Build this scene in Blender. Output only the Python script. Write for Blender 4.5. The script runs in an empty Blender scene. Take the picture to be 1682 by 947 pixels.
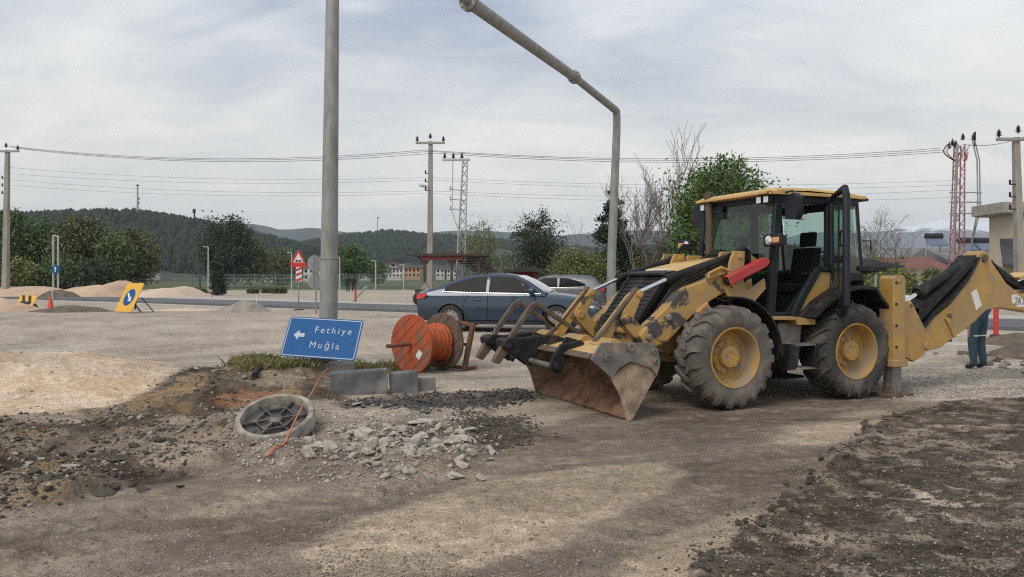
import bpy, bmesh, math, random
import numpy as np
from mathutils import Vector, Matrix
R = math.radians
scn = bpy.context.scene
COL = scn.collection
# ------------------------------------------------------------------ camera
F, CX, HY, CH = 1260.0, 841.0, 458.0, 1.65      # focal length / principal column / horizon row / eye height
cam_d = bpy.data.cameras.new('camera')
cam_d.sensor_width = 36.0
cam_d.lens = 36.0 * F / 1682.0
cam_d.shift_y = -(473.5 - HY) / 1682.0
cam_d.clip_start, cam_d.clip_end = 0.05, 40000
cam = bpy.data.objects.new('camera', cam_d)
COL.objects.link(cam)
cam.location = (0, 0, CH)
cam.rotation_euler = (R(90), 0, 0)
scn.camera = cam
# ------------------------------------------------------------------ world: overcast sky
SUN_EL, SUN_AZ = 48.0, 215.0        # azimuth measured clockwise from +Y (north)
wld = bpy.data.worlds.new('World')
scn.world = wld
wld.use_nodes = True
nt = wld.node_tree
nt.nodes.clear()
def wn(t, **k):
    n = nt.nodes.new(t)
    for a, b in k.items():
        setattr(n, a, b)
    return n
out = wn('ShaderNodeOutputWorld')
bg = wn('ShaderNodeBackground')
sky = wn('ShaderNodeTexSky', sky_type='NISHITA')
sky.sun_disc = False
sky.sun_elevation, sky.sun_rotation = R(SUN_EL), R(SUN_AZ)
sky.air_density, sky.dust_density = 1.0, 3.0
tc = wn('ShaderNodeTexCoord')
sep = wn('ShaderNodeSeparateXYZ')
nt.links.new(tc.outputs['Generated'], sep.inputs[0])
def wmath(op, a, b=None, clamp=False):
    n = wn('ShaderNodeMath', operation=op, use_clamp=clamp)
    for i, x in enumerate((a, b)):
        if x is None: continue
        if isinstance(x, (int, float)): n.inputs[i].default_value = x
        else: nt.links.new(x, n.inputs[i])
    return n.outputs[0]
zc = wmath('ADD', wmath('MAXIMUM', sep.outputs[2], 0.0), 0.26)
comb = wn('ShaderNodeCombineXYZ')
nt.links.new(wmath('DIVIDE', sep.outputs[0], zc), comb.inputs[0])
nt.links.new(wmath('DIVIDE', sep.outputs[1], zc), comb.inputs[1])
def wnoise(scale, detail, rough, dist=0.0, sx=1.0, sy=1.0, off=0.0):
    mp = wn('ShaderNodeMapping')
    mp.inputs['Scale'].default_value = (sx, sy, 1)
    mp.inputs['Location'].default_value = (off, off * .7, 0)
    nt.links.new(comb.outputs[0], mp.inputs[0])
    n = wn('ShaderNodeTexNoise')
    n.inputs['Scale'].default_value, n.inputs['Detail'].default_value = scale, detail
    n.inputs['Roughness'].default_value, n.inputs['Distortion'].default_value = rough, dist
    nt.links.new(mp.outputs[0], n.inputs[0])
    return n.outputs[0]
def wramp(fac, stops):
    r = wn('ShaderNodeValToRGB')
    cr = r.color_ramp
    while len(cr.elements) < len(stops): cr.elements.new(0.5)
    for e, (p, c) in zip(cr.elements, stops):
        e.position = p; e.color = (*c, 1)
    nt.links.new(fac, r.inputs[0])
    return r.outputs[0]
def wmix(fac, a, b, bt='MIX'):
    m = wn('ShaderNodeMix', data_type='RGBA', blend_type=bt)
    for s, x in ((m.inputs[0], fac), (m.inputs[6], a), (m.inputs[7], b)):
        if isinstance(x, (int, float)): s.default_value = x
        elif isinstance(x, tuple): s.default_value = (*x, 1)
        else: nt.links.new(x, s)
    return m.outputs[2]
big = wnoise(1.15, 5, 0.50, 0.7, 0.8, 1.25, 5.6)
fine = wnoise(3.1, 7, 0.55, 0.8, 0.8, 1.5, 8.3)
mixn = wmath('ADD', wmath('MULTIPLY', big, 0.62), wmath('MULTIPLY', fine, 0.38))
cloud = wramp(mixn, [(0.34, (0.33, 0.37, 0.45)), (0.43, (0.455, 0.485, 0.545)), (0.51, (0.60, 0.61, 0.63)), (0.58, (0.74, 0.735, 0.71)), (0.68, (0.86, 0.84, 0.79))])
horizon = wramp(wmath('MULTIPLY', sep.outputs[2], 1.0), [(0.0, (1, 1, 1)), (0.12, (0.85, 0.85, 0.85)), (0.33, (0, 0, 0))])
cloud2 = wmix(wmath('MULTIPLY', horizon, 0.72), cloud, (0.80, 0.755, 0.64))
skys = wmix(1.0, sky.outputs[0], (0.10, 0.10, 0.10), 'MULTIPLY')
upper = wramp(sep.outputs[2], [(0.0, (1, 1, 1)), (0.14, (1, 1, 1)), (0.36, (0.74, 0.775, 0.845)), (1.0, (0.74, 0.775, 0.845))])
final = wmix(0.93, skys, wmix(1.0, cloud2, upper, 'MULTIPLY'))
nt.links.new(final, bg.inputs[0])
bg.inputs[1].default_value = 1.05
nt.links.new(bg.outputs[0], out.inputs[0])
# ------------------------------------------------------------------ sun behind thin cloud
sd = bpy.data.lights.new('sun', 'SUN')
sd.energy, sd.angle, sd.color = 1.5, R(32), (1.0, 0.92, 0.82)
sun = bpy.data.objects.new('sun', sd)
COL.objects.link(sun)
az, el = R(SUN_AZ), R(SUN_EL)
sdir = Vector((math.sin(az) * math.cos(el), math.cos(az) * math.cos(el), math.sin(el)))
sun.rotation_euler = sdir.to_track_quat('Z', 'Y').to_euler()
sun.location = (0, 0, 30)
# ------------------------------------------------------------------ exposure, sampling
vs = scn.view_settings
vs.view_transform, vs.look, vs.exposure, vs.gamma = 'Standard', 'None', 0.42, 1.0
vs.use_curve_mapping = False
cy = scn.cycles
cy.use_denoising = False
cy.filter_width = 1.15
cy.max_bounces, cy.diffuse_bounces, cy.glossy_bounces = 6, 3, 3
cy.transmission_bounces, cy.transparent_max_bounces, cy.volume_bounces = 4, 10, 1
cy.sample_clamp_indirect = 4.0
# ================================================================== helpers
def at(px, py, d):
    return Vector(((px - CX) / F * d, d, CH - (py - HY) / F * d))
def obj(name, me, parent=None, loc=None, rot=None):
    o = bpy.data.objects.new(name, me)
    COL.objects.link(o)
    if parent is not None: o.parent = parent
    if loc is not None: o.location = loc
    if rot is not None: o.rotation_euler = rot
    return o
def tag(o, label=None, cat=None, group=None, kind=None):
    for k, v in (('label', label), ('category', cat), ('group', group), ('kind', kind)):
        if v: o[k] = v
    return o
def thing(name, label, cat, loc=(0, 0, 0), rz=0.0, group=None):
    o = obj(name, None, None, loc, (0, 0, rz))
    o.empty_display_size = 0.2
    return tag(o, label, cat, group)
def copy_tree(o, parent=None):
    c = o.copy()
    COL.objects.link(c)
    c.parent = parent
    for ch in list(o.children): copy_tree(ch, c)
    return c
def frame_of(d):
    d = Vector(d).normalized()
    u = d.cross(Vector((0, 0, 1)))
    if u.length < 1e-4: u = Vector((1, 0, 0))
    u.normalize()
    return d, u, u.cross(d)
class MB:
    def __init__(s):
        s.v, s.f, s.m = [], [], []
    def add(s, vs_, fs, m=0):
        k = len(s.v)
        s.v += [tuple(p) for p in vs_]
        s.f += [tuple(i + k for i in f) for f in fs]
        s.m += [m] * len(fs)
        return s
    def box(s, c, size, rot=None, m=0):
        hx, hy, hz = (x / 2 for x in size)
        p = [Vector((x, y, z)) for z in (-hz, hz) for y in (-hy, hy) for x in (-hx, hx)]
        if rot is not None: p = [rot @ q for q in p]
        c = Vector(c)
        return s.add([q + c for q in p], [(0, 2, 3, 1), (4, 5, 7, 6), (0, 1, 5, 4), (2, 6, 7, 3), (0, 4, 6, 2), (1, 3, 7, 5)], m)
    def hexa(s, p, m=0):      # 4 bottom points then 4 top points
        return s.add(p, [(3, 2, 1, 0), (4, 5, 6, 7), (0, 1, 5, 4), (1, 2, 6, 5), (2, 3, 7, 6), (3, 0, 4, 7)], m)
    def prism(s, pts, w0, w1, ax='y', m=0):
        n = len(pts)
        if sum(pts[i][0] * pts[(i + 1) % n][1] - pts[(i + 1) % n][0] * pts[i][1] for i in range(n)) < 0:
            pts = pts[::-1]
        def P(a, z, w):
            return (a, w, z) if ax == 'y' else ((w, a, z) if ax == 'x' else (a, z, w))
        vv = [P(a, z, w0) for a, z in pts] + [P(a, z, w1) for a, z in pts]
        fs = [tuple(range(n)), tuple(range(2 * n - 1, n - 1, -1))]
        fs += [(i, i + n, (i + 1) % n + n, (i + 1) % n) for i in range(n)]
        if ax != 'y': fs = [f[::-1] for f in fs]
        if w1 < w0: fs = [f[::-1] for f in fs]
        return s.add(vv, fs, m)
    def cyl(s, p0, p1, r0, r1=None, n=12, m=0, caps=True):
        r1 = r0 if r1 is None else r1
        p0, p1 = Vector(p0), Vector(p1)
        d, u, w = frame_of(p1 - p0)
        vv = []
        for p, r in ((p0, r0), (p1, r1)):
            vv += [p + (u * math.cos(2 * math.pi * i / n) + w * math.sin(2 * math.pi * i / n)) * r for i in range(n)]
        fs = [(i, (i + 1) % n, (i + 1) % n + n, i + n) for i in range(n)]
        if caps: fs += [tuple(range(n - 1, -1, -1)), tuple(range(n, 2 * n))]
        return s.add(vv, fs, m)
    def tube(s, pts, r, n=8, m=0, caps=True):
        pts = [Vector(p) for p in pts]
        k = len(pts)
        rs = r if isinstance(r, (list, tuple)) else [r] * k
        u = None
        vv = []
        for i, p in enumerate(pts):
            d = (pts[min(i + 1, k - 1)] - pts[max(i - 1, 0)]).normalized()
            if u is None: u = frame_of(d)[1]
            u = u - d * u.dot(d)
            if u.length < 1e-5: u = frame_of(d)[1]
            u.normalize()
            w = d.cross(u)
            vv += [p + (u * math.cos(2 * math.pi * j / n) + w * math.sin(2 * math.pi * j / n)) * rs[i] for j in range(n)]
        fs = [(i * n + j, i * n + (j + 1) % n, (i + 1) * n + (j + 1) % n, (i + 1) * n + j) for i in range(k - 1) for j in range(n)]
        if caps: fs += [tuple(range(n - 1, -1, -1)), tuple(range((k - 1) * n, k * n))]
        return s.add(vv, fs, m)
    def lathe(s, prof, c, axis, n=32, m=0, close=False):
        c = Vector(c)
        d, u, w = frame_of(axis)
        k = len(prof)
        vv = []
        for r, h in prof:
            vv += [c + d * h + (u * math.cos(2 * math.pi * j / n) + w * math.sin(2 * math.pi * j / n)) * r for j in range(n)]
        kk = k if close else k - 1
        fs = [(i * n + j, i * n + (j + 1) % n, ((i + 1) % k) * n + (j + 1) % n, ((i + 1) % k) * n + j) for i in range(kk) for j in range(n)]
        return s.add(vv, fs, m)
    def mesh(s, name, mats, smooth=35):
        me = bpy.data.meshes.new(name)
        me.from_pydata(s.v, [], s.f)
        for m in (mats if isinstance(mats, (list, tuple)) else [mats]): me.materials.append(m)
        if any(s.m): me.polygons.foreach_set('material_index', s.m)
        me.update()
        if smooth:
            me.polygons.foreach_set('use_smooth', [True] * len(me.polygons))
            me.set_sharp_from_angle(angle=R(smooth))
        return me
    def build(s, name, mats, parent=None, bevel=0, smooth=35, loc=None, rot=None, seg=2, fix=False, out=None):
        me = s.mesh(name, mats, smooth)
        if fix:
            b = bmesh.new(); b.from_mesh(me)
            bmesh.ops.recalc_face_normals(b, faces=b.faces)
            b.to_mesh(me); b.free()
        if out is not None and sum((p.normal.dot(Vector(out)) * p.area for p in me.polygons)) < 0:
            me.flip_normals()
        o = obj(name, me, parent, loc, rot)
        if bevel:
            md = o.modifiers.new('edge', 'BEVEL')
            md.width, md.segments, md.limit_method, md.angle_limit = bevel, seg, 'ANGLE', R(40)
            md.harden_normals = False
        return o
def npmesh(name, v, faces_n, idx, mats, mi=None, smooth=False):
    """fast mesh from numpy: all faces have faces_n corners"""
    me = bpy.data.meshes.new(name)
    v = np.ascontiguousarray(v, dtype=np.float32).reshape(-1, 3)
    idx = np.ascontiguousarray(idx, dtype=np.int32).ravel()
    nf = len(idx) // faces_n
    me.vertices.add(len(v)); me.vertices.foreach_set('co', v.ravel())
    me.loops.add(len(idx)); me.loops.foreach_set('vertex_index', idx)
    me.polygons.add(nf)
    me.polygons.foreach_set('loop_start', np.arange(0, len(idx), faces_n, dtype=np.int32))
    if mi is not None: me.polygons.foreach_set('material_index', np.ascontiguousarray(mi, dtype=np.int32))
    if smooth: me.polygons.foreach_set('use_smooth', np.ones(nf, dtype=bool))
    for m in (mats if isinstance(mats, (list, tuple)) else [mats]): me.materials.append(m)
    me.update(calc_edges=True)
    return me
_T = np.random.default_rng(5).random((256, 256))
def vnoise(x, y):
    xi, yi = np.floor(x).astype(int), np.floor(y).astype(int)
    fx, fy = x - xi, y - yi
    fx, fy = fx * fx * (3 - 2 * fx), fy * fy * (3 - 2 * fy)
    a, b = _T[xi & 255, yi & 255], _T[(xi + 1) & 255, yi & 255]
    c, d = _T[xi & 255, (yi + 1) & 255], _T[(xi + 1) & 255, (yi + 1) & 255]
    return (a * (1 - fx) + b * fx) * (1 - fy) + (c * (1 - fx) + d * fx) * fy
def fbm(x, y, scale, octv=4, off=0.0):
    s, amp, tot = 0.0, 1.0, 0.0
    x, y = np.asarray(x, float) / scale + off, np.asarray(y, float) / scale + off * 1.7
    for i in range(octv):
        s = s + amp * vnoise(x, y); tot += amp
        x, y, amp = x * 2.03 + 17.3, y * 2.03 + 5.1, amp * 0.5
    return s / tot - 0.5
def sstep(a, b, x):
    t = np.clip((np.asarray(x, float) - a) / (b - a), 0, 1)
    return t * t * (3 - 2 * t)
# ------------------------------------------------------------------ materials
def srgb(r, g, b):
    f = lambda c: (c / 255 / 12.92) if c <= 10 else ((c / 255 + 0.055) / 1.055) ** 2.4
    return (f(r), f(g), f(b))
def mat(name, c1, c2=None, scale=6.0, rough=0.7, metal=0.0, bump=0.0, bscale=40.0, detail=5, lo=0.38, hi=0.62,
        dirt=None, dscale=3.0, dlo=0.5, dhi=0.62, stretch=None, spec=0.5, coat=0.0, island=0.0):
    m = bpy.data.materials.new(name)
    m.use_nodes = True
    t = m.node_tree
    b = t.nodes['Principled BSDF']
    b.inputs['Roughness'].default_value = rough
    b.inputs['Metallic'].default_value = metal
    b.inputs['Specular IOR Level'].default_value = spec
    if coat:
        b.inputs['Coat Weight'].default_value = coat
        b.inputs['Coat Roughness'].default_value = 0.05
    tcn = t.nodes.new('ShaderNodeTexCoord')
    vec = tcn.outputs['Object']
    if stretch:
        mp = t.nodes.new('ShaderNodeMapping')
        mp.inputs['Scale'].default_value = stretch
        t.links.new(vec, mp.inputs[0]); vec = mp.outputs[0]
    def noise(sc, det=detail):
        n = t.nodes.new('ShaderNodeTexNoise')
        n.inputs['Scale'].default_value, n.inputs['Detail'].default_value = sc, det
        n.inputs['Roughness'].default_value = 0.6
        t.links.new(vec, n.inputs[0])
        return n.outputs[0]
    def ramp(fac, a, b_):
        r = t.nodes.new('ShaderNodeMapRange')
        r.inputs[1].default_value, r.inputs[2].default_value = a, b_
        t.links.new(fac, r.inputs[0])
        return r.outputs[0]
    def mix(fac, a, b_, bt='MIX'):
        x = t.nodes.new('ShaderNodeMix'); x.data_type = 'RGBA'; x.blend_type = bt
        for s_, q in ((x.inputs[0], fac), (x.inputs[6], a), (x.inputs[7], b_)):
            if isinstance(q, (int, float)): s_.default_value = q
            elif isinstance(q, tuple): s_.default_value = (*q[:3], 1)
            else: t.links.new(q, s_)
        return x.outputs[2]
    col = c1
    if c2 is not None: col = mix(ramp(noise(scale), lo, hi), c1, c2)
    if island:
        g = t.nodes.new('ShaderNodeNewGeometry')
        hs = t.nodes.new('ShaderNodeHueSaturation')
        r = t.nodes.new('ShaderNodeMapRange')
        r.inputs[3].default_value, r.inputs[4].default_value = 1 - island, 1 + island
        t.links.new(g.outputs['Random Per Island'], r.inputs[0])
        t.links.new(r.outputs[0], hs.inputs['Value'])
        if isinstance(col, tuple): hs.inputs['Color'].default_value = (*col, 1)
        else: t.links.new(col, hs.inputs['Color'])
        col = hs.outputs[0]
    if dirt is not None:
        fac = ramp(noise(dscale, 7), dlo, dhi)
        col = mix(fac, col, dirt)
        rr = t.nodes.new('ShaderNodeMapRange')
        rr.inputs[3].default_value, rr.inputs[4].default_value = rough, 0.92
        t.links.new(fac, rr.inputs[0]); t.links.new(rr.outputs[0], b.inputs['Roughness'])
        if metal:
            rm = t.nodes.new('ShaderNodeMapRange')
            rm.inputs[3].default_value, rm.inputs[4].default_value = metal, 0.0
            t.links.new(fac, rm.inputs[0]); t.links.new(rm.outputs[0], b.inputs['Metallic'])
    if isinstance(col, tuple): b.inputs['Base Color'].default_value = (*col[:3], 1)
    else: t.links.new(col, b.inputs['Base Color'])
    if bump:
        bp = t.nodes.new('ShaderNodeBump')
        bp.inputs['Strength'].default_value = 1.0
        bp.inputs['Distance'].default_value = bump
        t.links.new(noise(bscale, 6), bp.inputs['Height'])
        t.links.new(bp.outputs[0], b.inputs['Normal'])
    return m
def glass(name, tint, gloss=1.0, rough=0.02):
    m = bpy.data.materials.new(name)
    m.use_nodes = True
    t = m.node_tree
    t.nodes.clear()
    o = t.nodes.new('ShaderNodeOutputMaterial')
    tr = t.nodes.new('ShaderNodeBsdfTransparent'); tr.inputs[0].default_value = (*tint, 1)
    gl = t.nodes.new('ShaderNodeBsdfGlossy'); gl.inputs['Roughness'].default_value = rough
    gl.inputs[0].default_value = (gloss, gloss, gloss, 1)
    ge = t.nodes.new('ShaderNodeNewGeometry')
    dt = t.nodes.new('ShaderNodeVectorMath'); dt.operation = 'DOT_PRODUCT'
    t.links.new(ge.outputs['Normal'], dt.inputs[0]); t.links.new(ge.outputs['Incoming'], dt.inputs[1])
    def mth(op, a, b):
        n = t.nodes.new('ShaderNodeMath'); n.operation = op
        for k, q in enumerate((a, b)):
            if isinstance(q, (int, float)): n.inputs[k].default_value = q
            else: t.links.new(q, n.inputs[k])
        return n.outputs[0]
    sch = mth('ADD', mth('MULTIPLY', mth('POWER', mth('SUBTRACT', 1.0, mth('ABSOLUTE', dt.outputs['Value'], 0)), 5.0), 0.92), 0.06)
    mx = t.nodes.new('ShaderNodeMixShader')
    t.links.new(sch, mx.inputs[0]); t.links.new(tr.outputs[0], mx.inputs[1]); t.links.new(gl.outputs[0], mx.inputs[2])
    t.links.new(mx.outputs[0], o.inputs[0])
    return m
DUST = (0.30, 0.25, 0.19)
M = {}
M['yellow'] = mat('machine_yellow', (0.46, 0.285, 0.075), (0.39, 0.235, 0.065), 5, 0.5, dirt=(0.30, 0.225, 0.135), dscale=2.2, dlo=0.42, dhi=0.68)
M['yellow_worn'] = mat('worn_yellow_paint', (0.45, 0.275, 0.075), (0.36, 0.235, 0.10), 4, 0.55, dirt=(0.075, 0.07, 0.064), dscale=3.1, dlo=0.535, dhi=0.57)
M['yellow_dusty'] = mat('dusty_yellow_rim', (0.46, 0.27, 0.06), (0.36, 0.225, 0.09), 4, 0.6, dirt=(0.28, 0.22, 0.15), dscale=3.5, dlo=0.42, dhi=0.68)
M['yellow_cream'] = mat('pale_cream_yellow', (0.60, 0.40, 0.15), (0.54, 0.34, 0.11), 4, 0.5, dirt=(0.36, 0.29, 0.19), dscale=4, dlo=0.5, dhi=0.75)  # paler yellow of bonnet, cab roof, bucket shell and hose cover
M['black'] = mat('black_paint', (0.013, 0.013, 0.015), (0.022, 0.022, 0.022), 6, 0.55, spec=0.25, dirt=(0.07, 0.062, 0.053), dscale=4, dlo=0.52, dhi=0.75)
M['cabblack'] = mat('cab_frame_paint', (0.014, 0.018, 0.024), (0.020, 0.024, 0.030), 6, 0.5, spec=0.25)
M['rubber'] = mat('tyre_rubber', (0.032, 0.031, 0.030), (0.060, 0.055, 0.050), 7, 0.85, dirt=(0.13, 0.112, 0.092), dscale=3, dlo=0.48, dhi=0.66, bump=0.004, bscale=30)
M['rubber_dusty'] = mat('dusty_tyre_rubber', (0.088, 0.080, 0.072), (0.145, 0.128, 0.110), 5, 0.9, dirt=(0.20, 0.172, 0.140), dscale=4, dlo=0.5, dhi=0.65, bump=0.004, bscale=30)
M['hose'] = mat('hydraulic_hose', (0.010, 0.010, 0.012), (0.028, 0.026, 0.024), 9, 0.6, spec=0.25)
M['chrome'] = mat('chromed_rod', (0.78, 0.78, 0.78), rough=0.16, metal=1.0)
M['steel_worn'] = mat('worn_grey_steel', (0.13, 0.125, 0.12), (0.20, 0.185, 0.165), 6, 0.55, 0.25, dirt=(0.30, 0.24, 0.16), dscale=3.4, dlo=0.54, dhi=0.68, bump=0.002)
M['steel_rust'] = mat('brown_fork_steel', (0.14, 0.10, 0.068), (0.085, 0.066, 0.05), 8, 0.7, 0.1, bump=0.002)
M['muddy'] = mat('dried_red_mud', (0.30, 0.18, 0.11), (0.125, 0.066, 0.04), 4, 0.95, bump=0.03, bscale=14, lo=0.36, hi=0.6)
M['mud_plate'] = mat('muddy_steel_plate', (0.40, 0.30, 0.215), (0.21, 0.155, 0.11), 7, 0.85, bump=0.008, bscale=26)
M['red'] = mat('red_plastic', (0.50, 0.03, 0.035), (0.42, 0.03, 0.035), 4, 0.45, dirt=(0.35, 0.08, 0.06), dscale=5)
M['white'] = mat('white_paint', (0.72, 0.72, 0.70), (0.62, 0.61, 0.58), 8, 0.5)
M['lamp'] = mat('lamp_lens', (0.82, 0.83, 0.84), (0.6, 0.6, 0.62), 40, 0.12, 0.5)
M['amber'] = mat('amber_lens', (0.62, 0.33, 0.12), rough=0.25)
M['cabglass'] = glass('tinted_cab_glass', (0.48, 0.63, 0.57))
M['seat'] = mat('dark_seat_cloth', (0.012, 0.013, 0.016), (0.02, 0.021, 0.024), 20, 0.9, spec=0.15)
M['galv'] = mat('galvanised_steel', (0.245, 0.25, 0.245), (0.31, 0.315, 0.305), 5, 0.6, 0.25, bump=0.001, dirt=(0.19, 0.18, 0.165), dscale=2.2, dlo=0.5, dhi=0.75, stretch=(3, 3, 0.7))
M['galv_light'] = mat('light_galvanised_lattice', (0.46, 0.47, 0.47), (0.38, 0.39, 0.39), 8, 0.5, 0.3)
M['concrete'] = mat('weathered_concrete', (0.34, 0.32, 0.285), (0.25, 0.235, 0.21), 5, 0.9, bump=0.006, bscale=30)
M['polecon'] = mat('concrete_pole', (0.32, 0.30, 0.265), (0.24, 0.225, 0.20), 3, 0.9, bump=0.004, bscale=20, stretch=(1, 1, 0.3))
M['granite'] = mat('grey_kerb_stone', (0.10, 0.105, 0.11), (0.17, 0.172, 0.172), 4, 0.8, bump=0.004, bscale=45, lo=0.42, hi=0.62, dirt=(0.30, 0.275, 0.235), dscale=2.2, dlo=0.56, dhi=0.68)
M['iron'] = mat('cast_iron', (0.075, 0.077, 0.078), (0.12, 0.115, 0.105), 8, 0.6, 0.3, bump=0.003, dirt=(0.26, 0.225, 0.18), dscale=6, dlo=0.52, dhi=0.66)
M['iron_dusty'] = mat('dusty_iron_ring', (0.40, 0.355, 0.295), (0.20, 0.18, 0.152), 9, 0.9, bump=0.006)
M['rock'] = mat('broken_concrete_rock', (0.47, 0.43, 0.375), (0.28, 0.25, 0.212), 3, 0.95, bump=0.012, bscale=14, island=0.22)
M['grit'] = mat('yard_grit', (0.33, 0.285, 0.23), (0.21, 0.178, 0.142), 4, 0.95, island=0.35)
M['rock_brown'] = mat('brown_stone', (0.25, 0.205, 0.155), (0.15, 0.125, 0.10), 4, 0.95, bump=0.012, bscale=14, island=0.25)
M['clod'] = mat('dark_earth_clod', (0.058, 0.048, 0.039), (0.108, 0.090, 0.072), 5, 0.95, bump=0.012, bscale=16, island=0.3)
M['tarmac_lump'] = mat('broken_tarmac', (0.045, 0.043, 0.041), (0.10, 0.093, 0.084), 5, 0.9, bump=0.01, bscale=18, island=0.25)
M['rust'] = mat('rusty_steel', (0.135, 0.062, 0.035), (0.20, 0.10, 0.058), 9, 0.8, 0.1, bump=0.002)
M['wood_orange'] = mat('orange_stained_boards', (0.44, 0.085, 0.028), (0.33, 0.07, 0.028), 3, 0.8, bump=0.003, dirt=(0.20, 0.115, 0.075), dscale=2.4, dlo=0.52, dhi=0.62, stretch=(1, 5, 1), island=0.10)
M['wood_dark'] = mat('weathered_boards', (0.155, 0.105, 0.075), (0.09, 0.06, 0.045), 4, 0.85, bump=0.003, stretch=(1, 6, 1), island=0.2)
M['cable'] = mat('orange_cable_sheath', (0.56, 0.105, 0.02), (0.42, 0.075, 0.018), 12, 0.5, dirt=(0.30, 0.12, 0.06), dscale=5)
M['orange_line'] = mat('orange_duct', (0.66, 0.19, 0.075), (0.56, 0.15, 0.06), 12, 0.5)
M['signblue'] = mat('reflective_blue', (0.003, 0.078, 0.25), (0.004, 0.088, 0.275), 6, 0.5, spec=0.2, dirt=(0.02, 0.10, 0.25), dscale=6, dlo=0.55, dhi=0.85)
M['signgrey'] = mat('reflective_white_faded', (0.42, 0.47, 0.53), (0.34, 0.41, 0.48), 30, 0.45)
M['signyellow'] = mat('sign_yellow', (0.72, 0.40, 0.035), (0.66, 0.36, 0.035), 5, 0.5)
M['signred'] = mat('sign_red', (0.56, 0.035, 0.03), (0.5, 0.03, 0.028), 6, 0.5)
M['signback'] = mat('bare_aluminium_back', (0.40, 0.41, 0.41), (0.34, 0.35, 0.35), 6, 0.5, 0.2)
M['cone'] = mat('cone_orange_red', (0.62, 0.07, 0.03), (0.55, 0.06, 0.03), 8, 0.55)
M['asphalt'] = mat('fresh_asphalt', (0.095, 0.10, 0.107), (0.125, 0.13, 0.135), 0.4, 0.85, bump=0.004, bscale=30)
M['kerbconc'] = mat('pale_concrete_strip', (0.46, 0.435, 0.39), (0.38, 0.355, 0.315), 1.2, 0.9, bump=0.005)
M['bark'] = mat('tree_bark', (0.115, 0.095, 0.078), (0.07, 0.058, 0.048), 6, 0.95, bump=0.02, bscale=12)
M['bark_pale'] = mat('pale_bare_bark', (0.21, 0.185, 0.165), (0.14, 0.12, 0.105), 6, 0.95)
M['pole_wood'] = mat('dark_wooden_pole', (0.075, 0.065, 0.055), (0.055, 0.048, 0.04), 3, 0.9)
def leafmat(name, a, b):
    return mat(name, a, b, 0.9, 0.75, island=0.2, spec=0.2)
M['leaf_green'] = leafmat('fresh_green_leaves', (0.109, 0.172, 0.048), (0.071, 0.121, 0.037))
M['leaf_dark'] = leafmat('dark_evergreen_leaves', (0.05, 0.068, 0.044), (0.075, 0.09, 0.056))
M['leaf_mid'] = leafmat('mid_green_leaves', (0.115, 0.165, 0.060), (0.080, 0.122, 0.046))
M['leaf_pale'] = leafmat('pale_spring_leaves', (0.185, 0.205, 0.075), (0.135, 0.16, 0.062))
M['leaf_olive'] = leafmat('olive_leaves', (0.135, 0.155, 0.070), (0.098, 0.118, 0.054))
M['needle'] = leafmat('conifer_needles', (0.034, 0.054, 0.036), (0.052, 0.072, 0.046))
M['grass'] = leafmat('rough_grass', (0.150, 0.165, 0.062), (0.22, 0.195, 0.095))
M['forest'] = leafmat('pine_forest', (0.016, 0.027, 0.015), (0.034, 0.043, 0.022))
# ================================================================== ground
def rise(y):
    return 0.33 * sstep(13.0, 20.0, y)
def G(px, py):
    d = 1.65 * F / (py - HY)
    for _ in range(25):
        d = 0.5 * d + 0.5 * (CH - float(rise(d))) * F / (py - HY)
    return ((px - CX) / F * d, d)
def poly_sd(x, y, poly):
    """signed distance to polygon, positive inside"""
    P = np.array(poly, float)
    dmin = np.full(x.shape, 1e9)
    ins = np.zeros(x.shape, bool)
    n = len(P)
    for i in range(n):
        ax_, ay = P[i]; bx, by = P[(i + 1) % n]
        ex, ey = bx - ax_, by - ay
        t = np.clip(((x - ax_) * ex + (y - ay) * ey) / (ex * ex + ey * ey + 1e-12), 0, 1)
        dmin = np.minimum(dmin, np.hypot(x - ax_ - t * ex, y - ay - t * ey))
        c = (ay > y) != (by > y)
        with np.errstate(divide='ignore', invalid='ignore'):
            xi = ax_ + (y - ay) * ex / (ey if abs(ey) > 1e-12 else 1e-12)
        ins ^= c & (x < xi)
    return np.where(ins, dmin, -dmin)
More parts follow.
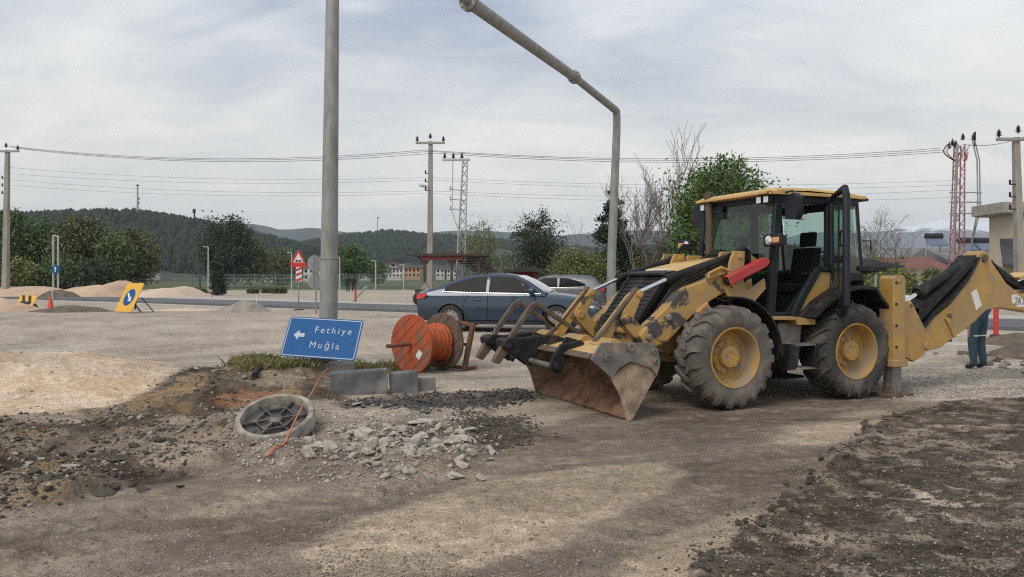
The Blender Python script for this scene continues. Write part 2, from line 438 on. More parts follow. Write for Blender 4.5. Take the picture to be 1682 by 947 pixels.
Z = {k: [G(*p) for p in v] for k, v in {
    'tracks': [(-500, 860), (0, 838), (430, 765), (700, 760), (830, 715), (930, 690), (1080, 650), (1500, 632), (1720, 640), (1720, 660), (1900, 660), (2600, 1400), (-900, 1400)],
    'light1': [(500, 905), (600, 850), (760, 800), (960, 768), (1080, 762), (1120, 772), (1050, 815), (960, 862), (850, 900), (700, 945), (520, 960)],
    'light2': [(960, 1000), (1040, 925), (1130, 870), (1240, 838), (1330, 775), (1400, 735), (1470, 690), (1500, 690), (1340, 800), (1200, 910), (1120, 1000)],
    'light3': [(1230, 735), (1400, 720), (1500, 685), (1440, 670), (1320, 700)],
    'light4': [(0, 905), (250, 850), (420, 800), (560, 790), (420, 830), (180, 900), (0, 960)],
    'dark': [(1120, 962), (1215, 880), (1262, 842), (1330, 780), (1385, 735), (1440, 700), (1500, 672), (1590, 660), (1720, 655), (2500, 650), (2600, 1400), (900, 1400)],
    'earth': [(-300, 700), (0, 690), (130, 682), (230, 655), (300, 625), (330, 612), (420, 606), (540, 612), (560, 660), (420, 672), (405, 740), (330, 762), (220, 780), (110, 815), (0, 838), (-300, 880)],
    'sand': [(-500, 588), (0, 586), (150, 590), (260, 600), (300, 622), (240, 652), (150, 680), (0, 692), (-500, 720)],
    'rubble': [(400, 690), (500, 672), (640, 670), (760, 682), (800, 720), (770, 765), (640, 785), (520, 782), (400, 770)],
    'grass': [(385, 604), (430, 598), (520, 596), (600, 598), (700, 600), (690, 622), (560, 622), (520, 640), (420, 640), (360, 625)],
    'gravel': [(1470, 606), (1580, 596), (1750, 590), (2100, 600), (2100, 660), (1720, 655), (1600, 656), (1500, 655), (1460, 640)],
    'undermachine': [(1050, 690), (1110, 640), (1180, 625), (1460, 610), (1460, 665), (1260, 690), (1120, 705)],
    'redsoil': [(340, 652), (400, 646), (470, 650), (480, 664), (400, 672), (350, 668)],
    'tar': [(560, 662), (660, 650), (760, 646), (850, 640), (875, 655), (800, 672), (700, 684), (620, 682)],
    'darksoil': [(-60, 742), (60, 748), (200, 742), (330, 745), (400, 758), (300, 784), (130, 815), (60, 838), (-60, 842)],
    'wetshine': [(1440, 800), (1500, 760), (1570, 775), (1580, 830), (1540, 880), (1560, 960), (1380, 970), (1420, 900)],  # where the shine of damp soil is painted in as pale specks
    'palerubble': [(215, 715), (300, 700), (400, 690), (420, 745), (340, 770), (250, 755)],
    'tar2': [(770, 690), (850, 688), (870, 715), (820, 735), (770, 725)],
}.items()}
SHEETS = [
    # zone, colour, edge noise amplitude, edge softness, strength
    ('tracks', (0.222, 0.193, 0.164), 0.30, 0.16, 0.97),
    ('undermachine', (0.150, 0.124, 0.104), 0.3, 0.3, 0.7),  # darker ground colour under the machine
    ('light1', (0.47, 0.400, 0.310), 0.30, 0.09, 0.92),
    ('light2', (0.46, 0.39, 0.30), 0.26, 0.10, 0.88),
    ('light3', (0.46, 0.395, 0.31), 0.3, 0.14, 0.85),
    ('light4', (0.36, 0.31, 0.255), 0.4, 0.14, 0.6),
    ('sand', (0.66, 0.535, 0.395), 0.35, 0.12, 0.97),
    ('earth', (0.095, 0.074, 0.053), 0.45, 0.16, 0.95),
    ('darksoil', (0.060, 0.047, 0.036), 0.5, 0.16, 0.9),
    ('palerubble', (0.36, 0.315, 0.26), 0.6, 0.2, 0.75),
    ('grass', (0.17, 0.138, 0.090), 0.3, 0.2, 0.9),
    ('rubble', (0.30, 0.262, 0.22), 0.45, 0.22, 0.9),
    ('redsoil', (0.33, 0.170, 0.092), 0.16, 0.1, 0.8),
    ('tar', (0.052, 0.048, 0.044), 0.40, 0.12, 0.9),
    ('tar2', (0.085, 0.072, 0.060), 0.4, 0.2, 0.8),
    ('gravel', (0.50, 0.47, 0.425), 0.3, 0.2, 0.85),
    ('dark', (0.106, 0.090, 0.075), 0.26, 0.03, 0.98),
]
def masks(x, y):
    o = {}
    w1 = fbm(x, y, 0.9, 6, 3.3); o['wetshine'] = sstep(-.3, .5, poly_sd(x, y, Z['wetshine']) + 1.2 * w1)
    w2 = fbm(x * 0.45 + y * 0.2, y, 0.22, 4, 8.1)
    for k, c, amp, soft, st in SHEETS:
        o[k] = sstep(-soft, soft, poly_sd(x, y, Z[k]) + amp * (w1 * 1.7 + w2 * 0.6)) * st
    return o
def ground_z(x, y, m=None):
    x, y = np.asarray(x, float), np.asarray(y, float)
    if m is None: m = masks(x, y)
    near = 1 - sstep(30, 60, y)
    z = rise(y) + near * (fbm(x, y, 3.0, 4, 1.1) * 0.05 + fbm(x, y, 0.5, 4, 6.2) * 0.018)
    z = z + 0.46 * np.exp(-(((x + 8.6) / 2.9) ** 2 + ((y - 12.4) / 1.9) ** 2) ** 1.3) * (1 + 0.9 * fbm(x, y, 1.1, 5, 9.0))
    z = z + m['earth'] * (0.05 + fbm(x, y, 0.7, 6, 2.2) * 0.36)
    z = z + 0.13 * np.exp(-(((x + 3.1) / 2.0) ** 2 + ((y - 12.2) / 1.25) ** 2) ** 1.5)
    z = z + m['rubble'] * (0.10 + fbm(x, y, 0.5, 6, 4.4) * 0.20)
    z = z + m['tar'] * fbm(x, y, 0.35, 4, 7.7) * 0.12
    e = poly_sd(x, y, Z['dark'])
    ridge = np.exp(-((e + 0.45 * fbm(x, y, 0.9, 5, 3.3) - 0.08) / 0.10) ** 2)
    near2 = 1 - sstep(10, 13, y)
    z = z + near2 * ridge * (0.022 + 0.13 * np.abs(fbm(x, y, 0.18, 4, 5.5)))
    z = z + m['dark'] * near2 * (fbm(x, y, 0.14, 4, 8.8) * 0.018 + 0.008 * np.sin(x * 2.2 + y * 30 + 6 * fbm(x, y, 1.5, 3, 2.0)) * sstep(0, 0.15, fbm(x, y, 1.1, 3, 12.0)))
    # wheel ruts across the yard
    for (px0, py0, px1, py1) in ((0, 880, 830, 770), (0, 930, 700, 800), (560, 947, 1000, 805), (840, 905, 1120, 772), (1290, 960, 1500, 705), (1590, 960, 1640, 690), (900, 960, 1330, 735)):
        ax_, ay = G(px0, py0); bx, by = G(px1, py1)
        L = math.hypot(bx - ax_, by - ay)
        nx, ny = -(by - ay) / L, (bx - ax_) / L
        s = ((x - ax_) * (bx - ax_) + (y - ay) * (by - ay)) / L
        q = (x - ax_) * nx + (y - ay) * ny + 0.25 * fbm(x, y, 2.0, 3, 1.0)
        z = z - (0.018 + 0.007 * np.tanh(3 * np.sin(s * 44 + np.abs(q) * 16)) * (1 - sstep(8, 10, y)) * sstep(-.12, .08, fbm(x, y, 0.7, 3, 44.0))) * (1 - sstep(.14, .24, np.abs(q))) * sstep(-2.5, 0.5, s) * (1 - sstep(L - 0.5, L + 1.5, s))
    return z
def gz(x, y):
    return float(ground_z(np.array([x]), np.array([y]))[0])
def gp(px, d, dz=0.0):
    x = (px - CX) / F * d
    return Vector((x, d, gz(x, d) + dz))
def gpx(px, py):
    x, y = G(px, py)
    return Vector((x, y, gz(x, y)))
def make_ground():
    ys = [-60, -30, -12, -5, -1, 1, 2, 3.0]
    y = 3.4
    while y < 17:
        ys.append(y); y += max(0.014, 0.85 * y * y / 1266)
    while y < 5200:
        ys.append(y); y *= 1.045
    ys.append(5200)
    ts = list(np.arange(-0.74, 0.7401, 1.7 / 767))
    ext = [0.76, 0.8, 0.86, 0.95, 1.1, 1.4, 2, 3, 5, 9]
    ts = [-e for e in ext[::-1]] + ts + ext
    ys, ts = np.array(ys), np.array(ts)
    Y, T = np.meshgrid(ys, ts, indexing='ij')
    W = np.maximum(np.abs(Y), 3.2)
    X = np.clip(T * W, -5000, 5000)
    # keep clamped columns strictly ordered
    X = X + np.where(np.abs(T * W) > 5000, np.sign(T) * np.abs(T) * 0.5, 0)
    x, y = X.ravel(), Y.ravel()
    m = masks(x, y)
    z = ground_z(x, y, m)
    far = sstep(25, 70, y)
    base = np.array([0.425, 0.382, 0.320])
    v1 = fbm(x, y * 0.55, 2.6, 5, 2.7)
    col = base[None] * (1 + 0.45 * v1[:, None])
    col = col * (1 - far[:, None] * 0.12) + far[:, None] * 0.12 * np.array([0.40, 0.33, 0.24])
    # rough green and brown field beyond the fence
    fld = sstep(86, 98, y) 
    gcol = np.array([0.105, 0.115, 0.055])[None] * (1 + 0.9 * fbm(x, y, 22, 3, 1.0))[:, None]
    col = col * (1 - fld[:, None]) + gcol * fld[:, None]
    for k, c, a_, s_, st in SHEETS:
        c = np.array(c)[None] * (1 + 0.5 * fbm(x, y, 0.6, 4, 5.1) + 0.25 * fbm(x, y, 0.12, 3, 9.1))[:, None]
        col = col * (1 - m[k][:, None]) + c * m[k][:, None]
    def patch(mask, colr, sc, lo, hi, off, amt, sx=1.0):
        nonlocal col
        k = sstep(lo, hi, fbm(x * sx, y, sc, 5, off)) * mask * amt
        col = col * (1 - k[:, None]) + np.array(colr)[None] * k[:, None]
    patch(m['earth'], (0.34, 0.285, 0.22), 0.55, 0.04, 0.14, 31.0, 0.7)
    patch(m['earth'], (0.050, 0.040, 0.032), 0.4, 0.05, 0.14, 41.0, 0.9)
    patch(m['earth'], (0.30, 0.215, 0.125), 0.8, 0.10, 0.18, 47.0, 0.8)
    patch(m['rubble'], (0.10, 0.085, 0.070), 0.35, 0.03, 0.13, 51.0, 0.8)
    patch(m['tar'], (0.26, 0.225, 0.185), 0.4, 0.08, 0.16, 55.0, 0.7)
    patch(m['tracks'] * (1 - m['light1']) * (1 - m['dark']), (0.33, 0.28, 0.225), 0.5, 0.10, 0.22, 61.0, 0.7, 0.35)
    patch(m['tracks'] * (1 - m['light1']) * (1 - m['dark']), (0.13, 0.105, 0.086), 0.6, 0.06, 0.2, 67.0, 0.6, 0.3)
    patch(m['light1'] + m['light2'], (0.30, 0.25, 0.195), 0.4, 0.10, 0.2, 71.0, 0.6, 0.4)
    patch((1 - m['tracks']) * (1 - sstep(24, 40, y)), (0.52, 0.475, 0.41), 1.2, 0.06, 0.2, 81.0, 0.6, 0.25)
    patch((1 - m['tracks']) * (1 - sstep(24, 40, y)), (0.36, 0.315, 0.26), 0.8, 0.10, 0.2, 85.0, 0.5, 0.2)
    patch(m['sand'], (0.55, 0.40, 0.27), 0.9, 0.02, 0.2, 91.0, 0.6)
    # pale scraped patches, then pale specks painting damp shine, inside the dark patch
    sp = sstep(0.06, 0.2, fbm(x, y * 1.3, 0.45, 6, 14.0)) * m['dark'] * 0.75
    col = col * (1 - sp[:, None]) + np.array([0.34, 0.295, 0.245])[None] * sp[:, None]
    hf = fbm(x * 0.6, y, 0.11, 4, 24.0); hf2 = fbm(x * 0.5, y, 0.3, 4, 28.0)
    k = sstep(0.06, 0.16, hf + 0.5 * hf2 - 0.05 + 0.10 * m['wetshine']) * m['dark'] * (0.45 + 0.5 * m['wetshine'])
    col = col * (1 - k[:, None]) + np.array([0.46, 0.415, 0.36])[None] * k[:, None]
    k = sstep(0.08, 0.17, fbm(x * 0.7, y, 0.09, 3, 27.0)) * m['dark'] * 0.8
    col = col * (1 - k[:, None]) + np.array([0.048, 0.039, 0.032])[None] * k[:, None]
    k = sstep(0.10, 0.2, fbm(x * 0.5, y, 0.13, 4, 33.0)) * np.clip(m['tracks'] - m['dark'], 0, 1) * 0.55
    col = col * (1 - k[:, None]) + np.array([0.36, 0.305, 0.24])[None] * k[:, None]
    k = sstep(0.02, 0.16, fbm(x, y, 0.5, 6, 37.0)) * m['sand'] * 0.7
    col = col * (1 - k[:, None]) + np.array([0.74, 0.64, 0.52])[None] * k[:, None]
    # streaks that follow the traffic through the yard
    u = x * 0.90 + y * 0.43; w = -x * 0.43 + y * 0.90
    st = fbm(u * 0.14, w, 0.35, 5, 21.0) * (1 - sstep(14, 40, y))
    col = col * (1 + 0.95 * st * (1 - m['sand']))[:, None]
    col = np.clip(col * (np.array([1.07, 1.0, 0.92])[None] + sstep(10, 13, y)[:, None] * np.array([-0.06, -0.03, 0.0])[None]), 0.015, 0.78)
    nr, nc = Y.shape
    i = np.arange(nr - 1)[:, None] * nc + np.arange(nc - 1)[None]
    idx = np.stack([i, i + 1, i + nc + 1, i + nc], -1).reshape(-1)
    mt = bpy.data.materials.new('dusty_ground')
    mt.use_nodes = True
    t = mt.node_tree
    b = t.nodes['Principled BSDF']
    b.inputs['Roughness'].default_value = 0.95
    b.inputs['Specular IOR Level'].default_value = 0.2
    at_ = t.nodes.new('ShaderNodeAttribute'); at_.attribute_name = 'soil'
    tcn = t.nodes.new('ShaderNodeTexCoord')
    def nz(sc, det, r=0.65):
        n = t.nodes.new('ShaderNodeTexNoise')
        n.inputs['Scale'].default_value, n.inputs['Detail'].default_value, n.inputs['Roughness'].default_value = sc, det, r
        t.links.new(tcn.outputs['Object'], n.inputs[0])
        return n.outputs[0]
    def mr(f, a, b_, c, d):
        n = t.nodes.new('ShaderNodeMapRange')
        for k, q in enumerate((a, b_, c, d)): n.inputs[k + 1].default_value = q
        t.links.new(f, n.inputs[0]); return n.outputs[0]
    def mul(a, b_):
        n = t.nodes.new('ShaderNodeMath'); n.operation = 'MULTIPLY'
        t.links.new(a, n.inputs[0]); t.links.new(b_, n.inputs[1]); return n.outputs[0]
    val = mul(mr(nz(9, 8), 0.3, 0.7, 0.70, 1.30), mul(mr(nz(60, 5, 0.75), 0.3, 0.7, 0.48, 1.52), mr(nz(150, 3, 0.8), 0.3, 0.7, 0.52, 1.48)))
    vor = t.nodes.new('ShaderNodeTexVoronoi'); vor.inputs['Scale'].default_value = 42
    t.links.new(tcn.outputs['Object'], vor.inputs[0])
    val = mul(val, mr(vor.outputs['Distance'], 0.0, 0.35, 1.55, 0.93))
    hs = t.nodes.new('ShaderNodeHueSaturation')
    t.links.new(at_.outputs['Color'], hs.inputs['Color']); t.links.new(val, hs.inputs['Value'])
    t.links.new(hs.outputs[0], b.inputs['Base Color'])
    bp = t.nodes.new('ShaderNodeBump'); bp.inputs['Distance'].default_value = 0.045
    bp.inputs['Strength'].default_value = 0.85
    t.links.new(nz(26, 9, 0.7), bp.inputs['Height'])
    t.links.new(bp.outputs[0], b.inputs['Normal'])
    me = npmesh('ground', np.stack([x, y, z], -1), 4, idx, mt, smooth=True)
    ca = me.color_attributes.new('soil', 'FLOAT_COLOR', 'POINT')
    ca.data.foreach_set('color', np.concatenate([col, np.ones((len(col), 1))], 1).astype(np.float32).ravel())
    o = obj('ground', me)
    tag(o, 'churned dusty ground of the roadworks yard', kind='structure')
make_ground()
# ------------------------------------------------------------------ roads and slabs beyond the yard
def strip(name, pts, w, h, m, label, z0=0.33, kind='structure', n=1.0, jag=0.0):
    """slab of width w along a polyline, top h above z0"""
    mb = MB()
    rng = random.Random(len(name) + int(w * 10))
    P = [Vector((*p, 0)) for p in pts]
    L, Rr = [], []
    fine = []
    for a, b in zip(P[:-1], P[1:]):
        k = max(2, int((b - a).length / n))
        fine += [a.lerp(b, i / k) for i in range(k)]
    fine.append(P[-1])
    for i, p in enumerate(fine):
        d = (fine[min(i + 1, len(fine) - 1)] - fine[max(i - 1, 0)]).normalized()
        q = Vector((-d.y, d.x, 0))
        L.append(p + q * (w / 2 + rng.uniform(-jag, jag))); Rr.append(p - q * (w / 2 + rng.uniform(-jag, jag)))
    k = len(L)
    vv = []
    for p in L: vv.append((p.x, p.y, z0 + h))
    for p in Rr: vv.append((p.x, p.y, z0 + h))
    for p in L: vv.append((p.x, p.y, z0 - 0.1))
    for p in Rr: vv.append((p.x, p.y, z0 - 0.1))
    fs = []
    for i in range(k - 1):
        fs += [(i + 1, i, k + i, k + i + 1), (i, i + 1, 2 * k + i + 1, 2 * k + i), (k + i + 1, k + i, 3 * k + i, 3 * k + i + 1)]
    mb.add(vv, fs)
    o = mb.build(name, m, smooth=0, fix=False)
    tag(o, label, kind=kind)
    return o
strip('road', [(-70, 78), (-24, 47.5), (-6.3, 34.5), (12.9, 22.2), (30, 11.5)], 4.6, 0.10, M['asphalt'], 'strip of fresh grey asphalt behind the yard', jag=0.05)
strip('pavement', [(-70, 84), (-24, 53.5), (-6.0, 39.5), (16, 26), (34, 14.5)], 2.6, 0.07, M['kerbconc'], 'pale concrete strip along the far side of the asphalt', jag=0.04)
strip('kerb', [(-72, 74.5), (-24, 43.6), (-9, 32.4)], 0.5, 0.05, M['kerbconc'], 'pale concrete kerb along the near side of the asphalt')
strip('path', [(-38, 86), (-20, 86.5), (-2, 87), (14, 88)], 2.2, 0.05, M['kerbconc'], 'pale path below the mesh fence')
strip('concrete_apron', [(6.6, 17.6), (9.2, 16.4), (14, 14.6)], 0.8, 0.06, M['kerbconc'], 'pale concrete slab edge behind the backhoe boom', z0=0.22, n=0.5, jag=0.05)
# ------------------------------------------------------------------ wooded hills, far ridges, snow mountains
def ridge_mesh(name, pts, d, depth, m, rough=0.06, label=None, nx=160, ny=18, seed=1.0, snow=None):
    """hill whose crest follows pts = (px, py) as seen at distance d; a real slope runs down towards and away from us"""
    px = np.array([p[0] for p in pts], float); py = np.array([p[1] for p in pts], float)
    xs = np.linspace(px[0], px[-1], nx)
    crest = CH - (np.interp(xs, px, py) - HY) / F * d
    X0 = (xs - CX) / F * d
    hmax = crest.max()
    v = np.linspace(-1, 1, ny)
    Xg = np.repeat(X0[None], ny, 0)
    Yg = d + v[:, None] * depth + fbm(Xg, np.zeros_like(Xg), depth, 3, seed) * depth * 0.5 * np.abs(v[:, None])
    fall = (1 - np.abs(v) ** 1.25)[:, None]
    Zg = crest[None] * fall + fbm(Xg, Yg, depth * 0.35, 5, seed) * hmax * rough * 4 * fall * (1 - fall * 0.85) 
    Zg = Zg + fbm(Xg, Yg, depth * 0.12, 4, seed + 3) * hmax * rough * fall - 2.0 * (1 - fall)
    i = np.arange(ny - 1)[:, None] * nx + np.arange(nx - 1)[None]
    idx = np.stack([i, i + 1, i + nx + 1, i + nx], -1).reshape(-1)
    o = obj(name, npmesh(name, np.stack([Xg, Yg, Zg], -1), 4, idx, m, smooth=True))
    tag(o, label, kind='structure')
    return Xg, Yg, Zg
M['hill'] = mat('hill_scrub', (0.028, 0.038, 0.022), (0.060, 0.058, 0.036), 0.012, 0.95)
M['farhill'] = mat('far_hill_scrub', (0.030, 0.042, 0.030), (0.055, 0.062, 0.045), 0.004, 0.95)
def snowmat():
    m = mat('snowy_rock', (0.10, 0.10, 0.10), (0.16, 0.155, 0.15), 0.002, 0.9)
    t = m.node_tree
    b = t.nodes['Principled BSDF']
    src = b.inputs['Base Color'].links[0].from_socket
    tcn = t.nodes.new('ShaderNodeTexCoord'); sp = t.nodes.new('ShaderNodeSeparateXYZ')
    t.links.new(tcn.outputs['Object'], sp.inputs[0])
    nz = t.nodes.new('ShaderNodeTexNoise'); nz.inputs['Scale'].default_value = 0.012; nz.inputs['Detail'].default_value = 8
    t.links.new(tcn.outputs['Object'], nz.inputs[0])
    ad = t.nodes.new('ShaderNodeMath'); ad.operation = 'MULTIPLY_ADD'
    t.links.new(nz.outputs[0], ad.inputs[0]); ad.inputs[1].default_value = 150; t.links.new(sp.outputs[2], ad.inputs[2])
    mr = t.nodes.new('ShaderNodeMapRange'); mr.inputs[1].default_value, mr.inputs[2].default_value = 322, 345
    t.links.new(ad.outputs[0], mr.inputs[0])
    mx = t.nodes.new('ShaderNodeMix'); mx.data_type = 'RGBA'
    t.links.new(mr.outputs[0], mx.inputs[0]); t.links.new(src, mx.inputs[6]); mx.inputs[7].default_value = (0.86, 0.87, 0.88, 1)
    t.links.new(mx.outputs[2], b.inputs['Base Color'])
    return m
M['snow'] = snowmat()
H1 = ridge_mesh('hill', [(-420, 411), (-250, 383), (-100, 373), (0, 369), (60, 363), (120, 361), (180, 358), (240, 356), (290, 363), (350, 377), (420, 395), (480, 407), (540, 426), (600, 451), (640, 473)], 580, 300, M['hill'], label='pine covered hill behind the trees on the left', seed=2.0)
H2 = ridge_mesh('hill', [(380, 463), (430, 433), (480, 410), (540, 398), (590, 389), (640, 384), (690, 387), (750, 392), (820, 400), (890, 406), (960, 412), (1040, 410), (1120, 406), (1200, 418), (1300, 433), (1380, 448)], 1000, 420, M['hill'], label='darker wooded hill behind the town', seed=5.0)
H3 = ridge_mesh('hill', [(250, 385), (330, 374), (395, 368), (430, 367), (460, 376), (520, 374), (575, 381), (640, 386), (730, 378), (800, 377), (850, 380), (920, 386), (975, 381), (1020, 375), (1100, 380), (1200, 392), (1300, 400), (1400, 412), (1560, 425), (1800, 420)], 2500, 760, M['farhill'], label='hazy blue ridge on the horizon', seed=9.0, rough=0.05)
ridge_mesh('mountain', [(1150, 410), (1260, 395), (1340, 378), (1400, 383), (1470, 374), (1500, 369), (1545, 359), (1580, 364), (1610, 362), (1650, 361), (1690, 357), (1760, 348), (1850, 360), (2000, 380), (2200, 410)], 4200, 800, M['snow'], label='snow topped mountain range on the right horizon', seed=4.0, rough=0.05, nx=260, ny=40)
def forest(name, H, n, hmin, hmax, seed, label):
    rng = np.random.default_rng(seed)
    Xg, Yg, Zg = H
    ny, nx = Xg.shape
    j = rng.uniform(0.12, 0.62, n) * (ny - 1); i = rng.uniform(0, nx - 1.001, n)
    j[: n // 7] = rng.uniform(0.47, 0.53, n // 7) * (ny - 1)
    j0, i0 = j.astype(int), i.astype(int); fj, fi = j - j0, i - i0
    def s(A): return (A[j0, i0] * (1 - fj) * (1 - fi) + A[j0 + 1, i0] * fj * (1 - fi) + A[j0, i0 + 1] * (1 - fj) * fi + A[j0 + 1, i0 + 1] * fj * fi)
    x, y, z = s(Xg), s(Yg), s(Zg)
    keep = (z > 1.0) & ((fbm(x, y, 60, 3, seed) > -0.17))
    x, y, z = x[keep], y[keep], z[keep]
    k = len(x)
    h = rng.uniform(hmin, hmax, k) * np.where(rng.random(k) < .25, rng.uniform(.5, .75, k), 1.0); rnd = rng.random(k) < .5; r = h * np.where(rnd, rng.uniform(0.26, 0.42, k), rng.uniform(0.18, 0.28, k))
    a = np.linspace(0, 2 * np.pi, 6)[:5]
    ring = np.stack([np.cos(a), np.sin(a)], -1)
    j1 = rng.uniform(0.7, 1.3, (k, 5)); j2 = rng.uniform(0.5, 1.1, (k, 5))
    V = np.zeros((k, 11, 3))
    V[:, :5, 0] = x[:, None] + ring[None, :, 0] * r[:, None] * j1
    V[:, :5, 1] = y[:, None] + ring[None, :, 1] * r[:, None] * j1
    V[:, :5, 2] = (z + h * 0.08)[:, None]
    V[:, 5:10, 0] = x[:, None] + ring[None, :, 0] * (r * np.where(rnd, 1.0, .72))[:, None] * j2
    V[:, 5:10, 1] = y[:, None] + ring[None, :, 1] * (r * np.where(rnd, 1.0, .72))[:, None] * j2
    V[:, 5:10, 2] = (z + h * np.where(rnd, .70, .52))[:, None] + rng.uniform(-.1, .1, (k, 5)) * h[:, None]
    V[:, 10] = np.stack([x + rng.uniform(-.3, .3, k), y, z + h], -1)
    f = []
    for q in range(5):
        w = (q + 1) % 5
        f += [(q, w, 5 + w), (q, 5 + w, 5 + q), (5 + q, 5 + w, 10)]
    f = np.array(f)
    idx = (np.arange(k)[:, None, None] * 11 + f[None]).reshape(-1)
    o = obj(name, npmesh(name, V, 3, idx, M['forest']))
    tag(o, label, kind='stuff')
forest('forest', H1, 15000, 3.6, 7.6, 3, 'dark pine wood covering the near hill')
forest('forest', H2, 14000, 4.0, 8.5, 4, 'dark pine wood covering the hill behind the town')
# ------------------------------------------------------------------ haze
def haze():
    mb = MB()
    mb.box((0, 2580, 208), (10300, 5300, 440))
    m = bpy.data.materials.new('pale_haze')
    m.use_nodes = True
    t = m.node_tree
    t.nodes.clear()
    o = t.nodes.new('ShaderNodeOutputMaterial')
    v = t.nodes.new('ShaderNodeVolumePrincipled')
    v.inputs['Color'].default_value = (0.66, 0.77, 0.93, 1)
    v.inputs['Density'].default_value = 0.00017
    v.inputs['Anisotropy'].default_value = 0.0
    t.links.new(v.outputs[0], o.inputs['Volume'])
    ob = mb.build('haze', m, smooth=0)
    tag(ob, 'pale blue haze in the air over the valley', kind='stuff')
haze()
# ================================================================== backhoe loader (local x forwards, y to its left, z up)
TH = R(24)
BO = (4.281, 11.577)
def arc(cx, cz, r, a0, a1, n):
    return [(cx + r * math.cos(R(a0 + (a1 - a0) * i / n)), cz + r * math.sin(R(a0 + (a1 - a0) * i / n))) for i in range(n + 1)]
def tyre_mesh(name, m, bar):
    r0, mb = 0.66, MB()
    prof = [(0.375, 0.195), (0.40, 0.215), (0.46, 0.235), (0.53, 0.24), (0.58, 0.225), (0.61, 0.195), (0.622, 0.15), (0.626, 0.0),
            (0.622, -0.15), (0.61, -0.195), (0.58, -0.225), (0.53, -0.24), (0.46, -0.235), (0.40, -0.215), (0.375, -0.195)]
    mb.lathe(prof[::-1], (0, 0, 0), (0, 1, 0), 56)
    n = 19 if not bar else 20
    rng = random.Random(3)
    for side in (1, -1):
        for k in range(n):
            ph = 2 * math.pi * (k + (0.5 if side < 0 else 0)) / n + rng.uniform(-.012, .012)
            if bar:
                st = [(0.0 - 0.03, 0.655, 0.0, 0.030), (0.09, 0.662, 0.10, 0.030), (0.17, 0.655, 0.20, 0.034), (0.222, 0.628, 0.27, 0.040), (0.243, 0.56, 0.29, 0.044)]
            else:
                st = [(-0.02, 0.648, 0.02, 0.052), (0.06, 0.660, 0.06, 0.052), (0.11, 0.660, 0.13, 0.048), (0.19, 0.652, 0.19, 0.062), (0.228, 0.622, 0.20, 0.072), (0.244, 0.555, 0.20, 0.068)]
            vv = []
            for h, rt, dphi, hw in st:
                for rr, ww in ((rt - 0.06, hw * 1.18), (rt, hw)):
                    for sg in (-1, 1):
                        a = ph + dphi * 1.0 + sg * ww
                        hh = h * side if rr == rt else h * side * 0.97
                        vv.append((rr * math.cos(a), hh, rr * math.sin(a)))
            fs = []
            q = len(st)
            for i in range(q - 1):
                b0, b1 = i * 4, (i + 1) * 4
                fs += [(b0 + 2, b0 + 3, b1 + 3, b1 + 2), (b0, b0 + 2, b1 + 2, b1), (b0 + 3, b0 + 1, b1 + 1, b1 + 3)]
            fs += [(0, 1, 3, 2), ((q - 1) * 4, (q - 1) * 4 + 2, (q - 1) * 4 + 3, (q - 1) * 4 + 1)]
            if side < 0: fs = [f[::-1] for f in fs]
            mb.add(vv, fs)
    return mb.mesh(name, m, 40)
def rim_mesh(m):
    mb = MB()
    mb.lathe([(0.392, 0.205), (0.386, 0.222), (0.368, 0.218), (0.358, 0.19), (0.350, 0.12), (0.335, 0.06), (0.330, 0.02), (0.30, 0.0), (0.22, 0.012),
              (0.215, 0.045), (0.15, 0.05), (0.02, 0.05)], (0, 0, 0), (0, 1, 0), 48)
    mb.lathe([(0.02, -0.02), (0.33, -0.02), (0.36, -0.19), (0.392, -0.20)], (0, 0, 0), (0, 1, 0), 40)
    for k in range(10):
        a = 2 * math.pi * k / 10 + .2
        mb.cyl((0.185 * math.cos(a), 0.045, 0.185 * math.sin(a)), (0.185 * math.cos(a), 0.07, 0.185 * math.sin(a)), 0.016, n=6)
    return mb.mesh('rim', m, 40)
def hub_mesh(m):
    mb = MB()
    mb.lathe([(0.145, 0.05), (0.140, 0.12), (0.128, 0.135), (0.0, 0.137)], (0, 0, 0), (0, 1, 0), 28)
    for k in range(6):
        a = 2 * math.pi * k / 6
        mb.cyl((0.085 * math.cos(a), 0.13, 0.085 * math.sin(a)), (0.085 * math.cos(a), 0.150, 0.085 * math.sin(a)), 0.014, n=6)
    return mb.mesh('hub', m, 40)
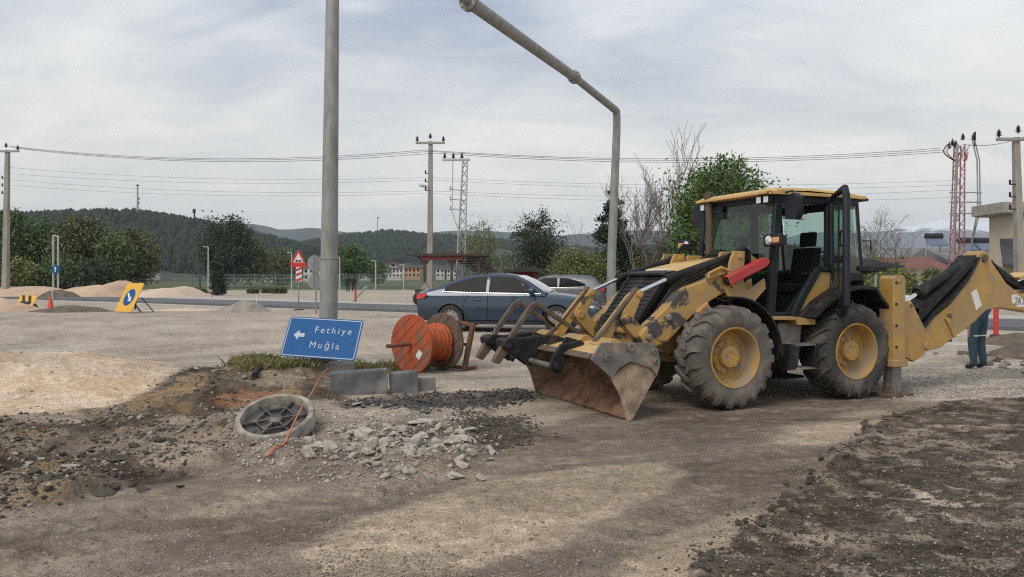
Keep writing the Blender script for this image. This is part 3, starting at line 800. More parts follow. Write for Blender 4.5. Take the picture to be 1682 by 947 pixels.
def build_backhoe():
    T = thing('backhoe_loader', 'dusty yellow backhoe loader parked with its front bucket lowered to the ground', 'backhoe loader', (BO[0], BO[1], 0.0), math.pi + TH)
    Y, YW, YC, YD, BK, CB = (M[k] for k in ('yellow', 'yellow_worn', 'yellow_cream', 'yellow_dusty', 'black', 'cabblack'))
    # ---- wheels
    tf = tyre_mesh('tyre', M['rubber_dusty'], False); tr = tyre_mesh('tyre', M['rubber'], True)
    rm, hb = rim_mesh(YD), hub_mesh(YD)
    for a, tm in ((2.1, tf), (0.0, tr)):
        for s in (1, -1):
            w = obj('wheel', rm, T, (a, 0.92 * s, 0.655), (0, 0.3 * a + (0.4 if s < 0 else 0), 0 if s > 0 else math.pi))
            obj('tyre', tm, w); obj('hub', hb, w)
    # ---- chassis, axles
    mb = MB()
    mb.prism([(-1.0, 0.95), (-1.0, 0.60), (0.4, 0.48), (2.6, 0.55), (3.0, 0.72), (3.02, 1.05), (2.5, 1.18), (0.6, 1.10), (-0.4, 1.15)], -0.36, 0.36)
    mb.prism([(1.55, 0.95), (1.62, 0.78), (2.72, 0.66), (2.98, 0.80), (2.98, 1.10), (2.4, 1.20), (1.6, 1.16)], -0.47, 0.47)
    mb.build('chassis', M['yellow_worn'], T, 0.012)
    mb = MB()
    for a in (0.0, 2.1):
        mb.cyl((a, -0.78, 0.655), (a, 0.78, 0.655), 0.11, n=14)
        mb.lathe([(0.0, -0.2), (0.16, -0.16), (0.21, 0), (0.16, 0.16), (0, 0.2)], (a, 0, 0.64), (0, 1, 0), 16)
        for s in (-1, 1): mb.cyl((a, 0.60 * s, 0.655), (a, 0.80 * s, 0.655), 0.18, n=16)
    mb.build('axle', BK, T)
    mb = MB()
    mb.prism([(0.72, 1.06), (1.15, 1.06), (1.18, 0.62), (1.05, 0.46), (0.78, 0.46)], 0.45, 0.86)
    mb.build('fuel_tank', M['steel_worn'], T, 0.02)
    mb = MB()
    mb.prism([(0.72, 1.06), (1.15, 1.06), (1.15, 0.60), (0.78, 0.50)], -0.86, -0.45)
    mb.build('battery_box', BK, T, 0.02)
    # belly plate with a lug under the machine
    mb = MB()
    mb.box((0.85, 0.35, 0.27), (0.85, 0.5, 0.035)); mb.box((0.72, 0.45, 0.33), (0.12, 0.14, 0.10))
    for x in (.55, 1.15): mb.box((x, 0.2, 0.38), (.05, .05, .22))
    mb.build('belly_plate', BK, T, 0.006)
    # ---- entry steps
    for x in (0.66, 1.04):
        st = MB()
        st.prism([(x - 0.03, 0.44), (x + 0.04, 0.44), (x + 0.02, 0.78), (x - 0.03, 0.78)] if x < 0.9 else [(x - 0.02, 0.44), (x + 0.14, 0.44), (x + 0.05, 0.78), (x - 0.02, 0.78)], 0.82, 1.06)
        st.build('step_frame', BK, T, 0.006)
    for z in (0.45, 0.765):
        mb = MB(); mb.box((0.86, 0.95, z), (0.46, 0.22, 0.022))
        for k in range(5): mb.box((0.68 + k * .09, 0.95, z + 0.016), (0.02, 0.2, 0.012))
        mb.build('step_tread', M['steel_worn'], T, 0.003)
    mb = MB()
    mb.prism([(0.60, 1.03), (0.60, 1.10), (0.95, 1.145), (1.36, 1.15), (1.36, 1.11), (0.95, 1.10), (0.92, 1.03)], 0.55, 0.98)
    mb.build('running_board', Y, T, 0.006)
    # ---- bonnet, grille, nose
    mb = MB()
    top = [(2.62, 1.66), (2.45, 1.79), (2.0, 1.88), (1.20, 1.98)]
    for i in range(3):
        (a0, z0), (a1, z1) = top[i], top[i + 1]
        w0, w1 = 0.40 + 0.02 * i, 0.42 + 0.02 * i
        mb.add([(a0, -w0, z0 - .05), (a0, -w0 + .09, z0), (a0, w0 - .09, z0), (a0, w0, z0 - .05), (a1, -w1, z1 - .05), (a1, -w1 + .09, z1), (a1, w1 - .09, z1), (a1, w1, z1 - .05)],
               [(0, 1, 5, 4), (1, 2, 6, 5), (2, 3, 7, 6)])
    mb.build('bonnet', YC, T, 0, 50)
    mb = MB()
    mb.prism([(2.58, 1.60), (2.44, 1.74), (2.0, 1.83), (1.20, 1.93), (1.20, 1.10), (3.00, 1.05), (3.02, 1.15)], -0.40, 0.40)
    mb.build('engine_cover', BK, T, 0.02)
    gr = MB()
    gr.prism([(3.04, 1.08), (3.12, 1.10), (2.68, 1.70), (2.58, 1.70)], -0.45, -0.40); gr.prism([(3.04, 1.08), (3.12, 1.10), (2.68, 1.70), (2.58, 1.70)], 0.40, 0.45)
    gr.prism([(2.57, 1.70), (2.70, 1.70), (2.70, 1.735), (2.50, 1.765)], -0.45, 0.45)
    gr.prism([(3.0, 1.06), (3.14, 1.08), (3.14, 1.12), (3.0, 1.14)], -0.45, 0.45)
    g = gr.build('grille', BK, T, 0.006)
    sl = MB(); sl.prism([(0, 0), (0.07, -0.035), (0.078, -0.02), (0.02, 0.034)], -0.40, 0.40)
    slm = sl.mesh('slat', M['black'])
    for k in range(10):
        f = (k + 0.5) / 10
        obj('slat', slm, g, (3.03 - f * 0.44, 0, 1.14 + f * 0.56))
    mb = MB(); mb.prism([(2.52, 1.768), (2.30, 1.815), (2.30, 1.819), (2.52, 1.772)], -0.20, 0.20); mb.build('bonnet_decal', M['white'], T)
    mb = MB(); mb.box((1.3, .34, 2.0), (.1, .16, .06)); mb.box((1.3, -.3, 2.0), (.1, .16, .06)); mb.build('bonnet_latch', BK, T, 0.01)
    # ---- exhaust stack
    mb = MB(); mb.tube([(1.17, -0.56, 1.85), (1.17, -0.56, 2.78), (1.20, -0.565, 2.88), (1.25, -0.57, 2.95)], [0.055, 0.055, 0.052, 0.048], 14, caps=False)
    mb.tube([(1.25, -0.57, 2.95), (1.20, -0.565, 2.88), (1.17, -0.56, 2.7)], [0.042, 0.045, 0.045], 14, caps=False)
    mb.lathe([(0.055, 0), (0.075, 0.01), (0.075, 0.05), (0.055, 0.06)], (1.17, -.56, 2.02), (0, 0, 1), 14)
    mb.build('exhaust_stack', M['steel_rust'], T)
    # ---- front mudguards
    for s in (1, -1):
        mb = MB()
        o_, i_ = arc(2.1, 0.655, 0.78, 82, -2, 16), arc(2.1, 0.655, 0.755, 82, -2, 16)
        pr = [(2.1 - (x - 2.1), z) for x, z in o_] + [(2.1 - (x - 2.1), z) for x, z in i_][::-1]
        mb.prism(pr, 0.66 * s, 1.14 * s)
        mb.box((1.62, 0.62 * s, 1.13), (0.1, 0.2, 0.07))
        mb.build('front_mudguard', BK, T, 0.006)
    # ---- rear mudguards (flat sloping top, drooping tail)
    for s in (1, -1):
        mb = MB()
        op = [(0.80, 1.14), (0.52, 1.36), (0.20, 1.52), (-0.10, 1.56), (-0.36, 1.54), (-0.72, 1.16), (-0.74, 1.06)]
        ip = [(-0.70, 1.06), (-0.68, 1.15), (-0.34, 1.49), (-0.10, 1.51), (0.18, 1.47), (0.48, 1.32), (0.76, 1.12)]
        mb.prism(op + ip, 0.60 * s, 1.15 * s)
        mb.prism([(0.80, 1.14), (0.52, 1.36), (0.20, 1.52), (-0.10, 1.56), (-0.36, 1.54), (-0.36, 1.7), (0.3, 1.7), (0.8, 1.2)], 0.60 * s, 0.66 * s)
        mb.build('rear_mudguard', BK, T, 0.008)
    # ---- cab
    mb = MB()
    for s in (1, -1):
        b = 0.76 * s
        mb.hexa([(1.13, b - .05, 1.12), (1.26, b - .05, 1.12), (1.26, b + .03, 1.12), (1.13, b + .03, 1.12), (0.98, b - .05, 2.80), (1.10, b - .05, 2.80), (1.10, b + .02, 2.80), (0.98, b + .02, 2.80)])
        mb.hexa([(0.05, b - .05, 1.50), (0.18, b - .05, 1.50), (0.18, b + .03, 1.50), (0.05, b + .03, 1.50), (0.05, b - .05, 2.80), (0.18, b - .05, 2.80), (0.18, b + .02, 2.80), (0.05, b + .02, 2.80)])
        mb.hexa([(-0.55, b - .03, 1.50), (-0.51, b - .03, 1.50), (-0.51, b + .02, 1.50), (-0.55, b + .02, 1.50), (-0.43, b - .03, 2.78), (-0.39, b - .03, 2.78), (-0.39, b + .02, 2.78), (-0.43, b + .02, 2.78)])
        mb.prism([(1.12, 2.70), (1.12, 2.80), (-0.42, 2.80), (-0.42, 2.70)], b - .05, b + .025)
        mb.prism([(1.24, 1.12), (1.24, 1.2), (0.82, 1.2), (0.4, 1.74), (-0.52, 1.74), (-0.52, 1.62), (0.32, 1.62), (0.72, 1.12)], b - .04, b + .028)
    mb.box((1.05, 0, 2.76), (0.09, 1.5, 0.11)); mb.box((-0.40, 0, 2.73), (0.08, 1.5, 0.12)); mb.box((-0.51, 0, 1.60), (0.08, 1.5, 0.2))
    mb.box((1.20, 0, 1.18), (0.10, 1.5, 0.14)); mb.box((0.35, 0, 1.13), (1.75, 1.46, 0.07)); mb.box((1.19, -0.40, 1.55), (0.05, 0.7, 0.75))
    mb.prism([(-0.3, 1.15), (0.25, 1.15), (0.25, 1.45), (-0.3, 1.55)], -0.72, 0.72)
    mb.build('cab_frame', CB, T, 0.012)
    mb = MB()
    RP = [(1.24, 2.80), (1.26, 2.84), (1.12, 2.895), (0.6, 2.915), (-0.2, 2.90), (-0.50, 2.86), (-0.56, 2.80)]
    ws = [0.0, 0.62, 0.74, 0.80, 0.82]
    for s in (1, -1):
        for i in range(4):
            w0, w1 = ws[i] * s, ws[i + 1] * s
            d0, d1 = (0, 0, 0, -.02, -.05)[i], (0, 0, 0, -.02, -.05)[i + 1]
            for j in range(1, len(RP) - 2):
                (a0, z0), (a1, z1) = RP[j], RP[j + 1]
                q = [(a0, w0, z0 + d0 * .9), (a1, w0, z1 + d0), (a1, w1, z1 + d1), (a0, w1, z0 + d1 * .9)]
                mb.add(q, [(0, 1, 2, 3)] if s > 0 else [(3, 2, 1, 0)])
    mb.prism([(1.26, 2.845), (1.20, 2.80), (-0.52, 2.80), (-0.54, 2.845)], 0.76, 0.825); mb.prism([(1.26, 2.845), (1.20, 2.80), (-0.52, 2.80), (-0.54, 2.845)], -0.825, -0.76)
    mb.box((1.22, 0, 2.826), (0.09, 1.52, 0.036)); mb.box((0.3, 0, 2.815), (1.7, 1.5, 0.02))
    mb.build('cab_roof', YC, T, 0.004, 60)
    mb = MB(); mb.prism([(-0.50, 2.80), (-0.72, 2.79), (-0.72, 2.83), (-0.50, 2.85)], -0.7, 0.7); mb.build('rear_visor', BK, T, 0.005)
    # glazing
    for nm, q in (('windscreen', [(1.225, -0.71, 1.62), (1.225, 0.71, 1.26), (1.085, 0.70, 2.72), (1.085, -0.70, 2.72)]),
                  ('rear_window', [(-0.50, 0.69, 1.70), (-0.50, -0.69, 1.70), (-0.405, -0.69, 2.68), (-0.405, 0.69, 2.68)]),
                  ('side_window', [(1.11, -0.765, 1.72), (0.18, -0.765, 1.72), (0.18, -0.76, 2.70), (1.02, -0.76, 2.70)]),
                  ('quarter_window', [(0.04, -0.765, 1.74), (-0.48, -0.765, 1.74), (-0.40, -0.76, 2.70), (0.04, -0.76, 2.70)]),
                  ('quarter_window', [(-0.48, 0.770, 1.74), (0.04, 0.770, 1.74), (0.04, 0.765, 2.70), (-0.40, 0.765, 2.70)])):
        MB().add(q, [(0, 1, 2, 3)]).build(nm, M['cabglass'], T, smooth=0)
    mb = MB(); mb.tube([(-0.50, 0.78, 2.20), (-0.60, 0.84, 2.20), (-0.60, 0.84, 2.05)], 0.012, 6); mb.build('pane_handle', BK, T)
    # open door: hinged on the middle pillar, swung out towards the camera
    hx, hy = 0.13, 0.80
    dx, dy = 0.50, 0.866
    L = 0.66
    def dp(t, z): return (hx + dx * t, hy + dy * t, z)
    dr = MB()
    outl = [(0.02, 1.62), (0.30, 1.20), (0.52, 1.16), (L, 1.30), (L, 2.76), (L - .06, 2.86), (0.10, 2.80), (0.02, 2.72), (0.02, 1.62)]
    dr.tube([dp(*p) for p in outl], [0.034] * 3 + [0.05] * 3 + [0.034] * 3, 8)
    door = dr.build('door', CB, T)
    mb = MB(); mb.add([dp(*p) for p in outl[:-1]], [tuple(range(8))]); mb.build('door_glass', M['cabglass'], door, smooth=0)
    mb = MB(); mb.tube([dp(0.46, 2.30), dp(0.40, 2.28), dp(0.38, 2.2), dp(0.40, 2.12), dp(0.46, 2.10)], 0.018, 6); mb.build('door_handle', BK, door)
    mb = MB(); mb.box(dp(0.42, 1.92), (.12, .12, .1)); mb.build('door_latch', BK, door, 0.01)
    mb = MB(); mb.tube([dp(0.34, 2.74), dp(0.33, 1.3)], 0.014, 6); mb.build('door_rail', BK, door)
    # yellow lower cab panel with black edge
    mb = MB(); mb.prism([(0.34, 1.75), (0.11, 1.75), (0.02, 1.55), (0.34, 1.135), (0.76, 1.15), (0.62, 1.36)], 0.795, 0.825)
    mb.build('cab_side_panel', Y, T, 0.01)
    mb = MB(); mb.prism([(0.43, 1.82), (0.36, 1.76), (0.63, 1.40), (0.78, 1.14), (0.90, 1.14), (0.74, 1.42)], 0.785, 0.85)
    mb.prism([(0.43, 1.82), (0.36, 1.755), (0.10, 1.755), (0.04, 1.80)], 0.785, 0.85); mb.build('panel_trim', CB, T, 0.012)
    mb = MB(); mb.prism([(0.36, 1.12), (0.03, 1.54), (-0.22, 1.60), (-0.3, 1.3), (0.2, 1.0)], 0.75, 0.79); mb.build('inner_wing', M['cabblack'], T, 0.01)
    mb = MB(); mb.tube([(0.20, .86, 1.86), (0.17, 0.875, 1.72), (0.05, 0.88, 1.42)], 0.012, 6); mb.build('grab_rail', BK, T)
    # ---- seat, wheel, console, levers
    mb = MB()
    mb.box((0.05, 0, 1.52), (0.52, 0.50, 0.14)); mb.box((0.05, 0, 1.33), (0.34, 0.34, 0.26))
    mb.prism([(-0.2, 1.55), (-0.07, 1.55), (-0.17, 2.12), (-0.29, 2.12)], -0.24, 0.24); mb.prism([(-0.20, 2.14), (-0.28, 2.14), (-0.3, 2.36), (-0.22, 2.36)], -0.15, 0.15)
    for s in (-1, 1): mb.box((0.02, 0.30 * s, 1.72), (0.34, 0.09, 0.06))
    mb.build('driver_seat', M['seat'], T, 0.04, seg=3)
    mb = MB(); mb.prism([(0.86, 1.15), (1.12, 1.15), (0.98, 1.80), (0.86, 1.80)], -0.16, 0.16); mb.prism([(0.3, 1.15), (1.08, 1.15), (1.08, 1.55), (0.55, 1.85), (0.3, 1.70)], -0.72, -0.42)
    mb.build('console', CB, T, 0.02)
    mb = MB()
    ax = Vector((-0.5, 0, 0.86)).normalized()
    mb.tube([Vector((0.80, 0, 1.88)) + 0.19 * (Vector((0.86, 0, .5)) * math.cos(t * math.pi / 12) + Vector((0, 1, 0)) * math.sin(t * math.pi / 12)) for t in range(25)], 0.014, 6, caps=False)
    mb.cyl((0.80, 0, 1.88), (0.92, 0, 1.70), 0.03); mb.cyl((0.64, 0, 1.79), (0.96, 0, 1.97), 0.012); mb.build('steering_wheel', BK, T)
    for s in (-1, 1):
        mb = MB(); mb.tube([(-0.42, 0.22 * s, 1.5), (-0.40, 0.22 * s, 1.85), (-0.36, 0.2 * s, 1.98)], [0.014, 0.014, 0.03], 8); mb.build('backhoe_lever', BK, T)
    # ---- wipers
    mb = MB()
    for k in range(3):
        o_ = k * 0.055
        mb.tube([(1.235, -0.28 + o_, 1.66), (1.19, -0.52 + o_, 2.10)], 0.011 if k != 1 else 0.016, 6)
    mb.build('wiper', BK, T)
    mb = MB(); mb.tube([(1.20, 0.02, 1.62), (1.09, 0.28, 2.36)], 0.026, 6); mb.build('hydraulic_stay', BK, T)
    mb = MB(); mb.prism([(1.13, 2.64), (1.15, 2.64), (1.13, 2.74), (1.11, 2.74)], -0.62, -0.30); mb.box((1.12, -0.42, 2.60), (0.03, 0.30, 0.10)); mb.build('sun_blind', CB, T)
    # ---- roof work lamps
    for b in (0.56, 0.70, -0.66):
        mb = MB(); mb.box((1.17, b, 2.735), (0.09, 0.105, 0.105)); w = mb.build('work_lamp', BK, T, 0.01)
        mb = MB(); mb.box((1.217, b, 2.735), (0.012, 0.086, 0.086)); mb.build('lens', M['lamp'], w, 0.003)
    for b in (0.5, -0.5):
        mb = MB(); mb.box((-0.62, b, 2.735), (0.10, 0.14, 0.10)); w = mb.build('work_lamp', BK, T, 0.01)
        mb = MB(); mb.box((-0.672, b, 2.735), (0.012, 0.11, 0.08)); mb.build('lens', M['lamp'], w, 0.003)
    # ---- head lamps on stalks
    for s, a in ((1, 1.25), (-1, 1.33)):
        z = 2.17
        mb = MB(); mb.prism([(a - .07, z - .06), (a + .03, z - .085), (a + .05, z - .07), (a + .05, z + .07), (a + .03, z + .085), (a - .07, z + .05)], 0.74 * s, 1.06 * s)
        mb.tube([(a - .05, 0.72 * s, z - 0.35), (a - .04, 0.84 * s, z - 0.15), (a, 0.88 * s, z)], 0.02, 6)
        hl = mb.build('head_lamp', BK, T, 0.025, seg=3)
        mb = MB(); mb.lathe([(0.0, 0.012), (0.04, 0.010), (0.062, 0.0), (0.062, -0.02)], (a + 0.056, 0.845 * s, z), (1, 0, 0), 18); mb.build('lens', M['lamp'], hl)
        mb = MB(); mb.box((a + 0.05, 0.98 * s, z), (0.02, 0.12, 0.075)); mb.build('indicator_lens', M['amber'], hl, 0.006)
    # ---- mirrors
    for s, a in ((1, 0.98), (-1, 1.02)):
        mb = MB(); mb.prism([(0.86 * s, 2.46), (1.05 * s, 2.44), (1.10 * s, 2.52), (1.09 * s, 2.74), (1.02 * s, 2.80), (0.90 * s, 2.79), (0.85 * s, 2.7)], a - 0.05, a + 0.05, ax='x')
        mb.tube([(a, 0.76 * s, 2.82), (a, 0.95 * s, 2.84), (a, 0.97 * s, 2.78)], 0.014, 6)
        mb.build('mirror', CB, T, 0.02, seg=3, fix=True)
    # ---- loader frame towers
    for s in (1, -1):
        mb = MB()
        pl = [(1.66, 2.02), (1.84, 2.02), (1.90, 1.90), (1.98, 1.52), (1.92, 1.38), (1.55, 1.30), (1.30, 1.52), (1.32, 1.66), (1.60, 1.50), (1.68, 1.60)]
        mb.prism(pl, 0.50 * s, 0.545 * s); mb.prism(pl, 0.76 * s, 0.80 * s)
        mb.cyl((1.74, 0.48 * s, 1.95), (1.74, 0.825 * s, 1.95), 0.035); mb.cyl((1.86, 0.48 * s, 1.58), (1.86, 0.825 * s, 1.58), 0.045)
        mb.prism([(1.34, 1.1), (1.62, 1.1), (1.62, 1.4), (1.34, 1.55)], 0.42 * s, 0.60 * s)
        mb.prism([(1.60, 2.00), (1.62, 1.92), (1.28, 1.86), (1.24, 1.92), (1.36, 2.0)], 0.5 * s, 0.56 * s)
        mb.build('loader_tower', Y, T, 0.008)
    # ---- lift arms (twin plates), cylinders, linkage
    arm = [(1.78, 1.74), (1.76, 1.50), (2.02, 1.44), (2.34, 1.28), (2.56, 1.10), (2.84, 0.86), (3.02, 0.80), (3.20, 0.83), (3.26, 0.95), (3.14, 1.08), (2.90, 1.26), (2.70, 1.46), (2.56, 1.545), (2.30, 1.62), (1.92, 1.77)]
    for s in (1, -1):
        mb = MB(); mb.prism(arm, 0.57 * s, 0.74 * s)
        mb.prism([(2.26, 1.36), (2.42, 1.24), (2.44, 1.14), (2.34, 1.12), (2.2, 1.2)], 0.64 * s, 0.80 * s)
        la = mb.build('lift_arm', YW, T, 0.014)
        mb = MB(); mb.lathe([(0.14, 0), (0.14, 0.012), (0.12, 0.016), (0.118, 0.012), (0.0, 0.012)], (2.93, 0.738 * s, 1.0), (0, s, 0), 24); mb.build('boss_ring', YW, la)
        mb = MB()
        for a_, z_ in ((3.14, 0.92), (2.84, 1.16), (1.90, 1.60)): mb.lathe([(0.045, 0), (0.045, 0.03), (0.03, 0.045), (0, 0.045)], (a_, 0.74 * s, z_), (0, s, 0), 14)
        mb.build('pivot_pin', M['steel_worn'], la)
        # bucket tilt cylinder
        p0, p1, p2 = Vector((1.74, 0.63 * s, 1.95)), Vector((2.72, 0.60 * s, 1.665)), Vector((3.22, 0.59 * s, 1.47))
        mb = MB(); mb.cyl(p0, p1, 0.055, n=18); mb.cyl(p1, p1 + (p2 - p1).normalized() * .05, 0.062, n=18); cyl = mb.build('tilt_cylinder', BK, T, 0.006)
        mb = MB(); mb.cyl(p1, p2, 0.027, n=14); mb.build('piston_rod', M['chrome'], cyl)
        # lift cylinder under the arm
        q0, q1, q2 = Vector((1.62, 0.66 * s, 1.22)), Vector((2.12, 0.66 * s, 1.24)), Vector((2.36, 0.66 * s, 1.24))
        mb = MB(); mb.cyl(q0, q1, 0.055, n=16); cyl = mb.build('lift_cylinder', BK, T)
        mb = MB(); mb.cyl(q1, q2, 0.03, n=14); mb.build('piston_rod', M['chrome'], cyl)
        # lever and link
        mb = MB()
        lev = [(3.16, 1.50), (3.25, 1.52), (3.30, 1.44), (3.47, 1.24), (3.50, 1.15), (3.44, 1.07), (3.22, 0.84), (3.10, 0.80), (3.02, 0.90), (3.20, 1.06), (3.30, 1.18), (3.24, 1.30)]
        mb.prism(lev, 0.52 * s, 0.565 * s); mb.prism(lev, 0.62 * s, 0.66 * s)
        mb.cyl((3.41, 0.50 * s, 1.16), (3.41, 0.69 * s, 1.16), 0.06, n=16); mb.cyl((3.22, 0.50 * s, 1.46), (3.22, 0.69 * s, 1.46), 0.045, n=14); mb.cyl((3.11, 0.50 * s, 0.88), (3.11, 0.69 * s, 0.88), 0.05, n=14)
        mb.build('tilt_lever', YW, T, 0.008)
        mb = MB()
        mb.prism([(3.30, 1.50), (3.38, 1.44), (3.84, 0.92), (3.82, 0.82), (3.70, 0.80), (3.60, 0.93), (3.46, 1.13), (3.24, 1.40)], 0.575 * s, 0.612 * s)
        mb.prism([(3.22, 1.53), (3.26, 1.55), (3.86, 0.90), (3.84, 0.86)], 0.57 * s, 0.66 * s, m=1)
        mb.cyl((3.76, 0.50 * s, 0.88), (3.76, 0.70 * s, 0.88), 0.055, n=16)
        mb.build('tilt_link', [YW, M['steel_rust']], T, 0.008)
        # hoses along the arm
        for k, (dz, db) in enumerate(((0.0, 0.0), (0.045, 0.02), (-0.04, 0.05))):
            mb = MB()
            mb.tube([(1.50, 0.66 * s + db * s, 1.90 + dz), (1.62, 0.70 * s + db * s, 2.0 + dz), (1.78, 0.66 * s, 1.94 + dz), (2.1, 0.66 * s, 1.80 + dz), (2.5, 0.64 * s, 1.64 + dz), (2.64, 0.60 * s, 1.55 + dz), (2.80, 0.58 * s, 1.34 + dz), (3.0, 0.56 * s, 1.12)], 0.018, 7)
            mb.build('hose', M['hose'], T)
        mb = MB(); mb.tube([(1.86, 0.78 * s, 1.74), (2.06, 0.80 * s, 1.80), (2.24, 0.78 * s, 1.72), (2.24, 0.78 * s, 1.66)], 0.022, 6); mb.box((2.10, 0.76 * s, 1.72), (0.34, 0.03, 0.06), Matrix.Rotation(R(14), 3, 'Y')); mb.build('hose_guard', Y, T)
    mb = MB(); mb.tube([(1.44, 0.62, 1.86), (1.46, 0.64, 2.02), (1.56, 0.66, 2.07), (1.68, 0.66, 2.03), (1.80, 0.60, 1.92)], 0.03, 8); mb.build('hose', M['hose'], T)
    for k in range(3):
        mb = MB(); mb.tube([(1.30, -0.50, 1.9), (1.42, -0.55 - .04 * k, 2.10 + .03 * k), (1.62, -0.60, 2.12 + .02 * k), (1.80, -0.6, 1.98)], 0.02, 7); mb.build('hose', M['hose'], T)
    mb = MB(); mb.tube([(2.0, .30, 1.93), (1.9, .38, 1.98), (1.75, .46, 1.98), (1.6, .52, 1.9)], 0.014, 6); mb.build('hose', M['hose'], T)
    mb = MB(); mb.cyl((2.45, -0.56, 1.22), (2.45, 0.56, 1.22), 0.075, n=16); mb.cyl((3.02, -0.56, 0.96), (3.02, 0.56, 0.96), 0.06, n=16); mb.build('cross_tube', YW, T)
    # red lift-arm safety strut clipped on the tower
    mb = MB()
    p0, p1 = Vector((2.02, 0.86, 1.62)), Vector((1.36, 0.88, 1.90))
    d = (p1 - p0).normalized(); n_ = Vector((-d.z, 0, d.x))
    for sgn, w in ((1, 0.055), (-1, 0.055)):
        pass
    c = [(p0, .06), (p1 - d * .12, .065), (p1 - d * .04, .05), (p1, .02)]
    vv = []
    for p, w in c:
        for bb in (-.055, .055):
            vv += [p + n_ * w + Vector((0, bb, 0)), p - n_ * w + Vector((0, bb, 0))]
    fs = []
    for i in range(3):
        k = i * 4
        fs += [(k, k + 4, k + 6, k + 2), (k + 1, k + 3, k + 7, k + 5), (k + 2, k + 6, k + 7, k + 3), (k, k + 1, k + 5, k + 4)]
    fs += [(12, 13, 15, 14)]
    mb.add(vv, fs)
    mb.build('safety_strut', M['red'], T, 0.01, fix=True)
    mb = MB(); mb.cyl(p0 - d * .02, p0 + d * .03, 0.04, n=12); mb.build('strut_end', BK, T)
    # ---- front bucket
    bw = 1.20
    shell = [(3.755, 0.005), (3.50, 0.33), (3.385, 0.52), (3.36, 0.72), (3.43, 0.845), (3.72, 0.865), (4.02, 0.835), (4.22, 0.785)]
    inner = [(4.20, 0.755), (4.00, 0.80), (3.72, 0.83), (3.47, 0.81), (3.405, 0.72), (3.43, 0.54), (3.54, 0.35), (3.765, 0.03)]
    mb = MB()
    n = 26
    rng = random.Random(8)
    P = []
    for i in range(n + 1):
        b = -bw + 2 * bw * i / n
        P.append([(a, b, z) for a, z in shell] + [(a + rng.uniform(-.012, .03) * (1 if j > 3 else 0), b, z + (rng.uniform(-.012, .012) if j > 3 else 0)) for j, (a, z) in enumerate(inner)])
    k = len(P[0])
    vv = [p for r_ in P for p in r_]
    fs, mi = [], []
    for i in range(n):
        for j in range(k):
            j2 = (j + 1) % k
            fs.append((i * k + j, (i + 1) * k + j, (i + 1) * k + j2, i * k + j2))
            mi.append(0 if 3 <= j < 8 else (1 if j >= 11 or j == 15 else (2 if j < 3 else 0)))
    mb.add(vv, fs)
    mb.m = mi
    mb.build('bucket', [YC, M['muddy'], M['mud_plate']], T, 0, 35, fix=True)
    for s in (1, -1):
        mb = MB(); mb.prism([(3.765, -0.005), (3.70, 0.0), (3.365, 0.50), (3.45, 0.62), (3.72, 0.68), (3.99, 0.52), (3.86, 0.30)], bw * s, (bw + .03) * s); mb.build('bucket_side_plate', M['mud_plate'], T, 0.006)
        mb = MB(); mb.prism([(4.27, 0.74), (4.13, 0.925), (3.45, 0.90), (3.355, 0.82), (3.32, 0.66), (3.37, 0.50), (3.46, 0.60), (3.75, 0.69), (3.90, 0.61), (3.99, 0.51)], (bw + .032) * s, (bw + .06) * s)
        mb.build('bucket_jaw_plate', M['steel_worn'], T, 0.006)
        mb = MB()
        for a_, z_, r_ in ((4.05, 0.75, 0.05), (3.74, 0.86, 0.055), (3.42, 0.80, 0.035), (3.40, 0.68, 0.03)): mb.lathe([(r_, 0), (r_, .02), (r_ * .55, .026), (r_ * .5, .012), (0, .012)], (a_, (bw + .06) * s, z_), (0, s, 0), 16)
        mb.build('jaw_pivot', M['steel_worn'], T)
    mb = MB(); mb.prism([(4.16, 0.775), (4.27, 0.735), (4.275, 0.75), (4.20, 0.80)], -bw, bw); mb.build('jaw_lip', M['steel_rust'], T, 0.004)
    for b0, b1 in ((-1.05, -0.75), (-0.2, 0.25), (0.55, 0.95)):
        mb = MB(); mb.prism([(3.62, 0.865), (3.72, 0.93), (3.78, 0.93), (3.90, 0.85)], b0, b1)
        mb.build('bucket_rib', Y, T, 0.006)
    for b0 in (-0.58, -0.02, 0.34):
        mb = MB(); mb.prism([(4.20, 0.80), (3.86, 0.862), (4.10, 0.93)], b0, b0 + .03); mb.build('lip_gusset', BK, T, 0.004)
    mb = MB(); mb.tube([(4.36, -1.16, 0.62), (4.36, 0.62, 0.585)], 0.032, 10); mb.build('fork_shaft', M['steel_worn'], T)
    for b in (-0.86, -0.30, 0.58):
        mb = MB(); pl = [(3.98, 0.86), (4.05, 0.80), (4.22, 0.73), (4.30, 0.52), (4.39, 0.50), (4.45, 0.58), (4.42, 0.70), (4.30, 0.86), (4.18, 0.87), (4.02, 0.90)]
        if b < 0.5: pl = [(3.9, 0.88), (4.05, 0.80), (4.24, 0.70), (4.36, 0.52), (4.62, 0.70), (4.76, 0.78), (4.76, 0.86), (4.68, 0.90), (4.40, 0.88), (4.12, 0.92)]
        mb.prism(pl, b - 0.03, b + 0.03)
        if b < .5: mb.prism(pl, b + 0.12, b + 0.17); mb.cyl((4.69, b - .08, .83), (4.69, b + .22, .83), .06, n=14)
        mb.cyl((4.37, b - .06, .60), (4.37, b + .10, .60), .05, n=14)
        mb.build('fork_bracket', BK, T, 0.006)
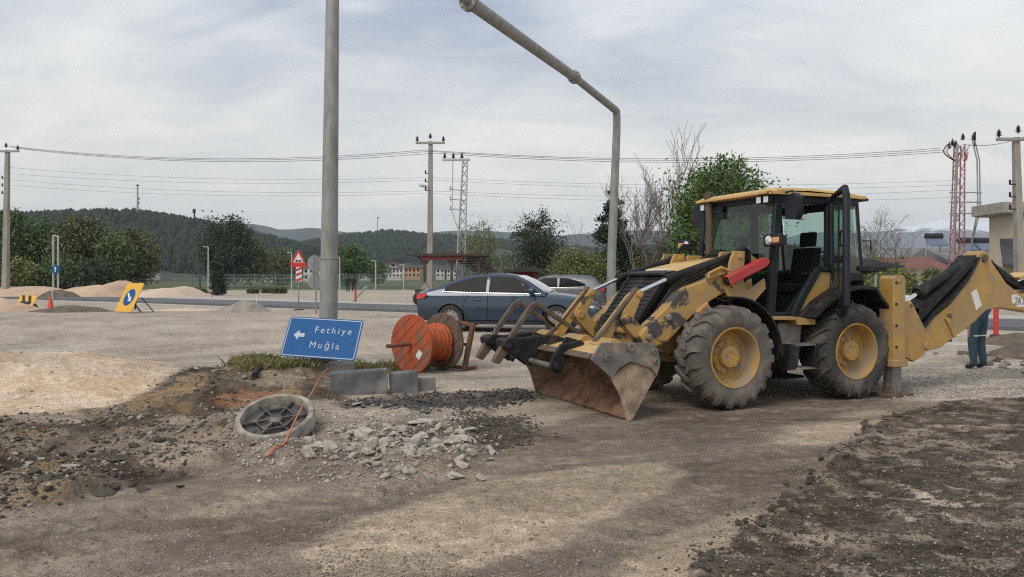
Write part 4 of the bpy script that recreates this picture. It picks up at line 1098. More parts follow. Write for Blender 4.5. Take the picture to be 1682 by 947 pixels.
    for b in (-0.80, -0.24):
        sh = [(4.64, 0.72), (4.71, 0.74), (4.59, 0.97), (4.325, 1.32), (4.24, 1.36), (4.15, 1.31), (3.50, 0.90), (3.53, 0.865), (4.17, 1.25), (4.23, 1.295), (4.275, 1.275), (4.54, 0.93)]
        mb = MB(); mb.prism(sh, b - 0.034, b + 0.034); mb.prism([(4.62, 0.74), (4.74, 0.80), (4.86, 0.60), (4.78, 0.56)], b - .05, b + .055)
        mb.build('pallet_fork', M['steel_rust'], T, 0.008)
    mb = MB(); mb.tube([(3.60, -.72, .90), (3.95, -.5, 1.10), (4.1, -.24, 1.20)], .02, 6); mb.build('hose', M['hose'], T)
    # ---- rear frame, stabilisers
    mb = MB()
    mb.box((-0.86, 0, 1.02), (0.16, 2.1, 0.18)); mb.box((-0.86, 0, 0.60), (0.16, 2.1, 0.16)); mb.box((-0.80, 0, 0.8), (0.06, 1.3, 0.5))
    mb.build('rear_frame', YW, T, 0.01)
    for s in (1, -1):
        mb = MB(); mb.prism([(-0.60, 0.44), (-0.60, 1.66), (-0.66, 1.70), (-0.80, 1.70), (-0.84, 1.66), (-0.84, 0.44)], 0.98 * s, 1.22 * s)
        mb.box((-0.72, 1.10 * s, 0.47), (0.29, 0.29, 0.10)); mb.box((-.72, 1.10 * s, 1.62), (.05, .26, .06))
        sb = mb.build('stabiliser', Y, T, 0.01)
        mb = MB(); mb.box((-0.72, 1.10 * s, 0.24), (0.17, 0.17, 0.46)); mb.build('stabiliser_leg', M['steel_worn'], sb, 0.01)
        mb = MB(); mb.box((-0.70, 1.10 * s, 0.025), (0.46, 0.36, 0.05)); mb.prism([(-0.82, 0.05), (-0.60, 0.05), (-0.64, 0.16), (-0.80, 0.16)], 1.02 * s, 1.18 * s); mb.build('stabiliser_foot', M['steel_rust'], sb, 0.006)
        mb = MB()
        for z in (0.7, 1.0, 1.3, 1.6): mb.cyl((-0.65, 1.222 * s, z), (-0.65, 1.236 * s, z), 0.018, n=8)
        mb.build('bolt', BK, sb)
    mb = MB(); mb.box((-0.70, 0.35, 1.80), (0.55, 0.9, 0.08)); mb.prism([(-0.45, 1.70), (-0.95, 1.76), (-0.95, 1.80), (-0.45, 1.80)], -0.7, 0.7); mb.build('rear_shelf', BK, T, 0.01)
    mb = MB(); mb.box((-1.02, 0.10, 1.20), (0.06, 0.06, 1.1)); mb.box((-1.0, 0.32, 1.2), (0.04, 0.04, 1.0)); mb.build('hose_post', YW, T)
    # ---- swing post, boom, dipper
    bb = 0.85
    mb = MB()
    mb.prism([(-0.94, 1.05), (-0.94, 0.55), (-1.10, 0.50), (-1.20, 0.45), (-1.42, 0.55), (-1.50, 0.66), (-1.42, 0.95), (-1.24, 1.20), (-1.14, 1.34), (-1.06, 1.28)], bb - .22, bb - .14)
    mb.prism([(-0.94, 1.05), (-0.94, 0.55), (-1.10, 0.50), (-1.20, 0.45), (-1.42, 0.55), (-1.50, 0.66), (-1.42, 0.95), (-1.24, 1.20), (-1.14, 1.34), (-1.06, 1.28)], bb + .14, bb + .22)
    mb.prism([(-0.94, 1.05), (-0.94, 0.55), (-1.18, 0.48), (-1.25, 0.95), (-1.12, 1.1)], bb - .14, bb + .14)
    mb.cyl((-1.46, bb - .25, .68), (-1.46, bb + .25, .68), .06, n=16); mb.cyl((-1.14, bb - .22, 1.26), (-1.14, bb + .22, 1.26), .045, n=14)
    mb.build('swing_post', Y, T, 0.012)
    boom = [(-1.40, 0.66), (-1.42, 0.78), (-1.60, 1.00), (-2.05, 1.24), (-2.50, 1.62), (-2.66, 1.92), (-2.74, 2.05), (-2.86, 2.09), (-2.98, 2.04), (-3.06, 1.90), (-3.40, 1.58), (-3.75, 1.40), (-4.05, 1.46), (-4.35, 1.52),
            (-4.52, 1.40), (-4.46, 1.20), (-4.15, 1.10), (-3.66, 1.16), (-3.20, 1.20), (-2.90, 1.16), (-2.66, 1.00), (-2.20, 0.78), (-1.90, 0.63), (-1.55, 0.58)]
    mb = MB(); mb.prism(boom, bb - .13, bb + .13)
    bo = mb.build('boom', Y, T, 0.018, seg=3)
    for a_, z_, r_ in ((-1.48, 0.68, 0.07), (-2.85, 1.97, 0.06), (-2.05, 1.10, 0.035), (-4.36, 1.34, 0.06)):
        mb = MB(); mb.cyl((a_, bb - .165, z_), (a_, bb + .165, z_), r_, n=18); mb.build('pivot_pin', M['steel_rust'], bo)
    mb = MB(); mb.prism([(-2.55, 1.44), (-2.68, 1.50), (-2.80, 1.24), (-2.67, 1.17)], bb + .131, bb + .135); mb.build('decal', M['white'], bo)
    mb = MB(); mb.prism([(-3.50, 1.40), (-3.52, 1.27), (-3.66, 1.20), (-4.02, 1.22), (-3.9, 1.30), (-3.62, 1.41)], bb + .131, bb + .135)
    mb.build('decal', M['white'], bo)
    cu = bpy.data.curves.new('decal_number', 'FONT'); cu.body = '2KU'; cu.size = 0.17; cu.extrude = 0.001; cu.shear = 0.2
    to = bpy.data.objects.new('decal_number', cu); COL.objects.link(to)
    bpy.context.view_layer.update()
    me = bpy.data.meshes.new_from_object(to.evaluated_get(bpy.context.evaluated_depsgraph_get())); bpy.data.objects.remove(to)
    me.materials.clear(); me.materials.append(M['steel_worn'])
    o = obj('decal_number', me, bo, (-3.56, bb + .137, 1.245), (R(90), 0, math.pi))
    mb = MB(); mb.prism([(-1.95, 1.06), (-2.04, 1.08), (-2.16, 0.86), (-2.18, 0.78), (-2.12, 0.80), (-2.06, 0.92)], bb + .13, bb + .16); mb.build('boom_lock', YW, bo, 0.006)
    # boom cylinder with dark sleeve and draped hoses
    p0, p1, p2 = Vector((-1.16, bb, 1.25)), Vector((-1.56, bb, 1.44)), Vector((-2.84, bb, 1.97))
    mb = MB(); mb.cyl(p1, p2, 0.085, n=20); mb.cyl(p1 - (p2 - p1).normalized() * .02, p1 + (p2 - p1).normalized() * .06, 0.095, n=20); c = mb.build('boom_cylinder', BK, T, 0.01)
    mb = MB(); mb.cyl(p0, p1, 0.036, n=16); mb.build('piston_rod', M['chrome'], c)
    rng = random.Random(4)
    for k in range(9):
        db = -0.14 + 0.035 * k
        zl = rng.uniform(-.03, .03)
        mb = MB(); mb.tube([(-1.22, bb + db, 1.02 + zl), (-1.42, bb + db, 0.88 + zl), (-1.56, bb + db, 0.98), (-1.75, bb + db, 1.14 + zl), (-2.1, bb + db, 1.36 - .03 + zl), (-2.45, bb + db, 1.62 + zl), (-2.62, bb + db, 1.82 + zl), (-2.72, bb + db, 1.98)], 0.024, 7)
        mb.build('hose', M['hose'], T)
    sl = MB()
    for i in range(9):
        t = i / 8
        a_, z_ = -1.40 - 1.26 * t, 1.12 + 0.80 * t
        sl.v += [(a_, bb - .15, z_ + .10 - .05 * math.sin(t * 3.1)), (a_, bb + .15, z_ + .10 - .05 * math.sin(t * 3.1)), (a_ + .06, bb + .15, z_ - .14 * (1 - .6 * t)), (a_ + .06, bb - .15, z_ - .14 * (1 - .6 * t))]
    for i in range(8):
        for j in range(4):
            sl.f.append((i * 4 + j, (i + 1) * 4 + j, (i + 1) * 4 + (j + 1) % 4, i * 4 + (j + 1) % 4)); sl.m.append(0)
    sl.build('hose_sleeve', M['hose'], T, 0, 40, fix=True)
    for k in range(5):
        db = -0.08 + 0.04 * k
        mb = MB(); mb.tube([(-2.90, bb + db, 2.02), (-3.10, bb + db, 1.92), (-3.45, bb + db, 1.64), (-3.85, bb + db, 1.50), (-4.15, bb + db, 1.62)], 0.026, 7); mb.build('hose', M['hose'], T)
    mb = MB(); mb.cyl((-2.92, bb, 1.98), (-3.75, bb, 1.60), 0.075, n=16); c = mb.build('dipper_cylinder', BK, T)
    mb = MB(); mb.cyl((-3.75, bb, 1.60), (-4.30, bb, 1.72), 0.034, n=12); mb.build('piston_rod', M['chrome'], c)
    mb = MB(); mb.prism([(-4.05, 1.62), (-4.18, 1.92), (-4.40, 1.95), (-4.55, 1.70), (-4.62, 1.36), (-4.80, 0.50), (-4.86, 0.30), (-4.72, 0.28), (-4.60, 0.40), (-4.28, 1.28)], bb - .12, bb + .12); mb.build('dipper', Y, T, 0.014)
    mb = MB(); mb.prism([(-3.62, 1.68), (-4.0, 1.76), (-4.0, 1.72), (-3.70, 1.64)], bb - .17, bb + .17); mb.build('hose_cover', YC, T, 0.006)
    mb = MB()
    bp = [(-4.72, 0.42), (-4.94, 0.40), (-5.06, 0.20), (-4.98, 0.02), (-4.72, -0.02), (-4.46, 0.06), (-4.48, 0.09), (-4.72, 0.03), (-4.94, 0.07), (-5.00, 0.2), (-4.92, 0.34), (-4.72, 0.37)]
    mb.prism(bp, bb - .3, bb + .3)
    mb.prism([(-4.72, 0.40), (-4.94, 0.38), (-5.03, 0.20), (-4.96, 0.04), (-4.72, 0.0), (-4.5, 0.08)], bb - .3, bb - .28); mb.prism([(-4.72, 0.40), (-4.94, 0.38), (-5.03, 0.20), (-4.96, 0.04), (-4.72, 0.0), (-4.5, 0.08)], bb + .28, bb + .3)
    for k in range(5): mb.prism([(-4.5, 0.05), (-4.34, 0.10), (-4.34, 0.115), (-4.5, 0.10)], bb - .28 + k * .125, bb - .22 + k * .125)
    mb.build('digging_bucket', M['steel_worn'], T, 0.006)
    return T
build_backhoe()
# ================================================================== text helper
def text_mesh(name, body, size, m, space=1.0, extrude=0.002, align='LEFT', shear=0.0):
    cu = bpy.data.curves.new(name, 'FONT')
    cu.body, cu.size, cu.extrude, cu.space_character, cu.align_x, cu.shear = body, size, extrude, space, align, shear
    o = bpy.data.objects.new(name, cu); COL.objects.link(o)
    bpy.context.view_layer.update()
    me = bpy.data.meshes.new_from_object(o.evaluated_get(bpy.context.evaluated_depsgraph_get()))
    bpy.data.objects.remove(o); bpy.data.curves.remove(cu)
    me.materials.clear(); me.materials.append(m)
    return me
def rect_frame(c, right, up):
    """object matrix whose x runs along right, y along up, z towards the viewer"""
    x = Vector(right).normalized(); y = Vector(up); y = (y - x * y.dot(x)).normalized()
    z = x.cross(y)
    mt = Matrix((x, y, z)).transposed().to_4x4()
    mt.translation = c
    return mt
def rrect(w, h, r, n=5):
    p = []
    for cx, cy_, a in ((w / 2 - r, h / 2 - r, 0), (-w / 2 + r, h / 2 - r, 90), (-w / 2 + r, -h / 2 + r, 180), (w / 2 - r, -h / 2 + r, 270)):
        p += [(cx + r * math.cos(R(a + 90 * i / n)), cy_ + r * math.sin(R(a + 90 * i / n))) for i in range(n + 1)]
    return p
def ring_mesh(mb, outer, inner, z0, z1):
    n = len(outer)
    vv = [(x, y, z1) for x, y in outer] + [(x, y, z1) for x, y in inner] + [(x, y, z0) for x, y in outer] + [(x, y, z0) for x, y in inner]
    fs = []
    for i in range(n):
        j = (i + 1) % n
        fs += [(i, j, n + j, n + i), (2 * n + i, i, n * 0 + j, 2 * n + j)[::-1], (n + i, n + j, 3 * n + j, 3 * n + i)]
    mb.add(vv, fs)
# ------------------------------------------------------------------ tall galvanised column and its footing
p0 = gp(538, 12.9)
T = thing('street_pole', 'tall tapered galvanised steel column rising behind the blue direction sign', 'pole', p0)
mb = MB()
mb.tube([(0, 0, 0.0), (0.02, 0, 1.2), (0.085, 0, 6.3), (0.12, 0, 9.6)], [0.158, 0.150, 0.110, 0.085], 16)
mb.build('shaft', M['galv'], T, smooth=60)
mb = MB(); mb.lathe([(0.149, 0), (0.156, 0.004), (0.156, 0.03), (0.1478, 0.034)], (0.028, 0, 1.86), (0, 0, 1), 16); mb.build('joint_band', M['galv'], T)
mb = MB(); mb.box((0, 0, 0.03), (0.56, 0.56, 0.05)); mb.build('base_plate', M['galv'], T, 0.004)
mb = MB(); rng = random.Random(2)
for k, (x, y, w, h) in enumerate(((-0.34, -0.40, 0.60, 0.34), (0.26, -0.42, 0.56, 0.30))):
    mb = MB(); mb.hexa([(x - w / 2, y - .16, -.12), (x + w / 2, y - .16, -.12), (x + w / 2 - .02, y + .26, -.12), (x - w / 2 + .02, y + .26, -.12),
             (x - w / 2 + .02, y - .14, h - .14), (x + w / 2 - .02, y - .14, h - .15), (x + w / 2 - .04, y + .24, h - .13), (x - w / 2 + .04, y + .24, h - .12)])
    tag(mb.build('footing_block', M['concrete'], None, 0.02, loc=p0), ('stained concrete footing block under the left half of the blue sign', 'shorter concrete footing block under the right half of the blue sign')[k], 'footing block')
# ------------------------------------------------------------------ blue direction sign
tl, tr, bl = at(474, 519, 12.6), at(594, 526, 12.32), at(463, 584, 12.3)
cen = (tr + bl) / 2
W_, H_ = (tr - tl).length, (tl - bl).length
T = thing('direction_sign', 'blue direction sign with an arrow and two town names leaning on the steel column', 'road sign')
T.matrix_world = rect_frame(cen, tr - tl, tl - bl)
mb = MB(); mb.prism(rrect(W_, H_, 0.05), -0.012, 0.0, ax='z'); mb.build('panel', M['signblue'], T, fix=True)
mb = MB(); ring_mesh(mb, rrect(W_ - 0.035, H_ - 0.035, 0.04), rrect(W_ - 0.06, H_ - 0.06, 0.03), 0.0, 0.003); mb.build('border', M['signgrey'], T, smooth=0, fix=True)
obj('lettering', text_mesh('lettering', 'Fethiye', 0.155, M['signgrey'], 1.42), T, (-0.155, 0.085, 0.003))
obj('lettering', text_mesh('lettering', 'Mu\u011fla', 0.155, M['signgrey'], 1.42), T, (-0.185, -0.175, 0.003))
mb = MB(); mb.prism([(-0.17, 0.03), (-0.02, 0.03), (-0.02, 0.11), (-0.13 - .07, 0.0), (-0.02, -0.11), (-0.02, -0.03), (-0.17 + .15, -0.03)][:0] + [(0.08, 0.032), (-0.02, 0.032), (-0.02, 0.085), (-0.11, 0.0), (-0.02, -0.085), (-0.02, -0.032), (0.08, -0.032)], 0.0, 0.004, ax='z')
mb.build('arrow', M['signgrey'], T, smooth=0, loc=(-0.39, 0.03, 0.0), fix=True)
mb = MB()
for y in (-0.2, 0.2): mb.box((0, y, -0.03), (W_ * 0.9, 0.04, 0.03))
mb.build('back_rail', M['galv'], T, 0.003)
# ------------------------------------------------------------------ gantry pole with long arm
b0 = gp(1003, 20.0)
T = thing('gantry_pole', 'grey steel gantry pole with a long flanged arm reaching overhead', 'pole', b0)
c1 = at(1013, 182, 19.8) - b0
a2 = at(943, 126, 16.9) - b0
a3 = at(770, 2, 12.9) - b0
mb = MB()
bend = [c1 + Vector((0, 0, -0.5)), c1 + Vector((0.0, 0, -0.15))]
dirn = (a2 - c1).normalized()
bend += [c1 + dirn * 0.02 + Vector((0, 0, -.02)), c1 + dirn * 0.16, c1 + dirn * 0.45]
mb.tube([(0, 0, 0), (0.03, 0, 2.0)] + bend, [0.125, 0.115, 0.10, 0.098, 0.098, 0.098, 0.096], 14); mb.build('post', M['galv'], T, smooth=60)
mb = MB(); mb.tube([c1 + dirn * 0.45, a2], [0.094, 0.085], 14); mb.tube([a2, a3], [0.104, 0.115], 14)
d3 = (a3 - a2).normalized()
mb.tube([a3, a3 + d3 * 3.0], [0.085, 0.07], 12); mb.build('arm', M['galv'], T, smooth=60)
for p, d, r in ((a2, dirn, 0.145), (a3, d3, 0.165)):
    mb = MB(); mb.lathe([(0.07, -0.05), (r, -0.05), (r, -0.012), (r * .9, -0.01), (r * .9, 0.01), (r, 0.012), (r, 0.05), (0.07, 0.05)], p, d, 20)
    for k in range(8):
        _, u_, w_ = frame_of(d)
        q = p + (u_ * math.cos(k * .785) + w_ * math.sin(k * .785)) * r * .82
        mb.cyl(q - d * .075, q + d * .075, 0.014, n=6)
    mb.build('flange', M['galv'], T)
# ------------------------------------------------------------------ cable reel on its axle
near, far_ = Vector((-1.735, 13.3, 0.0)), None
AXd = Vector((math.sin(R(40)), math.cos(R(40)), 0.0))
RR, RW = 0.515, 0.74
gzr = gz(-1.5, 13.6)
T = thing('cable_reel', 'wooden cable reel wound with orange cable standing behind the kerb stones', 'cable reel', near + Vector((0, 0, gzr)))
def flange(off, m, seed):
    fl = MB(); c = AXd * off + Vector((0, 0, RR))
    fl.lathe([(RR - .055, -0.021), (RR - .001, -0.021), (RR - .001, 0.021), (RR - .055, 0.021)], c, AXd, 40, close=True)
    f = fl.build('flange', m, T, fix=True)
    rng = random.Random(seed)
    u = Vector((AXd.y, -AXd.x, 0)); w = Vector((0, 0, 1))
    n = 7
    for side, ang in ((-1, R(38)), (1, R(-52))):
        e1 = u * math.cos(ang) + w * math.sin(ang); e2 = -u * math.sin(ang) + w * math.cos(ang)
        for k in range(n):
            y0, y1 = -RR + 2 * RR * k / n + .004, -RR + 2 * RR * (k + 1) / n - .004
            pts = []
            for y in (y0, (y0 + y1) / 2, y1): pts.append((math.sqrt(max(RR * RR - y * y, 0)), y))
            pts += [(-x, y) for x, y in pts[::-1]]
            mbp = MB()
            q = len(pts)
            t0, t1 = (-0.022 - rng.uniform(0, .005), -0.002) if side < 0 else (0.002, 0.022 + rng.uniform(0, .005))
            vv = [c + e1 * x + e2 * y + AXd * t0 for x, y in pts] + [c + e1 * x + e2 * y + AXd * t1 for x, y in pts]
            mbp.add(vv, [tuple(range(q)), tuple(range(2 * q - 1, q - 1, -1))] + [(i, i + q, (i + 1) % q + q, (i + 1) % q) for i in range(q)])
            mbp.build('plank', m if rng.random() < .9 or side > 0 else M['wood_dark'], f, 0.002, fix=True)
    return f
f1 = flange(0.0, M['wood_orange'], 1); f2 = flange(RW, M['wood_dark'], 2)
mb = MB(); mb.cyl(AXd * .02 + Vector((0, 0, RR)), AXd * (RW - .02) + Vector((0, 0, RR)), 0.22, n=28); mb.build('drum', M['wood_dark'], T)
cb = MB(); rng = random.Random(6)
hl, rr_ = [], []
turns = 22
for k in range(turns * 22):
    t = k / (turns * 22)
    a = 2 * math.pi * k / 22
    off = 0.055 + t * (RW - .11) + rng.uniform(-.002, .002)
    rad = 0.285 + 0.02 * math.sin(k * .013 + 2) + (0.018 if (k // 22) % 3 == 0 else 0)
    u = Vector((AXd.y, -AXd.x, 0))
    hl.append(AXd * off + Vector((0, 0, RR)) + (u * math.cos(a) + Vector((0, 0, 1)) * math.sin(a)) * rad)
cb.tube(hl, 0.021, 6); cb.cyl(AXd * .05 + Vector((0, 0, RR)), AXd * (RW - .05) + Vector((0, 0, RR)), 0.275, n=28)
w_ = cb.build('cable_winding', M['cable'], T, smooth=60)
mb = MB(); u = Vector((AXd.y, -AXd.x, 0))
mb.tube([AXd * .62 + Vector((0, 0, RR)) + (u * math.cos(a) + Vector((0, 0, 1)) * math.sin(a)) * (0.325 + (0.08 if math.sin(a) < 0 else 0) * -math.sin(a)) for a in [2 * math.pi * i / 40 for i in range(41)]], 0.013, 6)
mb.build('loose_turn', M['wood_orange'], T)
mb = MB(); mb.tube([AXd * .07 + Vector((0, 0, RR)) + (u * math.cos(a) + Vector((0, 0, 1)) * math.sin(a)) * 0.315 for a in [2 * math.pi * i / 40 for i in range(41)]], 0.03, 6); mb.build('white_band', M['kerbconc'], T)
mb = MB(); mb.cyl(-AXd * .56 + Vector((0, 0, RR - .0)), AXd * (RW + .22) + Vector((0, 0, RR)), 0.034, n=14); mb.build('axle', M['rust'], T)
mb = MB()
c = AXd * -0.032 + Vector((0, 0, RR)) + u * 0.21 + Vector((0, 0, -.17))
e1, e2 = (u * .8 + Vector((0, 0, -.6))), (u * .6 + Vector((0, 0, .8)))
mb.add([c - e1 * .055 - e2 * .075, c + e1 * .055 - e2 * .075, c + e1 * .055 + e2 * .075, c - e1 * .055 + e2 * .075], [(0, 1, 2, 3)]); mb.build('paper_label', M['white'], T, smooth=0, out=-AXd)
# rusty stand behind the reel
sp = near + AXd * (RW + .17) + Vector((0, 0, gzr))
T = thing('reel_stand', 'rusty square tube stand frame holding the far end of the reel axle', 'stand', sp)
mb = MB()
u = Vector((AXd.y, -AXd.x, 0))
def bar(a, b, w=0.06):
    d = (Vector(b) - Vector(a)); L = d.length
    q = d.to_track_quat('Z', 'Y').to_matrix()
    mb.box((Vector(a) + Vector(b)) / 2, (w, w, L), q)
bar(u * .38 + Vector((0, 0, 0.0)), u * .60 + Vector((0, 0, 0.84)), .075); bar(u * .60 + Vector((0, 0, .82)), -u * .30 + Vector((0, 0, .93))); bar(-u * .45, -u * .30 + Vector((0, 0, .90)), .07)
bar(-u * .45 + Vector((0, 0, .05)), u * .40 + Vector((0, 0, .05))); bar(-u * .38 + Vector((0, 0, .47)), u * .50 + Vector((0, 0, .47)), .05); bar(u * .38 + Vector((0, 0, .03)), u * .38 + AXd * .30 + Vector((0, 0, .03)))
mb.build('frame', M['rust'], T, 0.004)
# ------------------------------------------------------------------ kerb stones
def kerb(px0, px1, d0, d1, h, zoff, label, m, tilt=0.0, slab=0.16):
    a, b = gp(px0, d0), gp(px1, d1)
    L = (b - a).length
    T_ = obj('kerb_stone', None)
    mb = MB()
    mb.prism([(0, -.05), (slab, -.05), (slab, h - .03), (slab - .03, h), (.02, h), (0, h - .02)], 0, L, ax='x')
    o = mb.mesh('kerb_stone', m)
    bpy.data.objects.remove(T_)
    ang = math.atan2(b.y - a.y, b.x - a.x)
    k = obj('kerb_stone', o, None, (a.x, a.y, min(a.z, b.z) + zoff), (tilt, -math.asin(max(-.3, min(.3, (0.03) / L))) if 'long' in label else 0.0, ang))
    md = k.modifiers.new('edge', 'BEVEL'); md.width, md.segments = 0.012, 2
    return tag(k, label, 'kerb stone')
kerb(543, 638, 10.7, 10.9, 0.37, -0.04, 'long grey kerb stone set on edge below the blue sign', M['granite'], 0.05)
kerb(641, 688, 10.95, 11.0, 0.335, -0.04, 'short dark grey kerb stone beside the long one', M['granite'], 0.03)
kerb(692, 716, 11.15, 11.3, 0.22, -0.02, 'low rough kerb stub at the end of the kerb row', M['concrete'], 0.0)
# ------------------------------------------------------------------ manhole cover and ring
mc = gpx(452, 722)
T = thing('manhole_frame', 'tilted cast iron manhole ring with a ribbed cover dug out of the earth', 'manhole', mc + Vector((0, 0.0, 0.15)))
T.rotation_euler = (R(24), R(-7), R(12))
mb = MB(); mb.lathe([(0.40, -0.11), (0.40, 0.0), (0.388, 0.02), (0.342, 0.02), (0.330, -0.02), (0.330, -0.11)], (0, 0, 0), (0, 0, 1), 56, close=True); mb.build('ring', M['iron_dusty'], T, fix=True)
mb = MB(); mb.lathe([(0.331, -0.095), (0.331, -0.07), (0.0, -0.075)], (0, 0, 0), (0, 0, 1), 48); mb.build('cover', M['iron'], T)
mb = MB()
for k in range(12):
    a = 2 * math.pi * k / 12; a2_ = a + 2 * math.pi / 24
    p, q = Vector((0.20 * math.cos(a), 0.20 * math.sin(a), -0.04)), Vector((0.326 * math.cos(a), 0.326 * math.sin(a), -0.055))
    if k % 2 == 0: mb.box((p + q) / 2, ((q - p).length, 0.015, 0.035), Matrix.Rotation(a, 3, 'Z'))
for k in range(6):
    a, b = 2 * math.pi * k / 6, 2 * math.pi * (k + 1) / 6
    p, q = Vector((0.2 * math.cos(a), 0.2 * math.sin(a), -0.04)), Vector((0.2 * math.cos(b), 0.2 * math.sin(b), -0.04))
    mb.box((p + q) / 2, ((q - p).length, 0.015, 0.035), Matrix.Rotation(math.atan2((q - p).y, (q - p).x), 3, 'Z'))
    p = Vector((0.06 * math.cos(a), 0.06 * math.sin(a), -0.04)); q = Vector((0.2 * math.cos(a), 0.2 * math.sin(a), -0.04))
    mb.box((p + q) / 2, ((q - p).length, 0.018, 0.03), Matrix.Rotation(a, 3, 'Z'))
mb.cyl((0, 0, -.06), (0, 0, -.025), .07, n=16)
mb.build('rib', M['iron'], T)
# ------------------------------------------------------------------ orange duct lying over the kerb and the manhole
mb = MB()
g0, g1, g2 = gpx(600, 606), gpx(535, 632), gpx(455, 752)
pts = [gpx(655, 603) + Vector((0, 0, .05)), g0 + Vector((0, 0, .06)), gpx(560, 618) + Vector((0, 0, .05)), g1 + Vector((0, 0, 0.08)), at(510, 648, 9.0), at(494, 672, 7.95), at(479, 702, 7.5), at(465, 730, 7.15), g2 + Vector((0, 0, 0.03)), g2 + Vector((-0.02, -.2, -0.02))]
def smooth_path(p, n=6):
    o = []
    for i in range(len(p) - 1):
        a, b, c, d = p[max(i - 1, 0)], p[i], p[i + 1], p[min(i + 2, len(p) - 1)]
        for k in range(n):
            t = k / n
            o.append(0.5 * ((2 * b) + (c - a) * t + (2 * a - 5 * b + 4 * c - d) * t * t + (3 * b - a - 3 * c + d) * t ** 3))
    return o + [p[-1]]
mb.tube(smooth_path(pts), 0.008, 7)
tag(mb.build('duct_line', M['orange_line'], smooth=60), 'thin orange duct trailing from the reel across the manhole cover', 'cable')
mb = MB(); mb.tube(smooth_path([gpx(432, 628) + Vector((0, 0, -.05)), gpx(424, 632) + Vector((0, 0, .03)), gpx(418, 638) + Vector((0, 0, .06))]), 0.045, 10)
tag(mb.build('buried_pipe', M['hose']), 'dark pipe end sticking out of the earth bank', 'pipe')
# ------------------------------------------------------------------ rocks
def rock_mesh(name, seed, m, sub=2, flat=1.0, rough=0.35):
    bm = bmesh.new()
    bmesh.ops.create_icosphere(bm, subdivisions=sub, radius=1.0)
    rng = random.Random(seed)
    cuts = [(Vector((rng.gauss(0, 1), rng.gauss(0, 1), rng.gauss(0, 1))).normalized(), rng.uniform(0.32, 0.75)) for _ in range(11)]
    for v in bm.verts:
        for n, k in cuts:
            dd = v.co.dot(n)
            if dd > k: v.co -= n * (dd - k)
        v.co *= 1 + rng.uniform(-.06, .06) * rough * 2
        v.co.z *= flat
    me = bpy.data.meshes.new(name); bm.to_mesh(me); bm.free()
    me.materials.append(m)
    return me
RK = {k: [rock_mesh(k, i * 7 + len(k), M[m], 2, fl) for i, fl in enumerate((.7, .5, .8, .38, .62, .9))] for k, m in (('rubble_chunk', 'rock'), ('stone', 'rock_brown'), ('earth_clod', 'clod'), ('tarmac_lump', 'tarmac_lump'))}
rng = random.Random(11)
def put_rock(kind, px, py, s, label, cat, group, sink=0.25, sz=1.0, v=None):
    p = gpx(px, py)
    sc = (s * rng.uniform(.8, 1.35), s * rng.uniform(.75, 1.15), s * rng.uniform(.7, 1.05) * sz)
    o = obj(kind, RK[kind][rng.randrange(6) if v is None else v], None, (p.x, p.y, p.z + sc[2] * (0.5 - sink)), (rng.uniform(-.3, .3), rng.uniform(-.3, .3), rng.uniform(0, 6.3)))
    o.scale = sc
    tag(o, label, cat, group)
    return o
big = [('rubble_chunk', 512, 752, .15, .55, 'flat pale concrete slab at the near left edge of the rubble heap'),
       ('rubble_chunk', 600, 774, .085, .8, 'pale angular chunk on the near edge of the rubble heap'),
       ('rubble_chunk', 585, 681, .13, .6, 'long pale slab lying just below the kerb stones'),
       ('rubble_chunk', 760, 744, .075, .9, 'pale chunk at the right end of the rubble heap'),
       ('rubble_chunk', 690, 706, .20, .45, 'broad flat concrete slab on the crest of the rubble heap'),
       ('stone', 78, 738, .135, 1.2, 'large rounded brown boulder in the dark earth'),
       ('rubble_chunk', 58, 752, .10, .5, 'pale flat stone in front of the brown boulder'),
       ('rubble_chunk', 118, 776, .13, .3, 'long thin pale slab lying on the dark earth'),
       ('stone', 22, 730, .08, .8, 'grey stone at the left edge of the dark earth'),
       ('tarmac_lump', 520, 668, .20, .3, 'flat dark slab tilted beside the manhole ring'),
       ('tarmac_lump', 700, 664, .17, .3, 'black tarmac slab lying before the short kerb stone'),
       ('rubble_chunk', 320, 618, .16, .4, 'pale flat stone at the edge of the grass')]
for k, px, py, s, sz, lb in big:
    put_rock(k, px, py, s, lb, 'stone', None, 0.2, sz)
N = 0
while N < 170:
    px, py = rng.gauss(640, 100), rng.gauss(742, 21)
    if not (480 < px < 815 and 685 < py < 790): continue
    if py < 700 + abs(px - 650) * 0.04: continue
    N += 1
    put_rock('rubble_chunk', px, py, rng.choice((.03, .04, .05, .06, .08, .10)) * rng.uniform(.8, 1.2), 'pale broken concrete chunk in the rubble heap beside the manhole', 'stone', 'chunks of the rubble heap')
for _ in range(48):
    put_rock('rubble_chunk' if rng.random() < .6 else 'stone', rng.uniform(190, 400), rng.uniform(690, 762), rng.uniform(.02, .045), 'small pale stone on the earth slope left of the manhole', 'stone', 'stones on the earth slope')
for _ in range(30):
    put_rock('rubble_chunk', rng.uniform(0, 60), rng.uniform(745, 800), rng.uniform(.018, .04), 'small white stone in the cluster at the left edge of the earth bank', 'stone', 'white stone cluster')
for _ in range(34):
    put_rock('tarmac_lump', rng.uniform(560, 760), rng.uniform(655, 692), rng.uniform(.035, .09), 'black broken tarmac lump before the kerb stones', 'tarmac lump', 'broken tarmac before the kerb', 0.2, .6)
for _ in range(40):
    put_rock('earth_clod', rng.uniform(-10, 330), rng.uniform(690, 815), rng.uniform(.03, .085), 'dark earth clod in the dug earth bank on the left', 'earth clod', 'clods of the earth bank')
